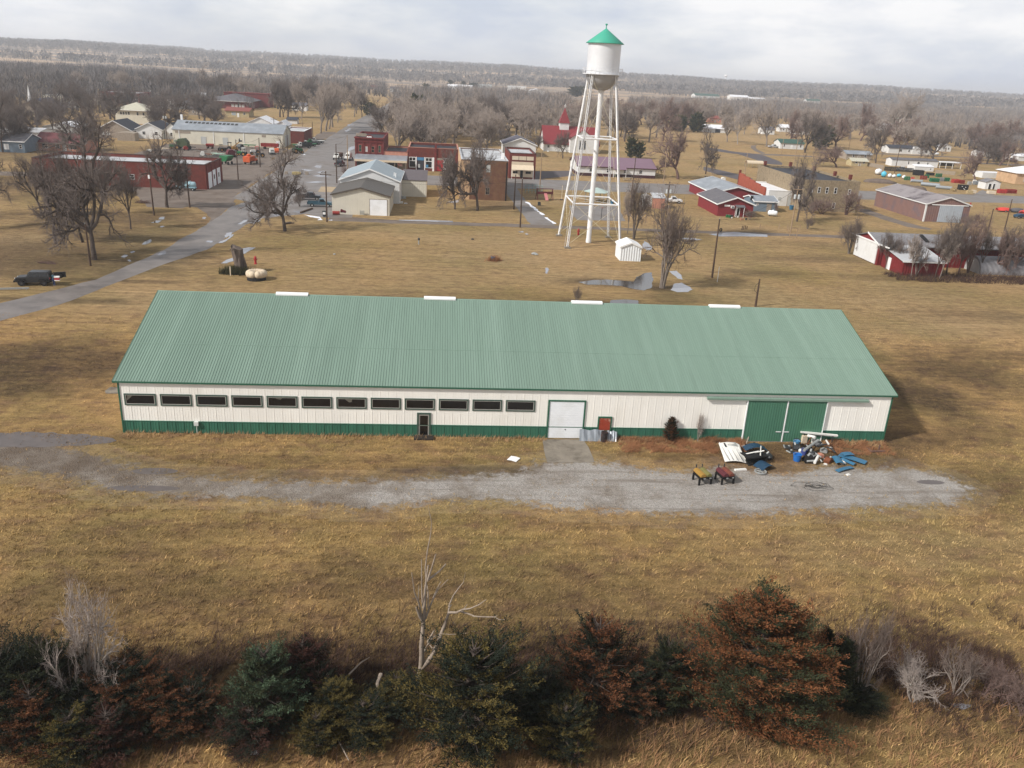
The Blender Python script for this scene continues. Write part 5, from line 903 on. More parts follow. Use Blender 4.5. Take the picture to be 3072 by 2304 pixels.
wood('bare_tree', 'dark bare tree on the lots at the left edge of town', 'bare trees at the left edge of town', [(-98,150),(-72,160),(-72,202),(-100,190),(-118,215),(-150,290),(-170,330),(-150,345),(-125,300),(-104,222)], 13, 10, ['dark','vdark'], 8, 13)
wood('bare_tree', 'bare tree beyond the brick school left of main street', 'bare trees beyond the school', [(-26,330),(-30,520),(-80,560),(-150,560),(-220,520),(-240,600),(-60,640),(-20,560)], 34, 11, ['vdark','vase','dark'], 11, 16)
wood('bare_tree', 'bare tree in the belt behind the red-roofed church', 'bare trees behind the church', [(92,330),(140,345),(150,400),(190,490),(240,520),(230,600),(150,560),(96,450)], 34, 9, ['vase','spread','tall','red'], 11, 16)
wood('bare_tree', 'bare tree in the wood behind the far right trailers', 'bare trees behind the trailers', [(212,372),(260,385),(320,390),(420,420),(460,520),(380,560),(280,520),(240,470)], 40, 9, ['pale','vase','spread','red'], 10, 15)
wood('bare_tree', 'bare tree around the far right yards', 'bare trees around the right yards', [(284,300),(330,320),(345,340),(320,362),(286,345),(255,330)], 9, 8, ['red','spread','dark'], 8, 12)

# evergreens of the town
cg = mat('conifer_dark', (50,58,40), .9, .3, 2.); cgy = mat('conifer_olive', (88,84,52), .9, .3, 2.)
def conifer_mesh(seed, H, Rad, nb, ns, shape, mats, leafL=.3, leafW=.09, tipfrac=.35, droop=.0, openness=.0):
    """crown of many small sprays on branches; returns trunk and crown meshes"""
    rs = np.random.RandomState(seed); V = []; mi = []; seg = [(np.array([0, 0, -.1]), np.array([rs.normal(0, .1), rs.normal(0, .1), H*.96]), H*.022+.03, .02, 0)]
    for b in range(nb):
        f = ((b+.5)/nb)**.85; z = H*(.03+.95*f); az = b*2.399+rs.uniform(-.4, .4)
        if shape == 'cone': rr = Rad*(1-f)**.6*(.6+.4*min(1, f*6))
        elif shape == 'round': rr = Rad*math.sqrt(max(.02, 1-(2*f-.85)**2*.9))
        else: rr = Rad*(.35+.65*math.sin(math.pi*min(1, .2+f*.85)))
        rr *= rs.uniform(.5, 1.3); el = R(rs.uniform(8, 40)+f*28)-droop
        d = np.array([math.cos(az)*math.cos(el), math.sin(az)*math.cos(el), math.sin(el)]); p0 = np.array([0, 0, max(.1, z-rr*math.sin(el)*.75)]); L = rr/max(.35, math.cos(el))
        seg.append((p0, p0+d*L*.7, .03+.012*L, .008, 1)); tipb = rs.rand() < tipfrac
        nl = max(3, int(5+L*2.2))
        for q in range(nl):
            t = .28+.72*(q+rs.rand())/nl; pc = p0+d*L*t; side = nrm(np.cross(d, [0, 0, 1]))*(1 if q % 2 else -1); bd = nrm(d*.75+side*rs.uniform(.25, .8)+np.array([0, 0, rs.uniform(-.15, .45)])); bl = (.25+.5*(1-t))*L*.5+.25
            tip = tipb or rs.rand() < tipfrac*.5
            for s in range(ns):
                u = (s+rs.rand())/ns; c = pc+bd*bl*u+rs.normal(0, .06, 3); ld = nrm(bd+rs.normal(0, .55, 3)+np.array([0, 0, .25])); w = nrm(np.cross(ld, rs.normal(0, 1, 3)))*leafW*rs.uniform(.6, 1.3); l = ld*leafL*rs.uniform(.6, 1.35)
                V += [c-w*.5, c+l*.55-w, c+l, c+l*.5+w]; mi.append(1 if tip and rs.rand() < .85 else 0)
    V = np.array(V); V[:, 2] *= H/np.percentile(V[:, 2], 99.6); V[:, :2] *= Rad/np.percentile(np.hypot(V[:, 0], V[:, 1]), 96); F = np.arange(len(V)); cr_ = fastmesh('crown', V, F, 4, mats, mi=mi)
    Vt, Ft = tubes(seg, 5); tr_ = fastmesh('trunk', Vt, Ft, 4, [bark]); return tr_, cr_
EV = [conifer_mesh(s, 8., 2.6 if sh != 'cone' else 2.0, 60, 7, sh, [cg, cgy], .5, .17, .3) for s, sh in ((1,'round'),(2,'cone'),(3,'oval'))]
def evergreen(label, x, y, H, wid, k, name='evergreen_tree', group=None):
    o = thing(name, label, 'evergreen', (x, y, 0), rt.uniform(0, 6.28), group); w = wid/2/(2.6 if k != 1 else 2.0); o.scale = (w, w, H/8); link('trunk', EV[k][0], o); link('crown', EV[k][1], o); return o
for lb, b_, tp, w, k in [('dark rounded pine beside the purple-roofed hall, left of two', ('b4',935,238), ('b4',940,35), 130, 0), ('olive pine beside the purple-roofed hall, right of two', ('b4',1005,242), ('b4',1010,80), 120, 0), ('tall dark juniper rising out of the wood behind the shops', ('a3',870,620), ('a3',915,292), 190, 2), ('second dark juniper left of the tall one behind the shops', ('a3',760,600), ('a3',780,390), 200, 0), ('dark evergreen at the far end of main street', ('a3',390,520), ('a3',400,380), 170, 0),
  ('left cedar of the left pair in the dry park', ('a5',240,692), ('a5',260,520), 150, 0), ('right cedar of the left pair in the dry park', ('a5',290,696), ('a5',310,520), 150, 0), ('left cedar of the pair beside the white ranch', ('a5',430,702), ('a5',440,495), 130, 0), ('right cedar of the pair beside the white ranch', ('a5',475,702), ('a5',500,485), 150, 2), ('dark cedar at the edge of the belt behind the tower', ('a5',135,565), ('a5',140,425), 120, 1), ('broad dark evergreen beside the small green-roofed house', ('a5',1780,890), ('a5',1790,630), 250, 0), ('dark evergreen bush in front of the brick school', ('a2',670,400), ('a2',680,265), 150, 0), ('dark narrow evergreen in front of the maroon-roofed bungalow', ('a1',740,1330), ('a1',735,1190), 70, 2), ('dark conifer clump beyond the shops near the tan field, left', ('a3',1390,235), ('a3',1390,155), 70, 1), ('dark conifer clump beyond the shops near the tan field, right', ('a3',1500,235), ('a3',1500,170), 120, 0), ('rounded dark cedar beyond the wood on the town road', ('a3',1000,300), ('a3',990,180), 110, 0), ('pointed dark cedar near the wide white warehouse', ('a3',1250,230), ('a3',1245,140), 70, 2), ('dark evergreen hedge left of the tank behind the church', ('a4',660,990), ('a4',640,860), 230, 0)]:
    x, y = at(*b_); H = max(2, hgt((x, y), *tp)); w_ = w*KEY[b_[0]][2]*((np.array([x, y, 0])-CAM_LOC) @ AF)/FOC; evergreen(lb, x, y, H, w_, k)

# ------------------------------------------------------------------ far woods: uncountable bands of bare trees
fw1, fw2, fw3 = mat('far_wood_dark', (80,76,76), .95, .25, .05), mat('far_wood_grey', (118,112,110), .95, .25, .05), mat('far_wood_tan', (138,126,116), .95, .25, .05)
def far_wood(name, pts, H0, H1, seed, weights, ntri=40, wid=.34, spread=.42):
    rs = np.random.RandomState(seed); pts = np.asarray(pts); n = len(pts); H = rs.uniform(H0, H1, n); Wd = H*rs.uniform(.7, 1.05, n)
    z = hillz(pts[:, 0], pts[:, 1]); B = np.stack([pts[:, 0], pts[:, 1], z], -1)
    th = rs.uniform(0, 6.28, (n, ntri)); rr = np.sqrt(rs.uniform(.02, 1, (n, ntri))); hz_ = rs.uniform(.25, .95, (n, ntri)); env = np.sqrt(np.clip(1-((hz_-.55)/.5)**2, .05, 1))
    c = np.stack([np.cos(th)*rr*env*Wd[:, None]*.5, np.sin(th)*rr*env*Wd[:, None]*.5, hz_*H[:, None]], -1)
    d = c*np.array([1, 1, .6]); d /= np.linalg.norm(d, axis=2)[..., None]+1e-6; d = d*.7+np.array([0, 0, .75])+rs.normal(0, .3, d.shape); d /= np.linalg.norm(d, axis=2)[..., None]
    l = (.16+.14*rs.rand(n, ntri))[..., None]*H[:, None, None]; s = np.cross(d, rs.normal(0, 1, d.shape)); s /= np.linalg.norm(s, axis=2)[..., None]; s *= wid*rs.uniform(.5, 1.3, (n, ntri))[..., None]
    T = np.stack([c-d*l*.5-s*.5, c-d*l*.5+s*.5, c+d*l*.6], 2)
    tr_ = np.zeros((n, 2, 3, 3)); r0 = .25+.03*H
    for k, ax in enumerate((np.array([1., 0, 0]), np.array([0, 1., 0]))):
        tr_[:, k, 0] = -ax*r0[:, None]; tr_[:, k, 1] = ax*r0[:, None]; tr_[:, k, 2] = np.array([0, 0, 1])*H[:, None]*.6
    V = np.concatenate([T, tr_], 1)+B[:, None, None, :]
    mi = rs.choice(3, n, p=weights)[:, None]*np.ones((1, ntri+2)); mi[:, ntri:] = 0
    o = link(name, fastmesh(name, V.reshape(-1, 3), np.arange(n*(ntri+2)*3), 3, [fw1, fw2, fw3], mi=mi.ravel())); o['kind'] = 'stuff'; return o
def scatter(poly, sp, seed, mask=None):
    rs = np.random.RandomState(seed); xs = [p[0] for p in poly]; ys = [p[1] for p in poly]; A = (max(xs)-min(xs))*(max(ys)-min(ys)); n = int(A/sp**2)
    x = rs.uniform(min(xs), max(xs), n); y = rs.uniform(min(ys), max(ys), n); ins = np.zeros(n, bool)
    for (ax, ay), (bx_, by_) in zip(poly, poly[1:]+poly[:1]):
        c = ((ay > y) != (by_ > y)) & (x < (bx_-ax)*(y-ay)/((by_-ay) or 1e-9)+ax); ins ^= c
    keep = ins & np.array([free(a, b, 1.) for a, b in zip(x, y)]) if n < 30000 else ins
    if mask is not None: keep &= mask(x, y)
    return np.stack([x[keep], y[keep]], -1)
P_ = lambda pts: [at('n', x, y) for x, y in pts]
far_wood('woodland', scatter(P_([(-60,208),(200,214),(420,226),(620,244),(640,300),(560,318),(300,300),(150,300),(0,308),(-60,330)]), 8.5, 1), 8, 14, 1, (.65,.3,.05))
far_wood('woodland', scatter(P_([(620,246),(900,250),(1150,262),(1180,300),(1000,300),(860,330),(640,316)]), 9.5, 2, lambda x, y: vnoise(x, y, 8, .018) > -.35), 8, 13, 2, (.35,.5,.15))
far_wood('woodland', scatter(P_([(1180,292),(1400,282),(1560,290),(1700,306),(1730,352),(1560,350),(1380,318),(1180,330)]), 9., 3), 9, 14, 3, (.15,.55,.3))
far_wood('woodland', scatter(P_([(1890,318),(2100,318),(2350,322),(2600,330),(2800,330),(3120,356),(3120,440),(2900,412),(2620,372),(2300,350),(2100,352),(1960,360),(1880,350)]), 8.5, 4, lambda x, y: vnoise(x, y, 12, .02) > -.5), 9, 14, 4, (.15,.5,.35))
far_wood('woodland', scatter(P_([(-60,300),(300,292),(560,312),(560,335),(300,340),(-60,352)]), 12, 21), 8, 13, 21, (.55,.4,.05), 110, .17)
far_wood('woodland', scatter(P_([(1900,342),(2150,342),(2400,352),(2650,378),(3120,432),(3120,476),(2900,450),(2700,428),(2620,402),(2400,372),(2150,362),(1930,362)]), 11, 22), 8, 13, 22, (.1,.5,.4), 110, .17)
far_wood('woodland', scatter(P_([(560,300),(760,318),(800,335),(640,340),(560,335)]), 12, 23), 8, 13, 23, (.4,.5,.1), 110, .17)
far_wood('woodland', scatter(P_([(-60,145),(300,162),(600,178),(640,190),(420,190),(150,176),(-60,170)]), 20, 5, lambda x, y: vnoise(x, y, 6, .006) > -.1), 9, 14, 5, (.3,.5,.2), 16, 1.)
far_wood('woodland', scatter(P_([(1880,262),(2300,282),(2750,312),(3120,332),(3120,344),(2700,320),(2300,296),(1880,282)]), 11, 6, lambda x, y: vnoise(x, y, 16, .012) > -.1), 7, 11, 6, (.2,.4,.4), 16, .9)
far_wood('woodland', scatter(P_([(640,215),(1000,226),(1750,252),(1750,266),(1000,246),(640,236)]), 22, 7, lambda x, y: vnoise(x, y, 26, .006) > -.15), 9, 14, 7, (.3,.5,.2), 16, 1.1)
rs_ = np.random.RandomState(4); ang = rs_.uniform(-.62, .75, 26000); rad = rs_.uniform(1900, 4600, 26000)
hx, hy = 26+rad*np.sin(ang), -66+rad*np.cos(ang); kp = vnoise(hx*.28+900, hy*2.6, 31, .0026) > .06
far_wood('hill_woodland', np.stack([hx[kp], hy[kp]], -1), 11, 17, 8, (.4,.5,.1), 15, 3.2)
# haze is added at the end of the script
# ------------------------------------------------------------------ hedgerow of cedars in the foreground
cgreen, colive, corange, cbrown, cblue, cred, cdark = mat('cedar_green', (48,52,31), .9, .35, 2.), mat('cedar_olive', (92,80,40), .9, .3, 2.), mat('cedar_orange', (112,70,41), .9, .25, 2.), mat('cedar_brown', (104,66,42), .9, .3, 2.), mat('cedar_blue_green', (72,88,66), .9, .3, 2.), mat('cedar_red_brown', (72,44,36), .9, .3, 2.), mat('cedar_dark', (29,36,24), .9, .35, 2.)
CM = [conifer_mesh(301, 8., 2.7, 140, 34, 'cone', [cgreen, colive], .19, .030, .35), conifer_mesh(302, 8., 2.9, 190, 42, 'round', [cgreen, colive], .15, .026, .3), conifer_mesh(303, 8., 2.8, 140, 34, 'oval', [cgreen, colive], .18, .030, .58), conifer_mesh(304, 8., 2.8, 165, 72, 'cone', [cgreen, colive], .115, .019, .5)]
CV = {}
def cedar(label, base, top, wpx, var, m1, m2, name='cedar_tree'):
    base = base if base[0] == 'c3' else (base[0], base[1], base[2]-.24*wpx); x, y = at(*base); H = max(1.2, hgt((x, y), *top)); w = wpx*KEY[base[0]][2]*((np.array([x, y, H*.4])-CAM_LOC) @ AF)/FOC
    o = thing(name, label, 'cedar', (x, y, 0), rt.uniform(0, 6.28)); key = (var, m1.name, m2.name)
    if key not in CV:
        c = CM[var][1].copy(); c.name = 'crown'; c.materials[0] = m1; c.materials[1] = m2; CV[key] = c
    s = w/2/2.7; o.scale = (s, s, H/8); link('trunk', CM[var][0], o); link('crown', CV[key], o)
for a in [('dark green cedar at the lower left corner of the picture', ('d1',110,1400), ('d1',60,560), 760, 1, cdark, cgreen), ('tall dark cedar left of the grey bare tree', ('d1',450,1330), ('d1',450,470), 640, 2, cdark, cgreen), ('brown-tinged dark cedar in front of the tall dark one', ('d1',330,1520), ('d1',330,860), 640, 2, cdark, cbrown), ('dark cedar right of the grey bare tree', ('d1',1090,1260), ('d1',1090,620), 620, 1, cdark, cbrown), ('low orange-tipped cedar right of the grey bare tree', ('d1',1340,1330), ('d1',1330,780), 640, 3, cdark, cbrown), ('low dark cedar under the grey bare tree', ('d1',760,1450), ('d1',760,940), 620, 1, cdark, cgreen), ('dark cedar in the lower left with olive tips', ('d1',620,1600), ('d1',600,1080), 620, 2, cdark, colive),
  ('bluish green spruce-like cedar, pointed and dense', ('d2',290,1330), ('d2',270,530), 620, 2, cgreen, cblue), ('dark red-brown cedar behind the bluish green one', ('d2',590,1080), ('d2',570,470), 500, 1, cred, cdark), ('low reddish cedar in front of the bluish green one', ('d2',150,1450), ('d2',170,1040), 560, 1, cdark, cred), ('small olive cedar left of the big green cedar', ('d2',850,1330), ('d2',820,830), 540, 3, cdark, colive), ('low dark olive cedar by the fallen white branches', ('d2',700,1480), ('d2',690,1080), 380, 2, cdark, colive), ('low brown cedar at the foot of the dead white tree', ('d2',1350,1100), ('d2',1400,760), 360, 2, cdark, colive),
  ('big green cedar with olive tips in the middle of the hedgerow', ('d3',30,1590), ('d3',-20,500), 1020, 1, cdark, colive), ('red-brown cedar between the green and the orange one', ('d3',1040,1180), ('d3',1070,300), 720, 2, cdark, cbrown), ('dark green cedar against the big orange one', ('d3',1620,1150), ('d3',1560,470), 460, 2, cdark, cgreen), ('small green cedar below the red-brown one', ('d3',790,1560), ('d3',790,1010), 480, 1, cdark, colive),
  ('big rusty orange cedar, tallest of the hedgerow', ('n',2245,2255), ('n',2320,1795), 450, 3, cgreen, corange), ('dark low cedar under the dead white tree', ('d2',1080,1420), ('d2',1080,980), 560, 1, cdark, colive), ('dark low cedar between the big green and the red-brown one', ('d3',620,1330), ('d3',620,760), 420, 1, cdark, cgreen), ('dark low cedar left of the big orange one', ('d3',1370,1200), ('d3',1370,700), 460, 1, cdark, cbrown), ('dark low cedar right of the red-brown one behind the bluish one', ('d2',720,1200), ('d2',720,720), 420, 1, cdark, cred), ('dark cedar filling the gap at the lower left', ('d1',930,1560), ('d1',930,1050), 560, 2, cdark, cred), ('dark cedar between the left cluster and the bluish green one', ('d1',1600,1330), ('d1',1590,860), 480, 1, cdark, cbrown), ('dark green cedar tucked behind the orange one', ('d4',760,1000), ('d4',740,430), 300, 0, cdark, cgreen), ('small dark cedar top right of the orange one', ('d4',640,800), ('d4',590,350), 220, 0, cdark, cgreen), ('low dark cedar in the shade right of the orange one', ('d4',960,1030), ('d4',960,800), 330, 1, cdark, cgreen), ('small orange-green cedar at the foot of the big orange one', ('d4',330,1230), ('d4',330,880), 520, 3, cgreen, corange)]: cedar(*a)
cedar('small brown-green cedar growing against the barn wall', ('c3',1505,640), ('c3',1510,375), 175, 0, cdark, cbrown)
PT('grey bare tree rising out of the dark cedars at the left', ('d1',780,1080), ('d1',800,130), 'pbush', 600); PT('bare dark shrub right of the orange cedar', ('d4',940,920), ('d4',960,310), 'bush', 360, name='shrub'); PT('grey bare shrub at the right of the hedgerow', ('d4',1680,860), ('d4',1720,540), 'bush', 340, name='shrub'); PT('tangled pale fallen limbs right of the bare dark shrub', ('d4',1360,900), ('d4',1330,620), 'pbush', 420, name='shrub'); PT('red-brown shrub at the lower right', ('d4',2050,930), ('d4',2050,760), 'rbush', 330, name='shrub'); PT('low red-brown shrub at the right frame edge', ('d4',2190,1000), ('d4',2190,800), 'rbush', 300, name='shrub'); PT('red-brown shrub above the low one at the right edge', ('d4',1900,860), ('d4',1900,700), 'rbush', 260, name='shrub'); PT('thin bare sapling against the barn wall', ('c3',1815,640), ('c3',1840,365), 'pbush', 110, name='sapling')
# the dead white tree: limbs laid out as surveyed, with depth added
bx0, by0 = at('d5', 460, 1640)
def plane(k, x, y, dy=0.):
    d = ray(k, x, y); t = (by0+dy-CAM_LOC[1])/d[1]; p = CAM_LOC+t*d; return Vector((float(p[0]-bx0), float(dy), float(p[2])))
dt = thing('dead_tree', 'dead white tree with broken bare limbs standing out of the hedgerow', 'tree', (bx0, by0, 0))
def limb(pts, r0, r1, name='limb', dz=0.):
    r0, r1 = r0*.85, r1*.85; P = [plane('d5', x, y, dz*i/max(1, len(pts)-1)) for i, (x, y) in enumerate(pts)]; n = len(P)-1; mb = MB()
    for i in range(n): mb.tube(P[i], P[i+1], r0+(r1-r0)*i/n, r0+(r1-r0)*(i+1)/n, 7, 0, False)
    return mb.build(name, bone, dt, smooth=True)
limb([(460,1660),(470,1570),(485,1480),(490,1380),(488,1280),(498,1170),(505,1080),(512,1000),(516,900),(520,800),(530,720),(548,580)], .20, .05, 'trunk')
limb([(540,1440),(590,1370),(640,1260),(670,1170),(700,1090),(730,1000)], .17, .08, 'trunk', .5); limb([(480,1500),(540,1440)], .18, .17)
for pts, r0, r1, dz in [([(505,1090),(470,1030),(445,960),(450,950)], .1, .06, -.4), ([(495,1060),(465,920),(425,820),(400,645)], .07, .025, -.8), ([(500,960),(490,800),(488,530)], .06, .03, .3), ([(530,720),(522,600),(540,450),(570,300),(578,200),(560,120),(545,40)], .05, .01, .3), ([(540,720),(580,600),(615,480)], .07, .04, -.3), ([(545,710),(600,670),(650,630),(705,568)], .07, .04, .6), ([(520,1060),(560,950),(600,860),(640,790),(725,705)], .07, .02, .8), ([(590,870),(620,800),(660,725)], .04, .02, .5), ([(545,960),(545,820),(538,760)], .05, .03, .5), ([(728,1000),(735,930),(770,850),(820,780),(860,730),(878,640)], .06, .01, .6),
   ([(725,1000),(800,1000),(850,975),(920,965),(1000,930),(1062,885)], .08, .02, -.6), ([(830,990),(900,1010),(960,1035),(1060,1040),(1140,1040),(1180,1065),(1228,1062)], .06, .015, -1.), ([(850,985),(880,950),(895,925)], .04, .015, -.2), ([(1140,1040),(1165,1025)], .025, .01, -.1), ([(730,960),(755,930)], .06, .03, .2), ([(500,1370),(540,1290),(590,1220),(650,1190),(740,1195),(860,1190),(965,1165)], .05, .01, -.8), ([(545,1260),(575,1210),(600,1160)], .09, .05, -.2), ([(545,1270),(595,1330)], .04, .03, -.4), ([(470,960),(460,880),(465,760)], .04, .02, -.3), ([(425,880),(400,870)], .03, .01, -.2), ([(770,1090),(795,1118)], .03, .01, .1)]: limb(pts, r0, r1, 'limb', dz)
def branch_thing(label, cr_, pts, r, z=.25, m=None):
    P = [at(cr_, x, y) for x, y in pts[0]]; o = thing('fallen_branch', label, 'branch', (P[0][0], P[0][1], 0)); mb = MB()
    for line in pts:
        Q = [at(cr_, x, y) for x, y in line]
        for i in range(len(Q)-1): mb.tube((Q[i][0]-P[0][0], Q[i][1]-P[0][1], z+.25*math.sin(i+1.)), (Q[i+1][0]-P[0][0], Q[i+1][1]-P[0][1], z+.25*math.sin(i+2.)), r*(1-.25*i), r*(.75-.25*i) if i < 2 else r*.3, 6)
    mb.build('wood', m or bone, o)
branch_thing('forked white fallen branch in front of the small olive cedar', 'd2', [[(1100,1020),(1060,1090),(1005,1110)],[(1010,1110),(1080,1125),(1135,1130)]], .06, .8); branch_thing('short white fallen branch below the forked one', 'd2', [[(1260,1275),(1200,1295),(1135,1305)],[(1140,1300),(1100,1285),(1040,1300)]], .07, .3); branch_thing('long grey branch leaning at the bottom of the picture', 'd2', [[(835,1330),(890,1420),(960,1530)],[(840,1340),(825,1420)]], .05, .4); branch_thing('pale dead limb left of the big green cedar', 'd2', [[(1225,900),(1195,980),(1205,1060)]], .11, .9); branch_thing('thin grey branch slanting up above the olive cedar', 'd2', [[(960,890),(1060,790),(1130,720)]], .05, .8)
o = thing('litter', 'scrap of white litter at the bottom left edge of the grass', 'litter', (*at('d2', 170, 1430), .0)); MB().extx([(0, .05), (.14, .18), (.3, .12), (.16, .1)], -.15, .2).build('sheet', white, o)
o = thing('brace_post', 'wooden fence brace post at the bottom edge under the red-brown cedar', 'fence post', (*at('d3', 925, 1530), 0)); MB().tube((0, 0, 0), (-.1, .1, 1.5), .07).build('post', barkr, o); MB().tube((-.55, -.2, 0), (-.08, .08, 1.1), .05).build('brace', barkr, o)

# ------------------------------------------------------------------ grass: blades over the unmown field, weeds along walls and hedgerow
def inside(poly, x, y):
    ins = np.zeros(len(x), bool)
    for (ax, ay), (bx_, by_) in zip(poly, poly[1:]+poly[:1]): ins ^= ((ay > y) != (by_ > y)) & (x < (bx_-ax)*(y-ay)/((by_-ay) or 1e-9)+ax)
    return ins
def blades(name, x, y, h0, h1, w, per, seed, m, lean=.5, z0=0.):
    rs = np.random.RandomState(seed); n = len(x); X = np.repeat(x, per)+rs.normal(0, .07, n*per); Y = np.repeat(y, per)+rs.normal(0, .07, n*per); hh = rs.uniform(h0, h1, n*per) if np.isscalar(h0) else np.repeat(h0, per)*rs.uniform(.6, 1.3, n*per)
    a = rs.uniform(0, 6.28, n*per); b = rs.normal(.5, .9, n*per); ww = w*rs.uniform(.5, 1.3, n*per)
    V = np.stack([np.stack([X-np.cos(a)*ww, Y-np.sin(a)*ww, np.full_like(X, z0)], -1), np.stack([X+np.cos(a)*ww, Y+np.sin(a)*ww, np.full_like(X, z0)], -1), np.stack([X+np.cos(b)*hh*lean*rs.uniform(.3, 1.6, n*per), Y+np.sin(b)*hh*lean, hh], -1)], 1)
    me = fastmesh(name, V.reshape(-1, 3), np.arange(n*per*3), 3, [m], colors=np.repeat(zones(x, y), per*3, axis=0)); sh = np.clip(rs.normal(1.12, .30, n), .45, 1.7)
    at_ = me.attributes.new('shade', 'FLOAT', 'POINT'); at_.data.foreach_set('value', np.repeat(np.repeat(sh, per)*rs.uniform(.75, 1.25, n*per), 3).astype(np.float32))
    return struct(link(name, me), 'stuff')
rs = np.random.RandomState(9); n = 95000
x = rs.uniform(-45, 105, n); y = -43+43*rs.rand(n)**1.15; keep = (~inside(DRIVE, x, y) | (rs.rand(n) < .04+.3*np.clip(vnoise(x, y, 71, .5), 0, 1))) & ~((x > 35) & (x < 39.9) & (y > -5.2)); x, y = x[keep], y[keep]
h = np.where(y < -9, .12+.08*vnoise(x, y, 77, .9)+.004*np.clip(-y-9, 0, 40), .11+.05*vnoise(x, y, 77, .9)); h = np.clip(h, .05, .6)
blades('grass', x, y, h, None, .022, 3, 1, MATS['dry_grass'], .9)
n = 16000; x = rs.uniform(-50, 110, n); y = rs.uniform(0, 34, n); keep = ~((x > -.3) & (x < 67.3) & (y < 26.4)); blades('grass', x[keep], y[keep], .05, .14, .03, 3, 2, MATS['dry_grass'], .8)
n = 5200; x = rs.uniform(0, 72, n); y = rs.uniform(-46, -30.5, n); x = x-20*(rs.rand(n) < .4); blades('tall_grass', x, y, .2, .6, .018, 6, 3, mat('rank_grass', (146,110,78), .95, .3, .6), 1.0)
weed = mat('weed_red_brown', (140,98,68), .95, .3, 1.); weedt = mat('weed_tan', (166,134,98), .95, .3, 1.)
n = 2600; x = rs.uniform(.2, 67, n); y = -rs.rand(n)**2.2*.9-.1; keep = ~((x > 35.8) & (x < 39.3)) & ~((x > 53.5) & (x < 61)) & (rs.rand(n) < np.where(x > 42, .95, .45)); x, y = x[keep], y[keep]; blades('wall_weeds', x, y, .1, .5, .018, 4, 4, weedt, .5)
n = 5200; x = np.concatenate([rs.uniform(42.2, 53.8, n), rs.uniform(61, 66.8, 1500)]); y = -.2-2.6*rs.rand(len(x))**1.8; cl = vnoise(x, y*1.5, 55, 1.6); keep = cl > -.15; x, y, cl = x[keep], y[keep], cl[keep]; blades('dry_brush', x, y, np.clip(.12+.55*cl*np.exp(y*.6)+.12, .08, .9), None, .013, 4, 5, weed, 1.3)
n = 17000; x = rs.uniform(-8, 62, n); y = rs.normal(-31.5, 2.2, n)+.02*x; keep = vnoise(x, y, 91, .4) > -.35; blades('underbrush', x[keep], y[keep], .25, .9, .016, 4, 6, mat('brush_dark', (68,50,42), .95, .3, 1.), .9)
n = 1500; x = rs.uniform(104, 135, n); y = rs.uniform(66, 72, n); blades('barn_brush', x, y, .3, 1.1, .03, 4, 7, mat('brush_dark', (86,62,50), .95, .3, 1.), .7)

# ------------------------------------------------------------------ junk in front of the sliding doors
dgrey = mat('dark_grey_metal', (62,64,66), .55, .2, 2., metal=.3); lgrey = mat('light_grey_metal', (156,158,156), .5, .15, 2., metal=.2); rustm = mat('rust', (112,66,44), .85, .3, 2.); bluem = mat('blue_sheet', (54,104,134), .5, .12, 1.5, stain=(36,98,132), stainamt=.3); dblue = mat('dark_blue_sheet', (34,62,84), .5, .2, 1.5); tyrem = mat('rubber', (30,29,28), .85, .2, 3.); yel = mat('yellow_barrel', (156,122,58), .55, .15, 2., stain=(150,100,50), stainamt=.3); olv = mat('olive_barrel', (122,116,68), .6, .15, 2., stain=(110,96,60), stainamt=.3); mrn = mat('maroon_barrel', (92,44,50), .55, .15, 2.); rdb = mat('red_brown_barrel', (114,66,52), .6, .18, 2., stain=(140,50,54), stainamt=.4); whitej = mat('junk_white', (222,220,214), .55, .08, 1.5, stain=(170,164,152), stainamt=.25)
def put(name, label, cat, k, x, y, rz=0., z=0., group=None): p = at(k, x, y); return thing(name, label, cat, (p[0], p[1], z), rz, group)
def grill(label, k, x, y, m1, m2):
    p = at(k, x, y); o = thing('barrel_grill', label, 'grill', (p[0], p[1], 0), R(12), 'barrel grills on black stands'); fr = MB()
    for xx in (-.1, .95):
        for yy in (0., 1.0): fr.bx(xx-.02, xx+.11, yy-.02, yy+.11, 0, .62)
    fr.bx(-.1, 1.04, 0, .09, .55, .64).bx(-.1, 1.04, 1.0, 1.09, .55, .64).bx(-.1, -.01, .09, 1.0, .55, .64).bx(.95, 1.04, .09, 1.0, .55, .64); fr.build('stand', black, o)
    for i, m in enumerate((m1, m2)):
        cx = .2+.52*i; b_ = MB(); pr = [(.24*math.cos(a), .24*math.sin(a)) for a in np.linspace(0, math.pi, 9)]
        b_.exty([(cx+q[0], .74+q[1]) for q in pr], -.05, 1.2)
        for a in np.linspace(.25, math.pi-.25, 6): b_.bx(cx+.235*math.cos(a)-.02, cx+.235*math.cos(a)+.02, -.04, 1.19, .74+.235*math.sin(a)-.015, .74+.235*math.sin(a)+.03)
        lid = b_.build('lid', m, o); MB().exty([(cx+q[0], .72-q[1]) for q in pr], -.05, 1.2).build('drum', black, o)
        MB().box((cx+.1, -.1, .62), (.16, .05, .08)).build('gauge', lgrey, lid)
        MB().tube((cx, 1.22, .9), (cx, 1.22, 1.25), .05).build('chimney', dgrey, o)
grill('barrel grill with yellow and olive lids on a black stand by the gravel', 'e5', 290, 640, yel, olv); grill('barrel grill with maroon and red-brown lids beside the yellow one', 'e5', 790, 628, mrn, rdb)
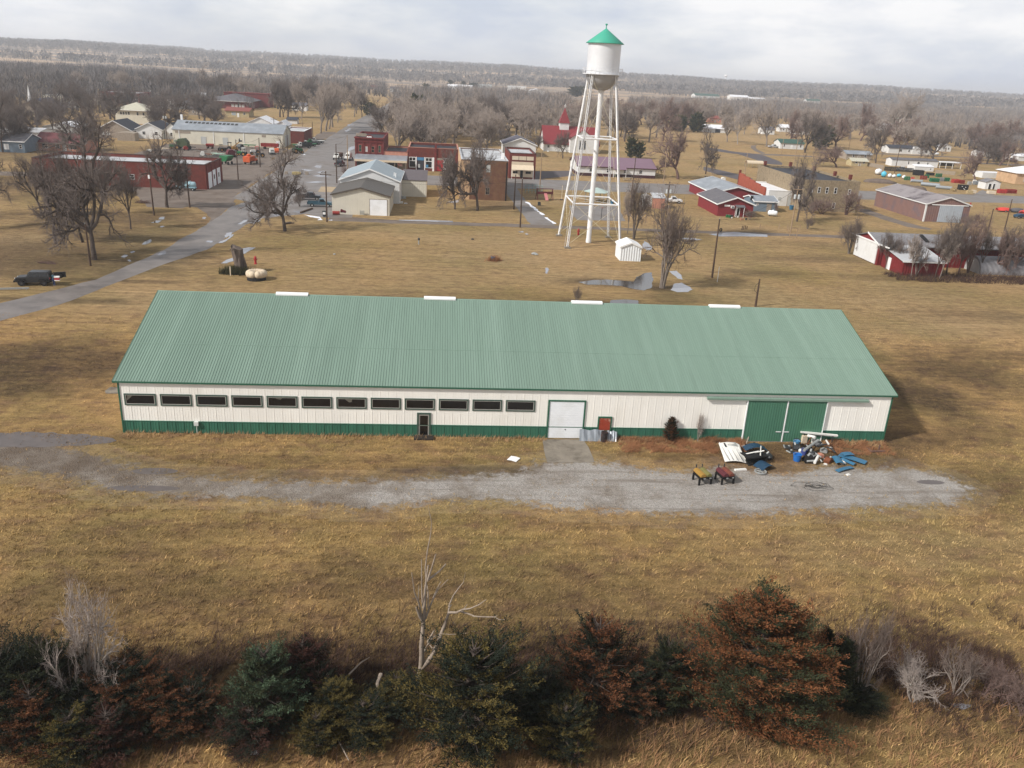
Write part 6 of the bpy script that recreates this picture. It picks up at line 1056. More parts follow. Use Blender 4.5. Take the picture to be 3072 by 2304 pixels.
def bent(name, label, cat, k, x, y, w, d, rz, m, bend=.12, z=.12, tilt=0., fold=0., part='sheet'):
    o = put(name, label, cat, k, x, y, R(rz)); nU = 7; mb = MB(); pr = []
    for i in range(nU): u = i/(nU-1); pr.append((w*(u-.5), z+bend*math.sin(math.pi*u)+fold*max(0, u-.6)))
    mb.exty(pr+[(a, b+.03) for a, b in pr[::-1]], -d/2, d/2); q = mb.build(part, m, o)
    if tilt: q.rotation_euler = (R(tilt), 0, 0)
    return o
o = bent('sheet_metal_scrap', 'large white ribbed panel lying beside the red-brown vines', 'panel', 'e8', 75, 470, 1.8, 2.9, -6, whitej, .15, .35, 8); mb = MB()
for i in range(5): mb.bx(-.8+i*.38, -.75+i*.38, -1.6, 1.6, .52, .58)
mb.build('rib', whitej, o); MB().box((.2, 1.2, .62), (.8, .7, .1)).build('patch', lgrey, o); MB().box((-.45, .9, .66), (.12, .7, .06)).build('bar', dgrey, o)
o = put('engine_pile_box', 'dark metal bin with white struts left of the doorway', 'bin', 'e8', 420, 560, R(15)); MB().exty([(-.9, 0), (.8, 0), (1., .75), (-1.1, .75), (-1., .65), (.85, .65), (.7, .1), (-.8, .1)], -.6, .6).build('bin', black, o); MB().tube((-.7, .3, .7), (.2, -.2, 1.1), .05).tube((.1, .5, .6), (.6, -.4, 1.2), .05).build('strut', whitej, o)
bent('sheet_metal_scrap', 'dark blue curved car panel behind the black bin', 'panel', 'e8', 440, 400, 2.0, .9, 0, dblue, .35, .3); bent('sheet_metal_scrap', 'dark teal crumpled panel at the gravel edge', 'panel', 'e8', 590, 655, 1.5, 1.1, 25, dblue, .3, .15)
o = put('steel_wheel', 'rusted spoked wheel lying on the gravel edge', 'wheel', 'e8', 530, 730); MB().lathe([(.42, .1), (.5, .1), (.5, .2), (.42, .2), (.42, .1)], 18).build('rim', lgrey, o); mb = MB()
for a in range(5): mb.tube((0, 0, .15), (.44*math.cos(a*1.26), .44*math.sin(a*1.26), .15), .03)
mb.build('spoke', lgrey, o)
for i, (k, x, y, w, d, h, rz, m, lb) in enumerate([('e8',270,325,.5,.4,.12,20,whitej,'small white tile at the left foot of the sliding door'),('e8',375,335,.35,.6,.14,-20,whitej,'white slab at the foot of the left sliding door'),('e8',465,305,.75,.45,.08,5,clad,'flat tan board on the dirt before the doors'),('e8',220,690,1.1,.25,.12,8,whitej,'white bent rail beside the grills'),('e8',1480,480,.4,.5,.3,10,salmon,'dirty pink box among the scrap pile'),('e8',1210,250,.5,.4,.7,5,creamp,'cream carton at the back of the scrap pile'),('e8',1360,250,.3,.2,.4,0,whitej,'white can at the back of the scrap pile'),('e8',1645,352,.3,.2,.15,0,whitej,'white scrap at the right of the scrap pile'),('e8',1920,765,.35,.25,.08,20,whitej,'white scrap on the dirt below the blue panels'),('e8',1560,600,.3,.2,.08,-20,whitej,'white paper scrap in front of the scrap pile'),('e8',1100,245,.5,.3,.35,0,dgrey,'dark crate at the right sliding door')]):
    o = put('scrap_piece', lb, 'scrap', k, x, y, R(rz)); MB().exty([(-w/2, 0), (w/2, 0), (w/2*.9, h), (-w/2*.95, h)], -d/2, d/2).bx(-w*.3, w*.3, -d*.3, d*.3, h, h+.03).build('body', m, o)
o = put('steel_beam', 'long pale beam leaning on the scrap pile by the right door', 'beam', 'e8', 1430, 262, R(-5)); MB().box((0, 0, .95), (3.4, .2, .12), (0, R(3), 0)).box((0, .1, .88), (3.4, .04, .26), (0, R(3), 0)).build('flange', whitej, o); MB().tube((-1.3, 0, 0), (-1.3, 0, .95), .06).tube((1.3, 0, 0), (1.3, 0, .85), .06).build('leg', dgrey, o)
for i, (k, pts, r, z, m, lb) in enumerate([('e8',[(1200,490),(1420,350)],.12,.7,lgrey,'thick grey pipe slanting across the scrap pile'),('e8',[(1260,270),(1370,320)],.13,.8,whitej,'short white pipe at the back of the scrap pile'),('e8',[(1550,330),(1580,410)],.08,.7,whitej,'upright white rod at the right of the scrap pile'),('e8',[(1380,480),(1470,570),(1500,590)],.06,.4,lgrey,'bent grey pipe in front of the scrap pile'),('e8',[(1380,620),(1430,540)],.12,.3,whitej,'short pale pipe at the front of the scrap pile'),('e8',[(1400,430),(1550,430),(1640,450),(1700,490)],.07,.8,dgrey,'curved dark bumper bar at the right of the scrap pile'),('e8',[(1250,400),(1310,300)],.05,.7,rustm,'rusty thin rod in the scrap pile'),('e8',[(520,440),(505,610)],.05,.8,whitej,'white post leaning on the dark bin'),('e8',[(300,340),(330,270)],.06,.5,clad,'grey post beside the left sliding door')]):
    P = [at(k, *q) for q in pts]; o = thing('scrap_pipe', lb, 'pipe', (*P[0], 0)); mb = MB()
    for q, (a, b_) in enumerate(zip(P, P[1:])): mb.tube((a[0]-P[0][0], a[1]-P[0][1], z-.1*q), (b_[0]-P[0][0], b_[1]-P[0][1], z-.1*(q+1)+.25*(q == 0)), r, r, 9)
    mb.build('tube', m, o)
for i, (k, x, y, s, m, lb) in enumerate([('e8',1300,560,.65,black,'black plastic engine cover at the front of the scrap pile'),('e8',1340,470,.55,dgrey,'grey engine block in the middle of the scrap pile'),('e8',1090,350,.5,dgrey,'dark motor at the left of the scrap pile'),('e8',1270,370,.5,black,'black engine part behind the thick grey pipe'),('e8',1530,400,.4,lgrey,'light grey gearbox at the right of the scrap pile'),('e8',1180,400,.3,whitej,'white round motor at the left of the scrap pile'),('e8',1600,560,.5,rustm,'rusty brown block right of the scrap pile'),('e8',960,330,.5,dgrey,'dark flattened scrap left of the scrap pile'),('e8',1010,400,.45,dgrey,'grey-green scrap lying left of the scrap pile'),('e8',640,500,.5,dgrey,'heap of dark parts right of the dark bin'),('e8',1830,590,.3,whitej,'white can between the blue panels'),('e8',1430,300,.5,dgrey,'dark machinery at the back of the scrap pile')]):
    o = put('scrap_engine', lb, 'scrap', k, x, y, R(37*i)); fl = .35 if 'flattened' in lb or 'lying' in lb else 1.
    MB().exty([(-s*.7, 0), (s*.7, 0), (s*.8, s*.5*fl), (s*.3, s*.9*fl), (-s*.5, s*.8*fl), (-s*.8, s*.3*fl)], -s*.5, s*.5).build('block', m, o); MB().tube((-s*.6, -s*.55, s*.4*fl), (s*.5, -s*.6, s*.5*fl), s*.14).tube((-s*.2, s*.2, s*.8*fl), (s*.1, s*.3, s*1.15*fl), s*.16).build('pipe', lgrey, o); MB().tube((s*.2, -s*.62, s*.3*fl), (s*.2, -s*.5, s*.3*fl), s*.22, n=12).build('pulley', dgrey, o)
for lb, k, x, y, w, d, rz, b_, z in [('bright blue panel, largest of the blue scraps', 'e8',1980,540,2.3,.8,-42,.05,.2), ('blue square panel at the back of the blue scraps', 'e8',1900,490,1.0,.6,10,.05,.35), ('upright blue panel left of the largest blue scrap', 'e8',1750,575,.7,1.3,-8,.12,.25), ('narrow blue strip in front of the blue scraps', 'e8',1860,690,1.9,.42,24,.08,.1), ('blue bar between the blue scraps', 'e8',1920,580,.5,1.3,30,.1,.15)]: bent('sheet_metal_scrap', lb, 'panel', k, x, y, w, d, rz, bluem, b_, z)
def bucket(label, k, x, y, s, m, name='bucket'):
    o = put(name, label, name, k, x, y); MB().lathe([(0, .02), (.28*s, .02), (.36*s, .62*s), (.39*s, .62*s), (.39*s, .66*s), (.34*s, .66*s), (.27*s, .06*s), (0, .06*s)], 16).build('shell', m, o); MB().path([(.37*s*math.cos(a), 0, .62*s+.2*s*math.sin(a)) for a in np.linspace(0, math.pi, 9)], .015).build('handle', lgrey, o)
bucket('bright blue bucket alone on the dirt before the doors', 'e8', 1103, 540, 1., mat('bright_blue', (40,104,176), .4, .08)); bucket('pale blue bucket at the back of the scrap pile', 'e8', 1095, 305, .8, bluep); bucket('purple-blue bucket behind the thick grey pipe', 'e8', 1215, 440, .8, mat('violet_blue', (70,80,140), .5, .1))
o = put('wire_tangle', 'tangle of dark wire lying on the gravel', 'wire', 'c4', 1380, 990); rr = random.Random(3)
mb = MB()
for q in range(6):
    a0 = rr.uniform(0, 6.28); pts = []; px_, py_ = rr.uniform(-.3, .3), rr.uniform(-.2, .2); r_ = rr.uniform(.3, 1.0); cx, cy = rr.uniform(-.4, .6), rr.uniform(-.3, .3)
    for s in range(9): a = a0+s*.7; pts.append((cx+r_*math.cos(a)*(1+.1*s)*1.2, cy+r_*.6*math.sin(a), .05+.12*abs(math.sin(a*2))))
    mb.path(pts, .013, 4)
mb.build('wire', black, o)
o = put('paper_sheet', 'white sheet lying alone on the grass in front of the windows', 'sheet', 'c2', 1495, 772, R(-30)); MB().exty([(-.42, .06), (0, .1), (.42, .07), (.42, .09), (0, .12), (-.42, .08)], -.42, .42).build('sheet', white, o)
for lb, k, x, y, w, h, rz, m in [('crumpled galvanised sheet leaning on the wall by the overhead door', 'c3', 640, 628, 2.2, .95, 0, galv), ('bright galvanised sheet leaning right of the drum', 'c3', 852, 612, .9, .85, -4, galv)]:
    p = at(k, x, y); o = thing('leaning_sheet', lb, 'metal sheet', (p[0], -.62, 0), R(rz)); pr = [(w*(i/12-.5), .03*math.sin(i*2.1)) for i in range(13)]; mb = MB()
    n0 = len(mb.v); mb.v += [(a, b_, 0.02) for a, b_ in pr]+[(a*.98, b_+.42, h+.06*math.sin(i)) for i, (a, b_) in enumerate(pr)]
    for i in range(12): mb.f.append((i, i+1, 14+i, 13+i)); mb.m.append(0)
    q = mb.build('sheet', m, o); sm = q.modifiers.new('thick', 'SOLIDIFY'); sm.thickness = .015
o = put('oil_drum', 'dark rusty drum standing between the leaning sheets', 'drum', 'c3', 778, 640); MB().lathe([(0, 0), (.29, 0), (.3, .02), (.29, .28), (.305, .3), (.29, .32), (.29, .56), (.305, .58), (.29, .6), (.29, .86), (.3, .88), (.27, .88), (.27, .84), (0, .84)], 20).build('shell', mat('dark_drum', (48,42,42), .7, .25, 3., stain=(110,66,50), stainamt=.4), o)
o = put('plank_frame', 'dark wooden frame lying in the mud near the right corner', 'frame', 'c6', 400, 775, R(4)); MB().box((0, 0, .1), (1.4, .12, .12)).box((-.6, .45, .1), (.1, .8, .1)).box((.35, .4, .3), (.1, .1, .5)).build('beam', barkr, o)

# ------------------------------------------------------------------ poles, lamps and wires
polem = mat('pole_wood', (78,62,52), .9, .25, 3., zscale=.2); polel = mat('pole_pale_wood', (150,128,104), .9, .2, 3., zscale=.2); ins_ = mat('insulator', (150,150,150), .4); trm = mat('transformer_grey', (176,180,180), .45, .08, 1.)
POLES = [(3.8,102.4,9.9,'dark utility pole beside the wheelie bin and the brown-roofed garage',polem,'a'),(-1,160.2,10,'utility pole at the pale blue warehouse by main street',polem,''),(-.9,186.5,10.2,'utility pole at the street corner before the dark red brick shop',polel,''),(-26.1,158.8,10,'utility pole at the street corner of the brick garage',polem,''),(-26.3,187.7,8.2,'utility pole in front of the orange truck yard',polem,''),(-24.8,225.7,8.1,'utility pole at the corner of the cream machine shop',polem,''),(-35.4,259.7,9.6,'tall pole rising over the machine shop roof',polem,'x'),(-26.5,295.3,6.3,'short pole on the verge of main street',polem,''),(-39.1,348.7,7.1,'street light pole on the verge beyond the machine shop',polel,'l'),(-25.1,59.,6.2,'dark pole in front of the huge forked tree',polem,''),(-29.7,102.7,10.9,'utility pole with a small white box on the left lawn',polem,'b'),(-25.8,113.3,9.8,'utility pole beside the pale blue tank truck',polem,''),(71.,64.2,9.6,'tall leaning utility pole alone on the east lawn',polem,''),(72.,46.7,4.1,'short pole just behind the barn roof with a hanging cable',polem,'w'),(103.4,111.,9.9,'utility pole with transformers at the alley before the stone building',polel,'t'),(52.9,159.2,10.4,'street lamp pole by the playground',polel,'l'),(43.4,127.6,7.9,'left pole at the path beside the brown brick hall',polem,''),(42.8,104.1,9.8,'right pole at the path beside the brown brick hall',polem,''),(78.9,162.5,10.1,'pole on the street in front of the purple roof',polem,''),(94.7,189.4,10.1,'pale pole across the street from the red shop',polel,''),(79.8,128.1,7.7,'pole with two transformers beside the white pickup',polem,'t'),(123.1,197.9,9.4,'pale leaning pole behind the red hall',polel,''),(170.5,272.3,10.6,'pale pole behind the stone building roof',polel,''),(185.1,322.8,6.9,'pole in front of the small white green-roofed house',polel,''),(204.6,255.3,11.1,'tall dark pole before the long white mobile home',polem,''),(162.4,124.1,7.5,'dark pole right of the mauve barn',polem,''),(158.8,124.9,5.,'thin bare pole stump next to the mauve barn pole',polem,''),(248.4,251.9,9.5,'pale pole left of the tan house at the right edge',polel,'b'),(316.4,367.1,7.5,'security lamp pole at the far right gable shed',polel,'l'),(-73.3,256.6,10.2,'pole with a white transformer before the white cottage',polem,'t'),(237.8,364.5,6.1,'thin pole left of the mobile homes',polel,''),(42.8,281.8,3.2,'short lamp post behind the commercial row',polel,'l'),(-84.5,370.8,9.2,'pole with crossarm before the brick school',polem,'x')]
pr_ = random.Random(11)
for x, y, h, lb, m, ex in POLES:
    o = thing('utility_pole', lb, 'utility pole', (x, y, 0), pr_.uniform(-.2, .2), 'utility poles'); mb = MB(); tl = pr_.uniform(-.015, .015)*h
    for i in range(4): mb.tube((tl*i/4, 0, h*i/4), (tl*(i+1)/4, 0, h*(i+1)/4), .17-.017*i, .153-.017*i, 8)
    mb.build('post', m, o)
    if ex in ('x', 't', 'a'): MB().bx(tl-1.1, tl+1.1, -.18, -.06, h-.75, h-.6).build('crossarm', m, o)
    if ex in ('', 'x', 't'):
        for dx in ((0,) if ex == '' else (-1., 0, 1.)): MB().tube((tl+dx, -.1, h-.6 if ex else h), (tl+dx, -.1, (h-.6 if ex else h)+.22), .05).build('insulator', ins_, o)
    if ex == 't':
        for dx in (-.42, .42): MB().lathe([(0, 0), (.24, 0), (.26, .1), (.26, .8), (.2, .92), (0, .95)], 12, (tl+dx, -.1, h-2.7)).build('transformer', trm, o)
    if ex == 'l': MB().path([(tl, 0, h-.1), (tl+.7, 0, h+.25), (tl+1.4, 0, h+.3)], .04).build('lamp_arm', grey, o); MB().ball((tl+1.6, 0, h+.25), (.32, .18, .12), 10, 6).build('lamp_head', white, o)
    if ex == 'a': MB().path([(tl, 0, h-.3), (tl-.5, 0, h-.1), (tl-.9, 0, h-.3)], .05).build('bracket', m, o)
    if ex == 'b': MB().box((tl, -.22, h*.68 if x < 0 else 1.4), (.3, .2, .7)).build('meter_box', white, o)
    if ex == 'w': MB().path([(tl, -.1, h-.4), (-.5, -.2, h-1.0), (-.55, -.2, h-1.7), (-.1, -.1, h-2.1)], .025).build('hanging_cable', black, o)
def wire(lb, a, b, sag):
    o = thing('power_line', lb, 'power line', a); d = [b[i]-a[i] for i in range(3)]; pts = [(d[0]*t, d[1]*t, d[2]*t-sag*4*t*(1-t)) for t in np.linspace(0, 1, 14)]; MB().path(pts, .022, 4).build('cable', black, o)
wire('power line sagging across main street at the cream machine shop', (-24.8,225.7,8.), (-.9,186.5,10.1), 2.2); wire('power line over the alley in front of the brown brick hall', (3.8,102.4,9.3), (42.8,104.1,9.4), 1.3); wire('power line running up the left side of main street', (-26.1,158.8,9.9), (-26.3,187.7,8.1), .8); wire('power line between the two poles by the dark red brick shop', (-1,160.2,9.9), (-.9,186.5,10.1), .7); wire('power line along the street before the purple roof', (78.9,162.5,10), (123.1,197.9,9.2), 1.2); wire('power line from the alley pole to the lone leaning pole', (103.4,111.,9.6), (71.,64.2,9.4), 1.2)

# ------------------------------------------------------------------ vehicles
tyre = mat('tyre', (32,31,31), .85, .15, 4.); rimm = mat('wheel_rim', (168,168,166), .4, .1, 2., metal=.5); rimd = mat('dark_rim', (70,70,72), .5, .1, 2., metal=.4); hl = mat('headlight', (236,236,228), .2, .03); tlm = mat('tail_light', (150,30,28), .3, .05); chrome = mat('bumper_chrome', (178,180,182), .25, .05, 1., metal=.8)
PAINT = {}
def paint(name, rgb): return mat(name, rgb, .3, .05, 1., spec=.6)
def wheels(o, L, Wd, xs, r, w=.24, rim=None):
    for x in xs:
        for s in (-1, 1):
            y = s*(Wd/2-w/2+.03); t_ = MB().lathe([(r*.55, -w/2), (r*.9, -w/2), (r, -w*.35), (r, w*.35), (r*.9, w/2), (r*.55, w/2), (r*.55, -w/2)], 18); q = t_.build('wheel', tyre, o); q.location = (x, y, r); q.rotation_euler = (R(90), 0, 0)
            MB().lathe([(0, w*.1), (r*.2, w*.3), (r*.5, w*.42), (r*.56, w*.3), (r*.56, -w*.3), (r*.2, -w*.3), (0, -w*.1)], 14).build('rim', rim or rimm, q)
def body_extrude(o, name, prof, hw, m, inset=0., bevel=.05):
    mb = MB(); k = len(prof); zs = [p[1] for p in prof]; z0, z1 = min(zs), max(zs)
    for s in (-1, 1): mb.v += [(x, s*(hw-inset*(z-z0)/max(.01, z1-z0)), z) for x, z in prof]
    mb.f.append(tuple(range(k))); mb.f.append(tuple(range(2*k-1, k-1, -1))); mb.m += [0, 0]
    for i in range(k): j = (i+1) % k; mb.f.append((j, i, k+i, k+j)); mb.m.append(0)
    return mb.build(name, m, o, bevel=bevel)
def glass_side(o, pts, hw, inset, z0, z1, name='side_window'):
    for s in (-1, 1):
        P = [(x, s*(hw-inset*(z-z0)/(z1-z0)+.012), z) for x, z in pts]; MB().face(P if s < 0 else P[::-1]).build(name, glass, o)
def suv(label, x, y, rz, m, group=None):
    o = thing('parked_suv', label, 'car', (x, y, 0), rz, group); hw = .92
    body_extrude(o, 'body', [(-2.1, .5), (-2.15, 1.15), (.62, 1.18), (.9, 1.22), (2.0, 1.12), (2.15, .95), (2.15, .55), (1.9, .45), (-1.9, .45)], hw*.86, m, .02)
    body_extrude(o, 'cabin', [(-2.12, 1.13), (-2.08, 1.8), (-1.95, 1.87), (.25, 1.87), (.4, 1.82), (.72, 1.17)], hw*.86, m, .12)
    for s in (-1, 1):
        for xw in (-1.35, 1.4): body_extrude(o, 'fender', [(xw-.62, .75), (xw-.45, .98), (xw+.45, .98), (xw+.66, .72), (xw+.58, .7), (xw+.38, .9), (xw-.38, .9), (xw-.54, .72)], .11, black, 0, .01).location.y = s*hw*.93
    glass_side(o, [(-.05, 1.25), (.5, 1.25), (.25, 1.74), (-.05, 1.74)], hw*.86, .12, 1.13, 1.87); glass_side(o, [(-.85, 1.25), (-.2, 1.25), (-.2, 1.74), (-.85, 1.74)], hw*.86, .12, 1.13, 1.87); glass_side(o, [(-1.95, 1.25), (-1.05, 1.25), (-1.05, 1.74), (-1.92, 1.74)], hw*.86, .12, 1.13, 1.87)
    MB().face([(.72, -.72, 1.22), (.72, .72, 1.22), (.43, .66, 1.8), (.43, -.66, 1.8)]).build('windscreen', glass, o)
    MB().bx(2.15, 2.32, -.85, .85, .5, .72).build('bumper', black, o); MB().bx(-2.3, -2.14, -.8, .8, .5, .72).build('bumper', black, o)
    for s in (-1, 1): MB().tube((2.12, s*.55, .95), (2.18, s*.55, .95), .11, n=12).build('headlight', hl, o); MB().bx(-2.19, -2.13, s*.7-.07, s*.7+.07, .9, 1.12).build('tail_light', tlm, o)
    wheels(o, 4.2, 1.84, (-1.35, 1.4), .42, .26, rimd); return o
jx, jy = at('e1', 830, 830)
J = suv('boxy dark grey off-roader with its tailgate swung open on the road verge', jx-.0, jy+.75, R(187), paint('dark_grey_paint', (40,41,43)))
tg = MB().bx(-.05, .05, -1.5, 0, .75, 1.5).build('tailgate', paint('dark_grey_paint', (40,41,43)), J); tg.location = (-2.2, -.75, 0); tg.rotation_euler = (0, 0, R(-72)); q = MB().lathe([(.22, -.12), (.36, -.12), (.4, -.06), (.4, .06), (.36, .12), (.22, .12), (.22, -.12)], 16).build('spare_wheel', tyre, tg); q.location = (-.2, -.85, 1.1); q.rotation_euler = (0, R(90), 0)
def pickup(label, x, y, rz, m, crew=False, group=None, rim=None, m2=None):
    o = thing('pickup_truck', label, 'pickup', (x, y, 0), rz, group); hw = .94; a = -.35 if crew else .1
    body_extrude(o, 'body', [(-.6 if crew else -.2, .5), (-.6 if crew else -.2, 1.1), (1.2, 1.12), (2.5, 1.02), (2.65, .85), (2.65, .5)], hw, m, .04)
    b_ = MB(); xa, xb = -2.7, (-.6 if crew else -.2)
    b_.bx(xa, xb, -hw, -hw+.08, .5, 1.1).bx(xa, xb, hw-.08, hw, .5, 1.1).bx(xa, xa+.07, -hw+.08, hw-.08, .5, 1.1).bx(xb-.06, xb-.005, -hw+.08, hw-.08, .5, 1.1).bx(xa+.07, xb-.06, -hw+.08, hw-.08, .55, .65); b_.build('cargo_bed', m2 or m, o)
    c0 = xb+.02; body_extrude(o, 'cabin', [(c0, 1.08), (c0+.08, 1.7), (c0+.2, 1.76), (.75, 1.76), (.9, 1.7), (1.4, 1.1)], hw*.96, m, .16)
    if crew: glass_side(o, [(c0+.12, 1.16), (.1, 1.16), (.1, 1.64), (c0+.2, 1.64)], hw*.96, .16, 1.08, 1.76)
    glass_side(o, [(.2 if crew else c0+.15, 1.16), (1.18, 1.16), (.82, 1.64), (.2 if crew else c0+.22, 1.64)], hw*.96, .16, 1.08, 1.76)
    MB().face([(1.36, -.76, 1.16), (1.36, .76, 1.16), (.93, .7, 1.69), (.93, -.7, 1.69)]).build('windscreen', glass, o); MB().bx(2.62, 2.76, -.9, .9, .45, .65).build('bumper', chrome, o); MB().bx(-2.82, -2.7, -.88, .88, .45, .6).build('bumper', chrome, o)
    for s in (-1, 1): MB().bx(2.63, 2.68, s*.68-.16, s*.68+.16, .7, .9).build('headlight', hl, o); MB().bx(-2.74, -2.69, s*.8-.08, s*.8+.08, .75, 1.0).build('tail_light', tlm, o)
    MB().bx(2.64, 2.69, -.45, .45, .68, .92).build('grille', black, o)
    wheels(o, 5.4, 1.9, (-1.65, 1.75), .39, .25, rim or rimm); return o
x, y = at('e3', 640, 560); pickup('dark crew-cab pickup parked behind the teal one by the lawn tree', x, y+.8, R(4), paint('black_blue_paint', (36,40,46)), True)
x, y = at('e3', 1090, 845); pickup('dark teal pickup with a pale lower stripe and white wheels', x, y+.8, R(3), paint('teal_paint', (44,78,92)), False)
x, y = at('b5', 200, 535); pickup('white pickup with an open bonnet parked in the vacant lot', x, y+.6, R(-4), paint('white_paint_gloss', (214,214,214)), False)
pickup('silver suv-like pickup beside the black trailers near the mobile home', 213.5, 265.5, R(165), paint('silver_paint_gloss', (176,178,180)), True); pickup('white truck under the bare tree at the far right edge', 314.4, 343.5, R(190), paint('white_paint_gloss', (214,214,214)), False); pickup('dark car-like pickup parked at the dark red brick shop', -4.7, 199.5, R(80), paint('black_blue_paint', (36,40,46)), True); pickup('pale car parked left of the small white green-roofed house', 195.2, 359.5, R(12), paint('silver_paint_gloss', (176,178,180)), True)
def truck(label, x, y, rz, cab, load, kind, group=None, s=1.):
    o = thing('farm_truck', label, 'truck', (x, y, 0), rz, group); o.scale = (s, s, s); hw = 1.05
    MB().bx(-3.4, 2.9, -.45, .45, .6, .82).build('chassis', dgrey, o)
    body_extrude(o, 'cab', [(.6, .8), (.6, 2.3), (1.5, 2.3), (1.75, 1.6), (2.9, 1.45), (3.0, .8)], hw*.85, cab, .06); glass_side(o, [(.85, 1.6), (1.55, 1.6), (1.38, 2.15), (.85, 2.15)], hw*.85, .06, .8, 2.3)
    MB().face([(1.74, -.72, 1.65), (1.74, .72, 1.65), (1.53, .7, 2.22), (1.53, -.7, 2.22)]).build('windscreen', glass, o); MB().bx(2.98, 3.12, -.9, .9, .55, .85).build('bumper', black, o)
    for q in (-1, 1): MB().tube((2.96, q*.6, 1.1), (3.02, q*.6, 1.1), .12, n=10).build('headlight', hl, o)
    if kind == 'flat': MB().bx(-3.5, .45, -1.15, 1.15, .95, 1.1).build('flatbed', load, o); MB().bx(.3, .45, -1.1, 1.1, 1.1, 1.9).build('headboard', load, o)
    elif kind == 'grain':
        b_ = MB().bx(-3.5, .45, -1.15, -1.07, .95, 2.2).bx(-3.5, .45, 1.07, 1.15, .95, 2.2).bx(-3.5, -3.42, -1.07, 1.07, .95, 2.2).bx(.37, .45, -1.07, 1.07, .95, 2.2).bx(-3.42, .37, -1.07, 1.07, .95, 1.1)
        for k in range(5): xx = -3.2+k*.8; b_.bx(xx, xx+.1, -1.22, -1.151, .95, 2.2).bx(xx, xx+.1, 1.151, 1.22, .95, 2.2)
        b_.build('grain_box', load, o)
    elif kind == 'tank': q = MB().lathe([(0, -1.75), (.6, -1.7), (.95, -1.4), (.95, 1.4), (.6, 1.7), (0, 1.75)], 16).build('tank', load, o, smooth=True); q.rotation_euler = (0, R(90), 0); q.location = (-1.55, 0, 1.9); MB().bx(-3.3, .2, -.9, .9, .85, 1.15).build('tank_cradle', load, o); MB().tube((-1.5, 0, 2.8), (-1.5, 0, 3.05), .3, n=12).build('hatch', load, o)
    elif kind == 'spreader':
        MB().extx([(-.6, .95), (.6, .95), (1.2, 2.5), (-1.2, 2.5)], -3.3, .3).build('hopper', load, o); MB().bx(-3.55, -3.3, -1.1, 1.1, .8, 2.3).build('tail_panel', load, o); MB().lathe([(.5, 2.4), (.7, 2.9), (.3, 3.2), (0, 3.2)], 12, (-1.6, 0, 0)).build('drum', load, o)
    wheels(o, 6, 2.1, (-2.4, 2.1), .48, .3); return o
palebl = mat('pale_blue_truck', (150,182,192), .5, .1, 1., stain=(176,196,200), stainamt=.3); orangem = mat('orange_machine', (196,90,48), .55, .12, 1.2, stain=(160,78,48), stainamt=.3); greenm = mat('green_machine', (34,104,62), .5, .15, 1.2); whitet = mat('white_truck', (212,212,206), .5, .08, 1.); redm = mat('red_machine', (140,46,40), .6, .18, 1.2); yellm = mat('yellow_machine', (176,130,62), .6, .18, 1.2); brm = mat('brown_machine', (96,70,58), .8, .25, 1.5); pinkm = mat('faded_red_machine', (176,84,88), .6, .12, 1.2)
truck('old pale blue tank truck parked against the brick garage wall', -33.2, 137.0, R(178), palebl, palebl, 'tank', s=.72)
truck('orange spreader truck at the corner of the machinery yard', -30.4, 195.2, R(78), orangem, orangem, 'spreader', s=.95)
for i, (x, y, rz, c, l, k, lb) in enumerate([(-23.6,250.2,205,whitet,dgrey,'grain','white-cabbed grain truck nearest the machine shop corner'),(-22.8,257.5,203,whitet,greenm,'flat','second truck of the row along main street'),(-22.2,264.5,203,greenm,dgrey,'flat','green truck in the row along main street'),(-21.8,271.5,203,whitet,whitet,'flat','farthest pale truck of the row along main street'),(-7.4,217.5,262,whitet,brm,'grain','white truck parked across main street from the machine shop'),(-3.8,216.5,265,whitet,whitet,'tank','white tank truck beside the dark red brick shop')]): truck(lb, x, y, R(rz), c, l, k, 'trucks along main street', .9)
# farm machinery of the yard
def tractor(label, x, y, rz, m, cabm=None, s=1., loader=False):
    o = thing('tractor', label, 'tractor', (x, y, 0), rz); o.scale = (s, s, s); body_extrude(o, 'bonnet', [(0, .8), (0, 1.5), (1.6, 1.45), (1.75, 1.2), (1.75, .8)], .38, m); MB().bx(-.9, .05, -.5, .5, .7, 1.15).build('axle_housing', m, o)
    c = MB()
    for sx in (-.8, .0):
        for sy in (-.55, .5): c.bx(sx, sx+.08, sy, sy+.06, 1.15, 2.5)
    c.build('cab_frame', cabm or m, o); MB().bx(-.95, .2, -.68, .68, 2.5, 2.62).build('cab_roof', cabm or m, o)
    for sx, r, w in ((-.55, .75, .42), (1.35, .45, .28)):
        for sy in (-1, 1):
            q = MB().lathe([(r*.5, -w/2), (r*.9, -w/2), (r, -w*.3), (r, w*.3), (r*.9, w/2), (r*.5, w/2), (r*.5, -w/2)], 16).build('wheel', tyre, o); q.location = (sx, sy*.8, r); q.rotation_euler = (R(90), 0, 0); MB().lathe([(0, w*.3), (r*.5, w*.25), (r*.52, -w*.25), (0, -w*.3)], 12).build('rim', whitet if loader else yellm, q)
    if loader:
        mb = MB(); mb.box((1.4, -.5, 2.1), (2.6, .14, .2), (0, R(-38), 0)); mb.box((1.4, .5, 2.1), (2.6, .14, .2), (0, R(-38), 0)); mb.build('loader_arm', m, o); MB().exty([(2.2, 2.9), (3.1, 3.0), (3.0, 3.2), (2.5, 3.2), (2.4, 3.7), (2.2, 3.6)], -.9, .9).build('loader_bucket', dgrey, o)
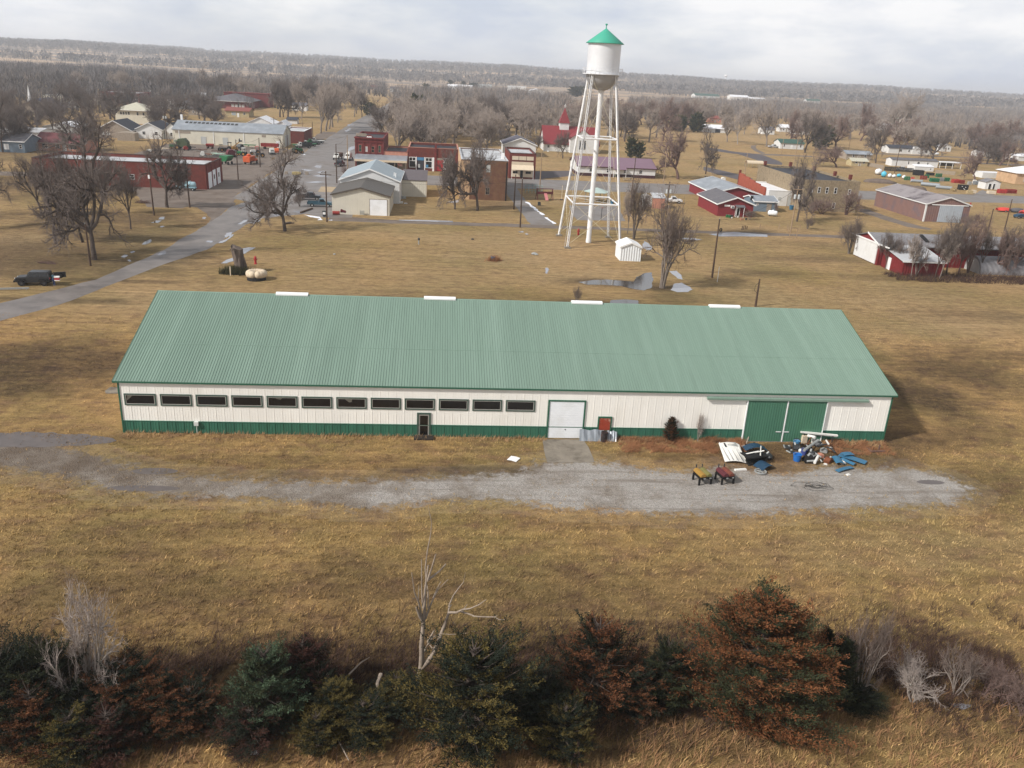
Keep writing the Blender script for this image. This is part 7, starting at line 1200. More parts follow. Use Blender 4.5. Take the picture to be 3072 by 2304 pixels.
def wagon(label, x, y, rz, m, s=1., kind='hopper', name='grain_wagon'):
    o = thing(name, label, 'farm machine', (x, y, 0), rz); o.scale = (s, s, s)
    if kind == 'hopper': MB().extx([(-.5, .9), (.5, .9), (1.15, 1.8), (1.15, 2.3), (-1.15, 2.3), (-1.15, 1.8)], -1.7, 1.7).build('hopper', m, o)
    elif kind == 'box': b_ = MB().bx(-3, 3, -1.1, -1., .8, 1.9).bx(-3, 3, 1., 1.1, .8, 1.9).bx(-3, -2.9, -1, 1, .8, 1.9).bx(2.9, 3, -1, 1, .8, 1.9).bx(-2.9, 2.9, -1, 1, .8, .9); [b_.bx(-2.7+k*1.1, -2.6+k*1.1, -1.18, -1.101, .8, 1.9) for k in range(6)]; b_.build('box_body', m, o)
    elif kind == 'baler': body_extrude(o, 'bale_chamber', [(-1.2, .5), (-1.4, 1.4), (-.9, 2.3), (.4, 2.4), (1.1, 1.6), (1.1, .6)], 1.0, m); MB().bx(1.1, 2.6, -.1, .1, .5, .65).build('drawbar', dgrey, o)
    elif kind == 'disc':
        MB().bx(-1.8, 1.8, -.08, .08, .75, .9).bx(-1.8, 1.8, .9, 1.05, .75, .9).bx(-.1, .1, .08, .9, .75, .9).bx(-.1, .1, -1.6, -.08, .6, .75).build('frame', m, o)
        for k in range(8):
            q = MB().lathe([(0, -.03), (.32, 0), (0, .03)], 12).build('disc', lgrey, o); q.rotation_euler = (0, R(90), 0); q.location = (-1.6+k*.45, .3, .34)
        return o
    elif kind == 'skid': body_extrude(o, 'cab', [(-1, .4), (-1, 1.2), (-.6, 2.1), (.7, 2.1), (.9, 1.3), (.9, .4)], .75, m); MB().face([(.91, -.55, 1.3), (.91, .55, 1.3), (.72, .55, 1.95), (.72, -.55, 1.95)]).build('windscreen', glass, o); MB().bx(.92, 1.3, -.8, .8, .2, .7).build('loader_bucket', dgrey, o)
    wheels(o, 3, 2., (-1., 1.) if kind != 'box' else (-1.8, 1.8), .4, .26, whitet if kind == 'skid' else rimd); return o
def e4(px, py): return at('e4', px, py)
for f, lb, (x, y), rz, m, kw in [(wagon,'green gravity wagon at the corner of the brick garage',e4(690,790),75,greenm,dict(s=1.1)),(tractor,'yellow loader tractor with its dark bucket raised',e4(800,480),10,yellm,dict(loader=True,s=1.2,cabm=black)),(wagon,'long red grain box trailer behind the white skid loader',e4(1790,400),2,redm,dict(kind='box',s=1.0,name='box_trailer')),(wagon,'white skid loader with a dark window',e4(1840,540),-70,whitet,dict(kind='skid',s=.95,name='skid_loader')),(wagon,'orange baler beside the white skid loader',e4(1960,515),100,orangem,dict(kind='baler',s=.75,name='baler')),(tractor,'tractor with a faded red roof behind the orange truck',e4(1430,540),200,whitet,dict(cabm=pinkm,s=1.)),(tractor,'green tractor with a white frame left of the orange truck',e4(1090,580),170,greenm,dict(cabm=whitet,s=1.)),(wagon,'maroon baler between the yellow loader and the pale truck',e4(800,610),30,mat('maroon_machine',(92,34,42),.6,.2,1.2),dict(kind='baler',s=1.,name='baler')),(tractor,'dark tractor behind the orange truck',e4(1560,610),190,dgrey,dict(cabm=black,s=.9)),(wagon,'brown disc harrow left of the yellow loader',e4(450,520),20,brm,dict(kind='disc',name='disc_harrow')),(wagon,'rusty disc harrow near the brick garage roof',e4(250,600),-10,rustm,dict(kind='disc',name='disc_harrow')),(wagon,'pale green windrower lying behind the green wagon',e4(430,600),-25,mat('pale_green_machine',(150,176,160),.6,.15),dict(kind='disc',s=1.2,name='hay_rake')),(wagon,'white tank wagon near the brick garage roof',e4(70,590),10,whitet,dict(kind='skid',s=.7,name='sprayer')),(tractor,'black tractor in the middle of the machinery yard',e4(570,470),40,dgrey,dict(cabm=black,s=.9)),(wagon,'green combine head at the back of the machinery yard',e4(1250,380),5,greenm,dict(kind='disc',s=1.3,name='combine_header')),(wagon,'red brown grain wagon at the back of the machinery yard',e4(260,390),0,redm,dict(s=.7)),(wagon,'dark baler behind the yellow loader',e4(1040,420),60,dgrey,dict(kind='baler',s=.8,name='baler')),
   (tractor,'large green tractor at the corner of the machine shop',at('f5',1800,600),30,greenm,dict(s=1.15,cabm=greenm)),(wagon,'big olive green combine at the left end of the machine shop',at('f5',240,545),0,mat('olive_green_machine',(72,82,58),.7,.15),dict(kind='baler',s=1.5,name='combine')),(tractor,'green tractor beside the olive combine',at('f5',130,545),180,greenm,dict(s=1.1,cabm=greenm)),(wagon,'cream planter at the left end of the machinery yard',at('f4',2080,440),5,creamp,dict(kind='disc',s=1.1,name='seed_planter')),(tractor,'pale old tractor standing on the left of the machinery yard',at('f4',1950,480),185,whitet,dict(s=1.,cabm=brm)),(wagon,'red implement beside the olive combine',at('f5',270,560),20,redm,dict(kind='baler',s=.6,name='baler')),(wagon,'brown box wagon behind the olive combine',at('f5',480,580),0,brm,dict(kind='disc',s=1.,name='hay_rake'))]: f(lb, x, y, R(rz), m, **kw)
# ------------------------------------------------------------------ roadside yard at the right: tanks, gates, pipes, pallets
Y7 = lambda px, py: at('e7', px, py)
def lying_tank(label, x, y, rz, L, r, m, name='storage_tank', z=None):
    o = thing(name, label, 'tank', (x, y, 0), rz); q = MB().lathe([(0, -L/2), (r*.6, -L/2+.02), (r, -L/2+r*.35), (r, L/2-r*.35), (r*.6, L/2-.02), (0, L/2)], 18).build('shell', m, o, smooth=True); q.rotation_euler = (0, R(90), 0); q.location = (0, 0, (z or r)+.12); mb = MB()
    for s in (-.3, .3): MB().bx(s*L-.08, s*L+.08, -r*.7, r*.7, 0, .25).build('cradle', dgrey, o)
    MB().tube((0, 0, 2*(z or r)), (0, 0, 2*(z or r)+.3), .18).build('hatch', m, o)
cyan = mat('cyan_tank', (84,180,206), .4, .06); wt = mat('white_tank', (226,230,232), .4, .05)
lying_tank('large cyan blue tank at the left end of the roadside yard', *Y7(235,238), R(60), 2.2, .95, cyan); lying_tank('large white tank behind the cyan one', *Y7(160,205), R(20), 2.4, 1.0, wt); lying_tank('white tank right of the cyan one', *Y7(320,245), R(40), 1.5, .6, wt); lying_tank('small white tank in the middle of the tank row', *Y7(380,250), R(10), 1.3, .5, wt); lying_tank('pale blue tank in the tank row', *Y7(450,240), R(0), 1.6, .5, cyan); lying_tank('white tank at the right end of the tank row', *Y7(520,262), R(30), 1.4, .5, wt); lying_tank('white oval propane tank behind the blue shed', *at('e6',1365,560), R(-28), 2.3, .62, wt, 'propane_tank'); lying_tank('small white propane tank at the far right mobile home', 284, 361.5, R(5), 3., .6, wt, 'propane_tank')
def gates(label, x, y, rz, m, n=5, w=2.6, h=1.3, name='stack_of_gates'):
    o = thing(name, label, 'farm gates', (x, y, 0), rz)
    for k in range(n):
        g_ = MB(); yy = k*.28
        for j in range(5): zz = .12+h*j/5; g_.bx(-w/2, w/2, yy, yy+.08, zz, zz+.12)
        for xx in (-w/2, -.05, w/2-.1): g_.bx(xx, xx+.1, yy-.02, yy+.1, .0, h)
        g_.build('gate', m, o)
gg = mat('green_gate', (26,110,74), .5, .1); rg = mat('red_gate', (188,62,58), .5, .1); gyg = mat('grey_gate', (150,156,160), .45, .1, metal=.3)
for k, (px, py, rz, m, n, w, lb) in enumerate([(960,310,-6,gg,6,3.,'large green stack of farm gates'),(570,285,-10,gg,4,1.8,'small dark green stack of gates left in the yard'),(1020,240,5,gg,4,2.2,'green stack of gates behind the large one'),(1130,300,0,gg,4,1.8,'green stack of gates right of the large one'),(1060,300,0,gyg,3,1.4,'grey gates between the green stacks'),(1265,325,5,rg,6,2.6,'bright red stack of gates'),(1345,335,0,redm,4,1.6,'dark red stack beside the bright red gates'),(800,275,-12,redm,4,2.2,'low red stack left of the green gates'),(850,255,0,gg,3,1.4,'green panels behind the low red stack'),(640,290,-8,rg,2,1.2,'narrow red gate at the left of the yard'),(1560,350,-5,gyg,5,2.6,'grey stack of gates near the striped shed'),(1640,395,0,gyg,4,1.8,'grey feeder panels in front of the striped shed'),(1910,470,0,rg,6,2.4,'red stack of gates at the right of the striped shed'),(2040,470,-4,redm,6,3.2,'long dark red stack at the right end of the yard')]):
    x, y = Y7(px, py); gates(lb, x, y, R(rz), m, n, w)
def culvert(label, x, y, rz, L, r):
    o = thing('culvert_pipe', label, 'pipe', (x, y, 0), rz); prof = []
    for k in range(int(L/.25)+1): prof += [(r+(.03 if k % 2 else 0), -L/2+k*.25)]
    q = MB().lathe(prof, 16).build('pipe', gyg, o, smooth=True); q.rotation_euler = (0, R(90), 0); q.location = (0, 0, r); q.modifiers.new('thick', 'SOLIDIFY').thickness = .06
culvert('long grey culvert pipe along the yard front', *Y7(890,372), R(-32), 6., .62); culvert('second culvert pipe beside the long one', *Y7(1080,410), R(-28), 5., .55); culvert('grey culvert pipe at the left of the long one', *Y7(700,315), R(-20), 4., .5)
def crate(label, x, y, rz, w, d, h, m, name='crate', dots=None):
    o = thing(name, label, name.replace('_', ' '), (x, y, 0), rz); mb = MB().bx(-w/2, w/2, -d/2, d/2, .1, h)
    for xx in (-w/2, w/2-.1, -.05): mb.bx(xx, xx+.1, -d/2-.03, -d/2-.001, 0, h+.02)
    mb.build('body', m, o)
    if dots: [MB().tube((dx, -d/2-.06, dz), (dx, -d/2-.005, dz), .13, n=12).build('white_knob', white, o) for dx, dz in dots]
crate('black trailer box with white round knobs in the yard', *Y7(1345,420), R(-6), 3., 1.6, 1.7, black, 'black_box', [(-.7, 1.2), (.5, 1.0), (0, .5), (.3, .25)]); crate('black stock trailer beside the white carport shelter', *Y7(720,215), R(-12), 3.6, 2, 2.0, black, 'stock_trailer'); crate('low black trailer right of the white carport shelter', *Y7(890,215), R(-5), 2.6, 1.6, 1.0, black, 'stock_trailer'); crate('pale wooden pallet crate by the road', *Y7(1440,478), R(-5), 1.8, 1., 1.2, mat('pallet_wood', (170,150,112), .85, .2, 2.), 'pallet_stack'); crate('tan pallet stack beside the grey post', *Y7(1500,470), R(0), 1.2, 1., 1.1, creamp, 'pallet_stack'); crate('pale cream crate in front of the striped shed', *Y7(1745,478), R(-4), 2.4, 1.4, 1.0, creamp, 'crate'); crate('grey steel cabinet in the right yard', *Y7(1440,350), R(0), 1.2, .8, 1.2, lgrey, 'cabinet'); crate('white appliance behind the grey gates', *Y7(1510,330), R(0), 1., .8, 1.3, whitej, 'appliance'); crate('small tan sign box near the tan house', *Y7(1820,255), R(-8), 2., .5, 1.2, mat('olive_board', (150,150,120), .8), 'sign_board')
for k, (px, py) in enumerate([(1195,438),(1235,445)]):
    o = thing('cable_reel', ['tan wooden reel at the front of the yard','tan wooden reel beside the other reel'][k], 'reel', (*Y7(px, py), 0), R(20*k)); q = MB().lathe([(0, -.3), (.55, -.3), (.55, -.22), (.25, -.2), (.25, .2), (.55, .22), (.55, .3), (0, .3)], 16).build('spool', mat('pallet_wood', (170,150,112), .85, .2, 2.), o); q.rotation_euler = (R(90), 0, 0); q.location = (0, 0, .55)
o = thing('fire_hydrant', 'small red hydrant at the corner of the mauve barn', 'hydrant', (*at('e7',1455,645), 0)); MB().lathe([(.2, 0), (.2, .1), (.14, .12), (.14, .75), (.18, .78), (.12, .92), (0, .98)], 12).build('barrel', redp, o); MB().tube((-.25, 0, .55), (.25, 0, .55), .08).build('nozzle', redp, o)
for lb, k, x, y in [('red fire hydrant on the lawn behind the broken snag','e2',1182,795), ('red fire hydrant under the water tower','b4',430,972)]:
    o = put('fire_hydrant', lb, 'hydrant', k, x, y); MB().lathe([(.24, 0), (.24, .1), (.17, .13), (.17, .95), (.22, .98), (.15, 1.18), (0, 1.28)], 14).build('barrel', redp, o); MB().tube((-.3, 0, .75), (.3, 0, .75), .09).tube((0, 0, .7), (0, -.28, .7), .11).build('nozzle', redp, o)
hb = mat('red_tarp', (206,70,62), .6, .08, 1.)
def covered(label, x, y, rz, L, m, name='covered_boat'):
    o = thing(name, label, 'boat', (x, y, 0), rz); mb = MB(); P = []
    for i in range(7): t = i/6; w = .95*math.sin(math.pi*min(1, .25+t*.72)); h = .75+.25*math.sin(math.pi*t); P.append([(L*(t-.5), -w, .35), (L*(t-.5), -w*.85, h), (L*(t-.5), 0, h+.25), (L*(t-.5), w*.85, h), (L*(t-.5), w, .35)])
    n0 = 0
    for r_ in P: mb.v += r_
    for i in range(6):
        for j in range(4): mb.f.append((i*5+j, i*5+j+1, i*5+5+j+1, i*5+5+j)); mb.m.append(0)
    mb.f += [tuple(range(5)), tuple(range(34, 29, -1))]; mb.m += [0, 0]; mb.build('cover', m, o, smooth=True); MB().bx(-L*.3, L*.3, -.3, .3, .12, .36).build('trailer', dgrey, o); wheels(o, L, 1.7, (0.1,), .3, .2)
covered('red covered boat on a trailer beside the street pole at right', *at('f8',895,1275), R(-8), 4.2, hb); covered('grey covered boat right of the red one', *at('f8',1110,1285), R(8), 4.6, shing); covered('second red covered boat at the right frame edge', *at('f8',1230,1325), R(40), 3., hb); covered('white boat hull lying behind the rounded bare tree', 245.4, 262, R(5), 4.6, wt); covered('white boat on the lawn of the far right house', *at('f8',1020,540), R(0), 6., wt)
o = thing('dark_sedan_wreck', 'dark machine with pale arms at the right frame edge', 'trailer', (*at('f8',1180,1390), 0), R(5)); body_extrude(o, 'body', [(-1.6, .4), (-1.4, .9), (-.4, 1.2), (.8, 1.2), (1.5, .8), (1.6, .4)], .8, dblue); wheels(o, 3, 1.6, (-1, 1), .32, .2)
for lb, a, b_, m, h in [('black board fence in front of the long mobile home', Y7(245,150), Y7(650,175), black, 1.7), ('grey picket fence below the mobile home porch', Y7(960,190), Y7(1240,215), clad, 1.5), ('grey board fence at the left of the mobile homes', at('a6',390,1000), at('a6',580,1035), clad, 1.6)]:
    o = thing('fence', lb, 'fence', (*a, 0), math.atan2(b_[1]-a[1], b_[0]-a[0])); L = math.hypot(b_[0]-a[0], b_[1]-a[1]); mb = MB(); n = int(L/.22)
    for k in range(n): mb.bx(k*L/n, k*L/n+.16, -.03, .0, .05, h-.06*(k % 3 == 0))
    mb.bx(0, L, .0, .05, .3, .42).bx(0, L, .0, .05, h-.4, h-.28); mb.build('pickets', m, o)
    mb = MB()
    for k in range(int(L/2.4)+1): MB().bx(min(k*2.4, L-.1), min(k*2.4, L-.1)+.1, .05, .15, 0, h).build('post', m, o)
# dirt heap by the yard
hp = mat('dirt_heap', (104,92,84), .95, .25, .8)
for k, (px, py, L, w, h, rz) in enumerate([(180,320,11,2.2,1.3,-14),(520,395,9,2.,1.2,-20),(700,420,6,1.8,1.2,-25)]):
    o = thing('dirt_heap', ['long dark dirt heap behind the stone building','dirt heap behind the mauve barn roof','dirt heap at the right of the mauve barn ridge'][k], 'heap', (*Y7(px, py), 0), R(rz)); MB().ball((0, 0, 0), (L/2, w, h), 22, 10, 0, .12, k).build('soil', hp, o, smooth=True)
# ------------------------------------------------------------------ park, playground and lawn things
o = thing('park_shelter', 'pale six-sided shelter roof with benches behind the tower legs', 'shelter', (*at('b4',600,655), 0)); sx = .0
MB().lathe([(0, 3.6), (3.4, 2.6), (3.4, 2.5), (0, 3.4)], 6).build('roof', mat('pale_green_roof', (168,184,178), .5, .06), o)
for a in range(6): MB().tube((2.8*math.cos(a*1.047), 2.8*math.sin(a*1.047), 0), (2.8*math.cos(a*1.047), 2.8*math.sin(a*1.047), 2.6), .08).build('post', grey, o)
MB().bx(-1., 1., -.4, .4, .7, .78).bx(-.8, -.7, -.3, .3, 0, .7).bx(.7, .8, -.3, .3, 0, .7).build('table', grey, o)
o = put('basketball_hoop', 'basketball hoop post on the grey court behind the tower', 'hoop', 'b4', 648, 832); MB().tube((0, 0, 0), (0, 0, 3.2), .07).build('post', dgrey, o); MB().bx(-.9, .9, -.25, -.2, 2.7, 3.5).build('backboard', mat('backboard_grey', (150,146,142), .6), o); MB().lathe([(.21, 0), (.24, 0), (.24, .03), (.21, .03)], 14, (0, -.5, 2.85)).build('rim', redp, o)
o = put('swing_set', 'dark red play frame with a slide beside the street lamp', 'play frame', 'b4', 105, 635, R(8)); mb = MB(); redf = mat('dark_red_frame', (92,38,42), .6)
for xx in (-2, 2):
    for s in (-1, 1): mb.tube((xx, s*1.1, 0), (xx, 0, 2.7), .09)
mb.tube((-2.2, 0, 2.7), (2.2, 0, 2.7), .09); mb.bx(-2, 2, -.8, .8, 1.5, 1.6).bx(-2, 2, -.8, -.72, 1.6, 2.1); mb.build('frame', redf, o); MB().extx([(-.8, 1.6), (-2.6, .2), (-2.6, .3), (-.8, 1.7)], -.4, .4).build('slide', mat('slide_pink', (190,120,120), .5), o)
o = put('climbing_frame', 'pale green tubular climbing frame left of the play frame', 'climbing frame', 'f2', 1660, 1245, 0); mb = MB()
for i in range(6):
    for zz in (.7, 1.4, 2.1): mb.tube((-2.2+i*.9, -.6, zz), (-2.2+i*.9, .6, zz), .035, n=5)
    mb.tube((-2.2+i*.9, -.6, 0), (-2.2+i*.9, -.6, 2.1+.6*(i in (2, 3))), .04, n=5).tube((-2.2+i*.9, .6, 0), (-2.2+i*.9, .6, 2.1), .04, n=5)
for zz in (.7, 1.4, 2.1): mb.tube((-2.2, -.6, zz), (2.3, -.6, zz), .035, n=5).tube((-2.2, .6, zz), (2.3, .6, zz), .035, n=5)
mb.build('bars', mat('play_green', (128,150,146), .5), o)
o = put('swing_post', 'tall cream post on a round base in the playground', 'post', 'b4', 270, 638); MB().tube((0, 0, 0), (0, 0, 3.6), .06).build('post', creamp, o); MB().lathe([(.5, 0), (.5, .12), (.3, .2), (0, .2)], 14).build('base', black, o)
bucket('blue litter barrel on the grass at the shelter', 'b4', 752, 680, 1.3, bluem, 'barrel'); bucket('blue barrel at the corner of the stone building', 'e6', 1830, 400, 1.6, bluem, 'barrel'); bucket('blue tub planter with dry weeds on the lawn', 'b3', 1708, 1218, 1., bluep, 'planter_tub')
x, y = at('b3', 1715, 1225); rs2 = np.random.RandomState(5); n = 220; xx, yy = rs2.normal(x, .55, n), rs2.normal(y+.3, .4, n); blades('tub_weeds', xx, yy, .3, 1.2, .02, 4, 8, weed, .4)
o = put('lawn_post', 'short dark post with a cap standing on the open lawn', 'post', 'b3', 914, 1045); MB().tube((0, 0, 0), (0, 0, .75), .12).build('post', lgrey, o); MB().ball((0, 0, .95), (.22, .22, .25), 10, 6).build('cap', dgrey, o)
# broken snag and the pale horseshoe-shaped lump on the lawn
sx_, sy_ = at('e2', 720, 1060); o = thing('tree_snag', 'tall broken grey tree stump with a jagged top on the lawn', 'stump', (sx_, sy_, 0)); mb = MB(); pr = [(1.15, 0), (.92, .5), (.82, 1.4), (.78, 2.4), (.8, 3.2), (.84, 3.7)]; N_ = 14; rr = random.Random(4)
for i, (r_, z_) in enumerate(pr):
    for a in range(N_): t_ = 6.283*a/N_; q = r_*(1+.14*math.sin(a*2.9+i)+.08*math.sin(a*5.1)); mb.v.append((q*math.cos(t_)-.13*z_, q*math.sin(t_), z_+(rr.uniform(-.4, .45) if i == len(pr)-1 else 0)))
for i in range(len(pr)-1):
    for a in range(N_): b_ = (a+1) % N_; mb.f.append((i*N_+a, i*N_+b_, (i+1)*N_+b_, (i+1)*N_+a)); mb.m.append(0)
snm = mat('weathered_wood', (104,92,84), .95, .35, 3., stain=(54,46,44), stainamt=.5, zscale=.15, bump=.8); mb.f.append(tuple(range((len(pr)-1)*N_, len(pr)*N_))); mb.m.append(0); mb.build('trunk', snm, o)
MB().tube((-.5, 0, 2.9), (-1.1, -.1, 3.5), .22, .12).tube((-1.1, -.1, 3.5), (-1.5, -.1, 3.3), .13, .06).build('broken_limb', snm, o)
o = put('garden_stake', 'pale yellow stake left of the broken stump', 'stake', 'e2', 350, 1180); MB().bx(-.07, .07, -.05, .05, 0, 1.3).exty([(-.07, 1.3), (.07, 1.3), (0, 1.42)], -.05, .05).build('stake', creamp, o)
x, y = at('e2', 480, 1120); n = 700; xx, yy = rs2.normal(x, .8, n), rs2.normal(y+.3, .5, n); blades('stump_ivy', xx, yy, .3, 1.3, .05, 4, 9, mat('ivy', (62,60,36), .9, .3), .5)
o = put('padded_ring', 'pale horseshoe-shaped stuffed lump on a dark base beside the stump', 'lump', 'e2', 1180, 1350); pm = mat('pale_bale', (200,184,160), .9, .14, 2., stain=(150,120,96), stainamt=.35, bump=.4); mb = MB()
for i, t_ in enumerate(np.linspace(-1.15, math.pi+1.15, 15)):
    mb.ball((.98*math.cos(t_), .85+.85*math.sin(t_), .82), (.58, .62, .56), 10, 8)
mb.build('padding', pm, o, smooth=True); MB().lathe([(1.35, 0), (1.3, .4), (.6, .4)], 18, (0, .7, 0)).build('base', black, o)
for lb, k, x, y, s in [('small pale stone on the lawn','b2',1795,1155,.22), ('small dark stone on the open lawn','b3',1490,995,.3), ('white stones on the lawn near the tower','b3',2150,1155,.5), ('pale rock in the puddle edge','b4',30,1165,.35)]:
    o = put('stone', lb, 'stone', k, x, y); MB().ball((0, 0, s*.3), (s, s*.7, s*.5), 9, 6, 0, .15, 3).build('rock', lgrey if 'dark' not in lb else dgrey, o)
# things by the brown-roofed garage
o = put('wheelie_bin', 'dark wheelie bin with a white label beside the utility pole', 'bin', 'e3', 1290, 1235); body_extrude(o, 'bin', [(-.3, .06), (-.36, 1.05), (.36, 1.05), (.3, .06)], .36, mat('bin_navy', (34,44,54), .5)); MB().box((0, 0, 1.09), (.8, .82, .07)).build('lid', dgrey, o); MB().bx(-.26, .26, -.385, -.365, .45, .95).build('label', white, o)
for lb, k, x, y, w, h, m, tilt in [('dark red steel tank on its side by the cream garage corner','b2',1815,730,1.5,.75,redm,0), ('maroon drum leaning on the cream garage wall','b2',1892,720,1.2,1.2,mat('maroon_machine',(92,34,42),.6,.2,1.2),12)]:
    o = put('scrap_drum', lb, 'drum', k, x, y, R(5)); q = MB().lathe([(0, -w/2), (h/2*.9, -w/2), (h/2, -w/2+.08), (h/2*.96, 0), (h/2, w/2-.08), (h/2*.9, w/2), (0, w/2)], 16).build('shell', m, o); q.rotation_euler = (0, R(90+tilt), 0); q.location = (0, 0, h/2+.05)
o = put('wall_vent', 'grey louvre vent box low on the cream garage wall', 'vent', 'b2', 2092, 735); mb = MB()
for j in range(5): mb.box((0, -.02, .25+j*.17), (.75, .12, .05), (R(25), 0, 0))
mb.bx(-.42, -.37, -.1, .05, .1, 1.05).bx(.37, .42, -.1, .05, .1, 1.05); mb.build('louvre', lgrey, o)
for k, (cr_, x, y, w, d, h, m, lb) in enumerate([('b3',720,605,1.1,.8,.35,whitej,'white slab beside the brown-roofed garage'),('b3',775,612,.8,.4,.2,whitej,'white strip beside the white slab'),('b3',745,555,1.6,.9,.5,lgrey,'heap of pale junk behind the garage'),('a2',1390,1155,2.4,1.,.7,mat('straw_bale',(176,158,110),.9,.2,2.),'straw-coloured planter blocks in the street'),('a2',1280,1150,.9,.9,.7,clad,'grey planter left of the straw-coloured blocks'),('a2',1500,1155,1.,.8,.7,clad,'grey planter right of the straw-coloured blocks'),('f3',945,305,1.8,.6,.8,clad,'wooden bench left in front of the low hall'),('f3',1275,320,3.2,.9,.9,clad,'picnic table in front of the low hall'),('b5',580,265,2.2,1.2,.7,clad,'grey picnic table under the wide low-forked tree'),('b5',745,300,1.3,1.,1.2,whitej,'white statue base by the park road'),('b4',55,690,.7,.5,.8,dgrey,'dark box with a pale lid in the playground'),('f4',1640,300,6,5,2.6,clad,'faded tan shed among bushes left of the machinery yard')]):
    o = put('park_table' if 'table' in lb or 'bench' in lb else 'planter_block' if 'planter' in lb else 'garden_shed' if 'shed' in lb else 'slab', lb, 'table' if 'table' in lb or 'bench' in lb else 'block', cr_, x, y, R(3))
    if 'table' in lb or 'bench' in lb:
        MB().bx(-w/2, w/2, -d/2, d/2, h-.08, h).build('table_top', m, o)
        for s in (-1, 1): MB().bx(s*w*.35-.05, s*w*.35+.05, -d/2+.05, d/2-.05, 0, h-.081).build('leg', m, o)
        if 'table' in lb: MB().bx(-w/2, w/2, -d/2-.5, -d/2-.2, .38, .45).build('seat', m, o)
    else: MB().exty([(-w/2, 0), (w/2, 0), (w/2*.96, h), (0, h*1.12), (-w/2*.96, h)], -d/2, d/2).bx(-w*.3, w*.3, -d*.5-.05, -d*.5-.003, 0, h*.5).build('body', m, o)
o = thing('open_shelter', 'white arched hay shelter roof on posts in the dry park', 'shelter', (143.2, 251.5, 0), R(4)); pr = [(2.6*(.5-.5*math.cos(a)), 1.6+.95*math.sin(a)) for a in np.linspace(0, math.pi, 10)]; MB().extx(pr+[(a, b_-.08) for a, b_ in pr[::-1]], 0, 6.6).build('roof', creamp, o)
for xx in (.1, 2.2, 4.3, 6.4):
    for yy in (.06, 2.5): MB().tube((xx, yy, 0), (xx, yy, 1.65), .05).build('post', grey, o)
# red shop yard
for k, (x, y, m, s, lb) in enumerate([(250,590,greenm,.9,'green bin left of the red shop door'),(310,600,greenm,.9,'second green bin left of the red shop door'),(370,600,dgrey,.9,'grey bin left of the red shop door'),(480,560,whitej,.8,'white chair-like planter at the red shop door'),(590,660,salmon,.7,'terracotta pot in front of the red shop'),(650,660,salmon,.5,'low terracotta pot beside the larger one'),(720,660,dgrey,.7,'dark pot at the red shop front'),(370,620,whitej,.5,'white pot at the red shop front'),(520,600,whitej,.6,'white tub at the red shop door step'),(1230,450,whitej,.8,'pale can in front of the blue shed door')]): bucket(lb, 'e6', x, y, s, m, 'plant_pot' if 'bin' not in lb else 'bin')
PT('dark dry shrubs at the right front of the red shop', ('e6',800,650), ('e6',790,450), 'bush', 330, name='shrub'); PT('dark shrub between the propane tank and the blue shed', ('e6',1440,470), ('e6',1440,370), 'rbush', 130, name='shrub')
for k, (x, y, h) in enumerate([(620,900,.9),(660,890,.9),(700,880,.8),(740,880,.7),(1520,880,1.2),(1735,870,1.1),(1760,960,1.3),(2040,880,1.),(1060,870,1.)]):
    o = put('alley_post', ['leftmost dark post beside the alley','second dark post beside the alley','third dark post beside the alley','fourth dark post beside the alley','tilted pale post at the alley','pale post left of the alley pole','pale thick post at the foot of the alley pole','pale post right of the alley pole','grey stump post at the alley'][k], 'post', 'e6', x, y, 0, 0, 'posts beside the alley'); MB().tube((0, 0, 0), (.08 if k == 4 else 0, 0, h), .1, .09, 7).build('post', polel if k > 3 else polem, o)
o = put('gate_frame', 'pale wooden gate frame standing at the alley', 'gate', 'e6', 1870, 1110, R(3)); MB().bx(-.85, -.72, -.06, .06, 0, 2.2).bx(.72, .85, -.06, .06, 0, 2.2).bx(-.72, .72, -.06, .06, 2.07, 2.2).bx(-.3, -.24, -.03, .03, 0, 1.2).bx(.1, .16, -.03, .03, 0, 1.2).build('frame', polel, o)
o = put('pipe_marker', 'thin white marker post beside the lone leaning pole', 'post', 'b5', 683, 1378); MB().tube((0, 0, 0), (0, 0, 2.5), .05).build('post', white, o)
o = put('tyre_on_pole', 'old dark tyre hanging by the alley pole', 'tyre', 'e6', 95, 950); q = MB().lathe([(.2, -.1), (.36, -.1), (.4, 0), (.36, .1), (.2, .1), (.2, -.1)], 16).build('tyre', tyre, o); q.rotation_euler = (R(90), 0, R(20)); q.location = (0, 0, .45)
for lb, k, x, y, m, st in [('blue and white flag hanging by the shop awning','f1',600,830,mat('flag_blue',(110,130,176),.8),0), ('red and white flag hanging by the shop awning','f1',858,860,mat('flag_pink',(206,170,164),.8),1)]:
    o = put('flag', lb, 'flag', k, x, y); MB().tube((0, 0, 0), (0, 0, 2.6), .04).build('pole', lgrey, o); mb = MB(); P = [(i*.22, .08*math.sin(i*1.3), 2.5-.06*i) for i in range(8)]
    for a, b_ in zip(P, P[1:]): mb.face([a, b_, (b_[0], b_[1], b_[2]-.85), (a[0], a[1], a[2]-.85)])
    q = mb.build('cloth', m, o); q.modifiers.new('thick', 'SOLIDIFY').thickness = .02; mb = MB()
    for j in range(2): mb.bx(.1, 1.3, -.14, -.11, 1.85+.3*j-.02, 1.93+.3*j)
    mb.build('stripe', white if st == 0 else redp, o)
o = put('black_grate', 'dark fallen limb at the foot of the lawn tree', 'branch', 'b2', 1315, 830); MB().tube((-.9, -.3, .15), (.3, .2, .35), .22, .15).tube((-.5, .4, .2), (.9, .1, .25), .18, .1).build('wood', bark, o)
o = put('brush_heap', 'heap of dark brush near the tank truck', 'brush heap', 'b1', 1480, 655); mb = MB(); rr = random.Random(8)
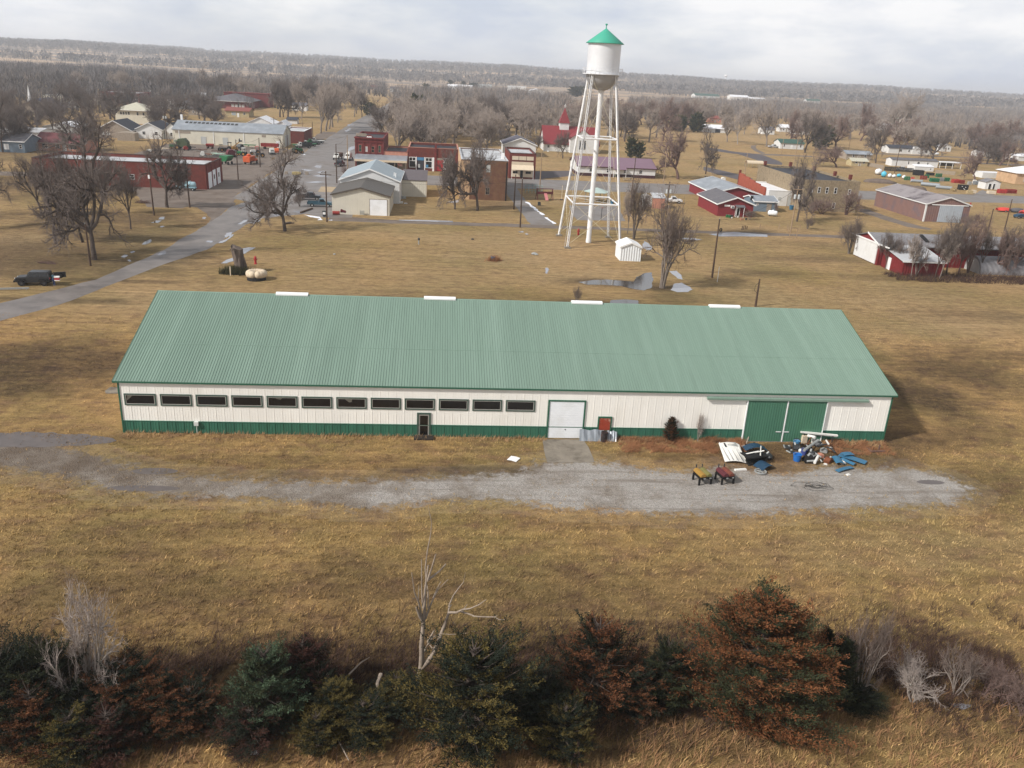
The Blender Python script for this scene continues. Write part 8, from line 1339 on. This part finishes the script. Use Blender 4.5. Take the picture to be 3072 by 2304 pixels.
for q in range(40): a = rr.uniform(0, 6.28); mb.tube((rr.uniform(-1.8, 1.8), rr.uniform(-.6, .6), .05), (rr.uniform(-1.8, 1.8), rr.uniform(-.6, .6), rr.uniform(.3, .9)), .04, .015, 4)
mb.build('sticks', barkr, o)
o = put('brush_heap', 'low brush heap on the lawn behind the off-roader', 'brush heap', 'b1', 480, 1280); mb = MB()
for q in range(40): mb.tube((rr.uniform(-1.6, 1.6), rr.uniform(-.6, .6), .03), (rr.uniform(-1.6, 1.6), rr.uniform(-.6, .6), rr.uniform(.2, .5)), .03, .012, 4)
mb.build('sticks', barkr, o)
o = put('guard_rail', 'pale rail beside the verge at the left edge', 'rail', 'b1', 100, 1560, R(14)); MB().box((0, 0, .25), (4.6, .16, .22)).build('rail', lgrey, o); MB().bx(-2, -1.9, -.05, .05, 0, .2).build('post', lgrey, o); MB().bx(1.9, 2, -.05, .05, 0, .2).build('post', lgrey, o)
o = put('timber_beam', 'dark timber beam on the lot beside the teal pickup', 'timber', 'b2', 1497, 690, R(75)); MB().box((0, 0, .16), (6.2, .3, .3)).box((-3, 0, .34), (.2, .32, .06)).build('beam', polem, o)
o = put('round_bale', 'yellow ramp slab between garage and pickups', 'slab', 'b2', 1770, 470, R(0)); MB().extx([(-3, 0), (3, 0), (3, .5), (-3, .06)], -3, 2.2).build('ramp', mat('tan_concrete', (160,142,116), .85, .12, .6), o); o.name = 'loading_ramp'
# person at the open tailgate
hx_, hy_ = at('e1', 1625, 832)
per = thing('person', 'person in a teal jacket and blue trousers standing at the open tailgate', 'person', (hx_, hy_+.1, 0), R(80))
def skinned(name, joints, bones, m, parent, sub=2):
    me = bpy.data.meshes.new(name); me.from_pydata([j[0] for j in joints], bones, []); o = bpy.data.objects.new(name, me); COL.objects.link(o); o.parent = parent
    sk = o.modifiers.new('skin', 'SKIN')
    for i, j in enumerate(joints):
        r_ = j[1] if hasattr(j[1], '__len__') else (j[1], j[1]); me.skin_vertices[0].data[i].radius = r_; me.skin_vertices[0].data[i].use_root = i == 0
    if sub: s_ = o.modifiers.new('sub', 'SUBSURF'); s_.levels = s_.render_levels = sub
    me.materials.append(m); return o
skin_ = mat('skin', (206,160,134), .6, .04); jacket = mat('teal_jacket', (44,72,84), .8, .12); jeans = mat('blue_jeans', (44,56,92), .85, .12)
J_ = [((0,0,.95),(.15,.11)),((0,0,1.12),(.14,.1)),((.02,0,1.35),(.17,.11)),((.02,0,1.47),(.08,.07)),((.04,0,1.53),.05),((.05,0,1.60),(.07,.085)),((.05,0,1.70),(.075,.09)),((0,.1,.9),.09),((.03,.11,.5),.065),((0,.11,.1),.045),((.12,.12,.05),.04),((0,-.1,.9),.09),((.0,-.11,.5),.065),((-.04,-.11,.1),.045),((.08,-.12,.05),.04),((.03,.2,1.4),.06),((.1,.25,1.15),.047),((.34,.18,1.08),.036),((.03,-.2,1.4),.06),((.1,-.25,1.15),.047),((.34,-.18,1.08),.036)]
B_ = [(0,1),(1,2),(2,3),(3,4),(4,5),(5,6),(0,7),(7,8),(8,9),(9,10),(0,11),(11,12),(12,13),(13,14),(2,15),(15,16),(16,17),(2,18),(18,19),(19,20)]
bd = skinned('body', J_, B_, jacket, per); bd.data.materials.append(jeans)
lg_ = skinned('trousers', [((0,0,.97),(.165,.125)),((0,.1,.88),.108),((.03,.11,.5),.08),((0,.11,.12),.062),((0,-.1,.88),.108),((0,-.11,.5),.08),((-.04,-.11,.12),.062)], [(0,1),(1,2),(2,3),(0,4),(4,5),(5,6)], jeans, per)
hd = MB().ball((.055, 0, 1.645), (.095, .08, .12), 14, 10).build('head', skin_, per, smooth=True); MB().ball((.15, 0, 1.64), (.022, .016, .022), 8, 6).build('nose', skin_, hd); MB().box((.139, 0, 1.585), (.016, .05, .01)).build('mouth', tlm, hd)
for s in (-1, 1): MB().ball((.138, s*.032, 1.665), (.012, .013, .01), 8, 6).build('eye', black, hd); MB().ball((.05, s*.082, 1.645), (.022, .012, .035), 8, 6).build('ear', skin_, hd)
MB().ball((.03, 0, 1.685), (.105, .09, .105), 14, 8).build('hair', mat('dark_hair', (44,36,32), .8), per, smooth=True)
for s in (-1, 1):
    jj = [((.34, s*.18, 1.08), .028), ((.40, s*.165, 1.07), (.034, .02))]; bb = [(0, 1)]
    for f in range(4): k = len(jj); yy = s*(.165+.022*(f-1.5)); L = (.058, .068, .064, .05)[f]; jj += [((.43, yy, 1.065), .010), ((.43+L*.6, yy, 1.06), .009), ((.43+L*.9, yy, 1.035), .008)]; bb += [(1, k), (k, k+1), (k+1, k+2)]
    k = len(jj); jj += [((.40, s*.13, 1.075), .011), ((.43, s*.115, 1.065), .009)]; bb += [(1, k), (k, k+1)]; skinned('hand', jj, bb, skin_, per, 1)
    MB().ball((.06, s*.115, .05), (.14, .055, .055), 10, 6).build('shoe', mat('shoe_grey', (130,126,136), .7), per)
ck = thing('cool_box', 'red and white cool box held at the open tailgate', 'cool box', (hx_+.5, hy_+.05, .75), R(5)); MB().bx(-.3, .3, -.2, .2, .1, .42).build('body', redp, ck); MB().bx(-.31, .31, -.21, .21, .42, .55).build('lid', white, ck); MB().bx(-.31, .31, -.21, .21, .0, .1).build('base', white, ck); MB().path([(-.32, 0, .4), (-.34, 0, .62), (.34, 0, .62), (.32, 0, .4)], .015).build('handle', white, ck)
# ------------------------------------------------------------------ the air: an even haze over the whole scene
hm = bpy.data.materials.new('haze_air'); hm.use_nodes = True; t = hm.node_tree; t.nodes.clear()
pv = t.nodes.new('ShaderNodeVolumePrincipled'); pv.inputs['Color'].default_value = (.88, .93, 1., 1); pv.inputs['Density'].default_value = .0002; pv.inputs['Anisotropy'].default_value = .2
om = t.nodes.new('ShaderNodeOutputMaterial'); t.links.new(pv.outputs[0], om.inputs['Volume'])
hz_o = MB().bx(-6500, 6500, -450, 7400, -1.5, 85).build('haze', hm); hz_o['kind'] = 'stuff'
bpy.context.view_layer.update()
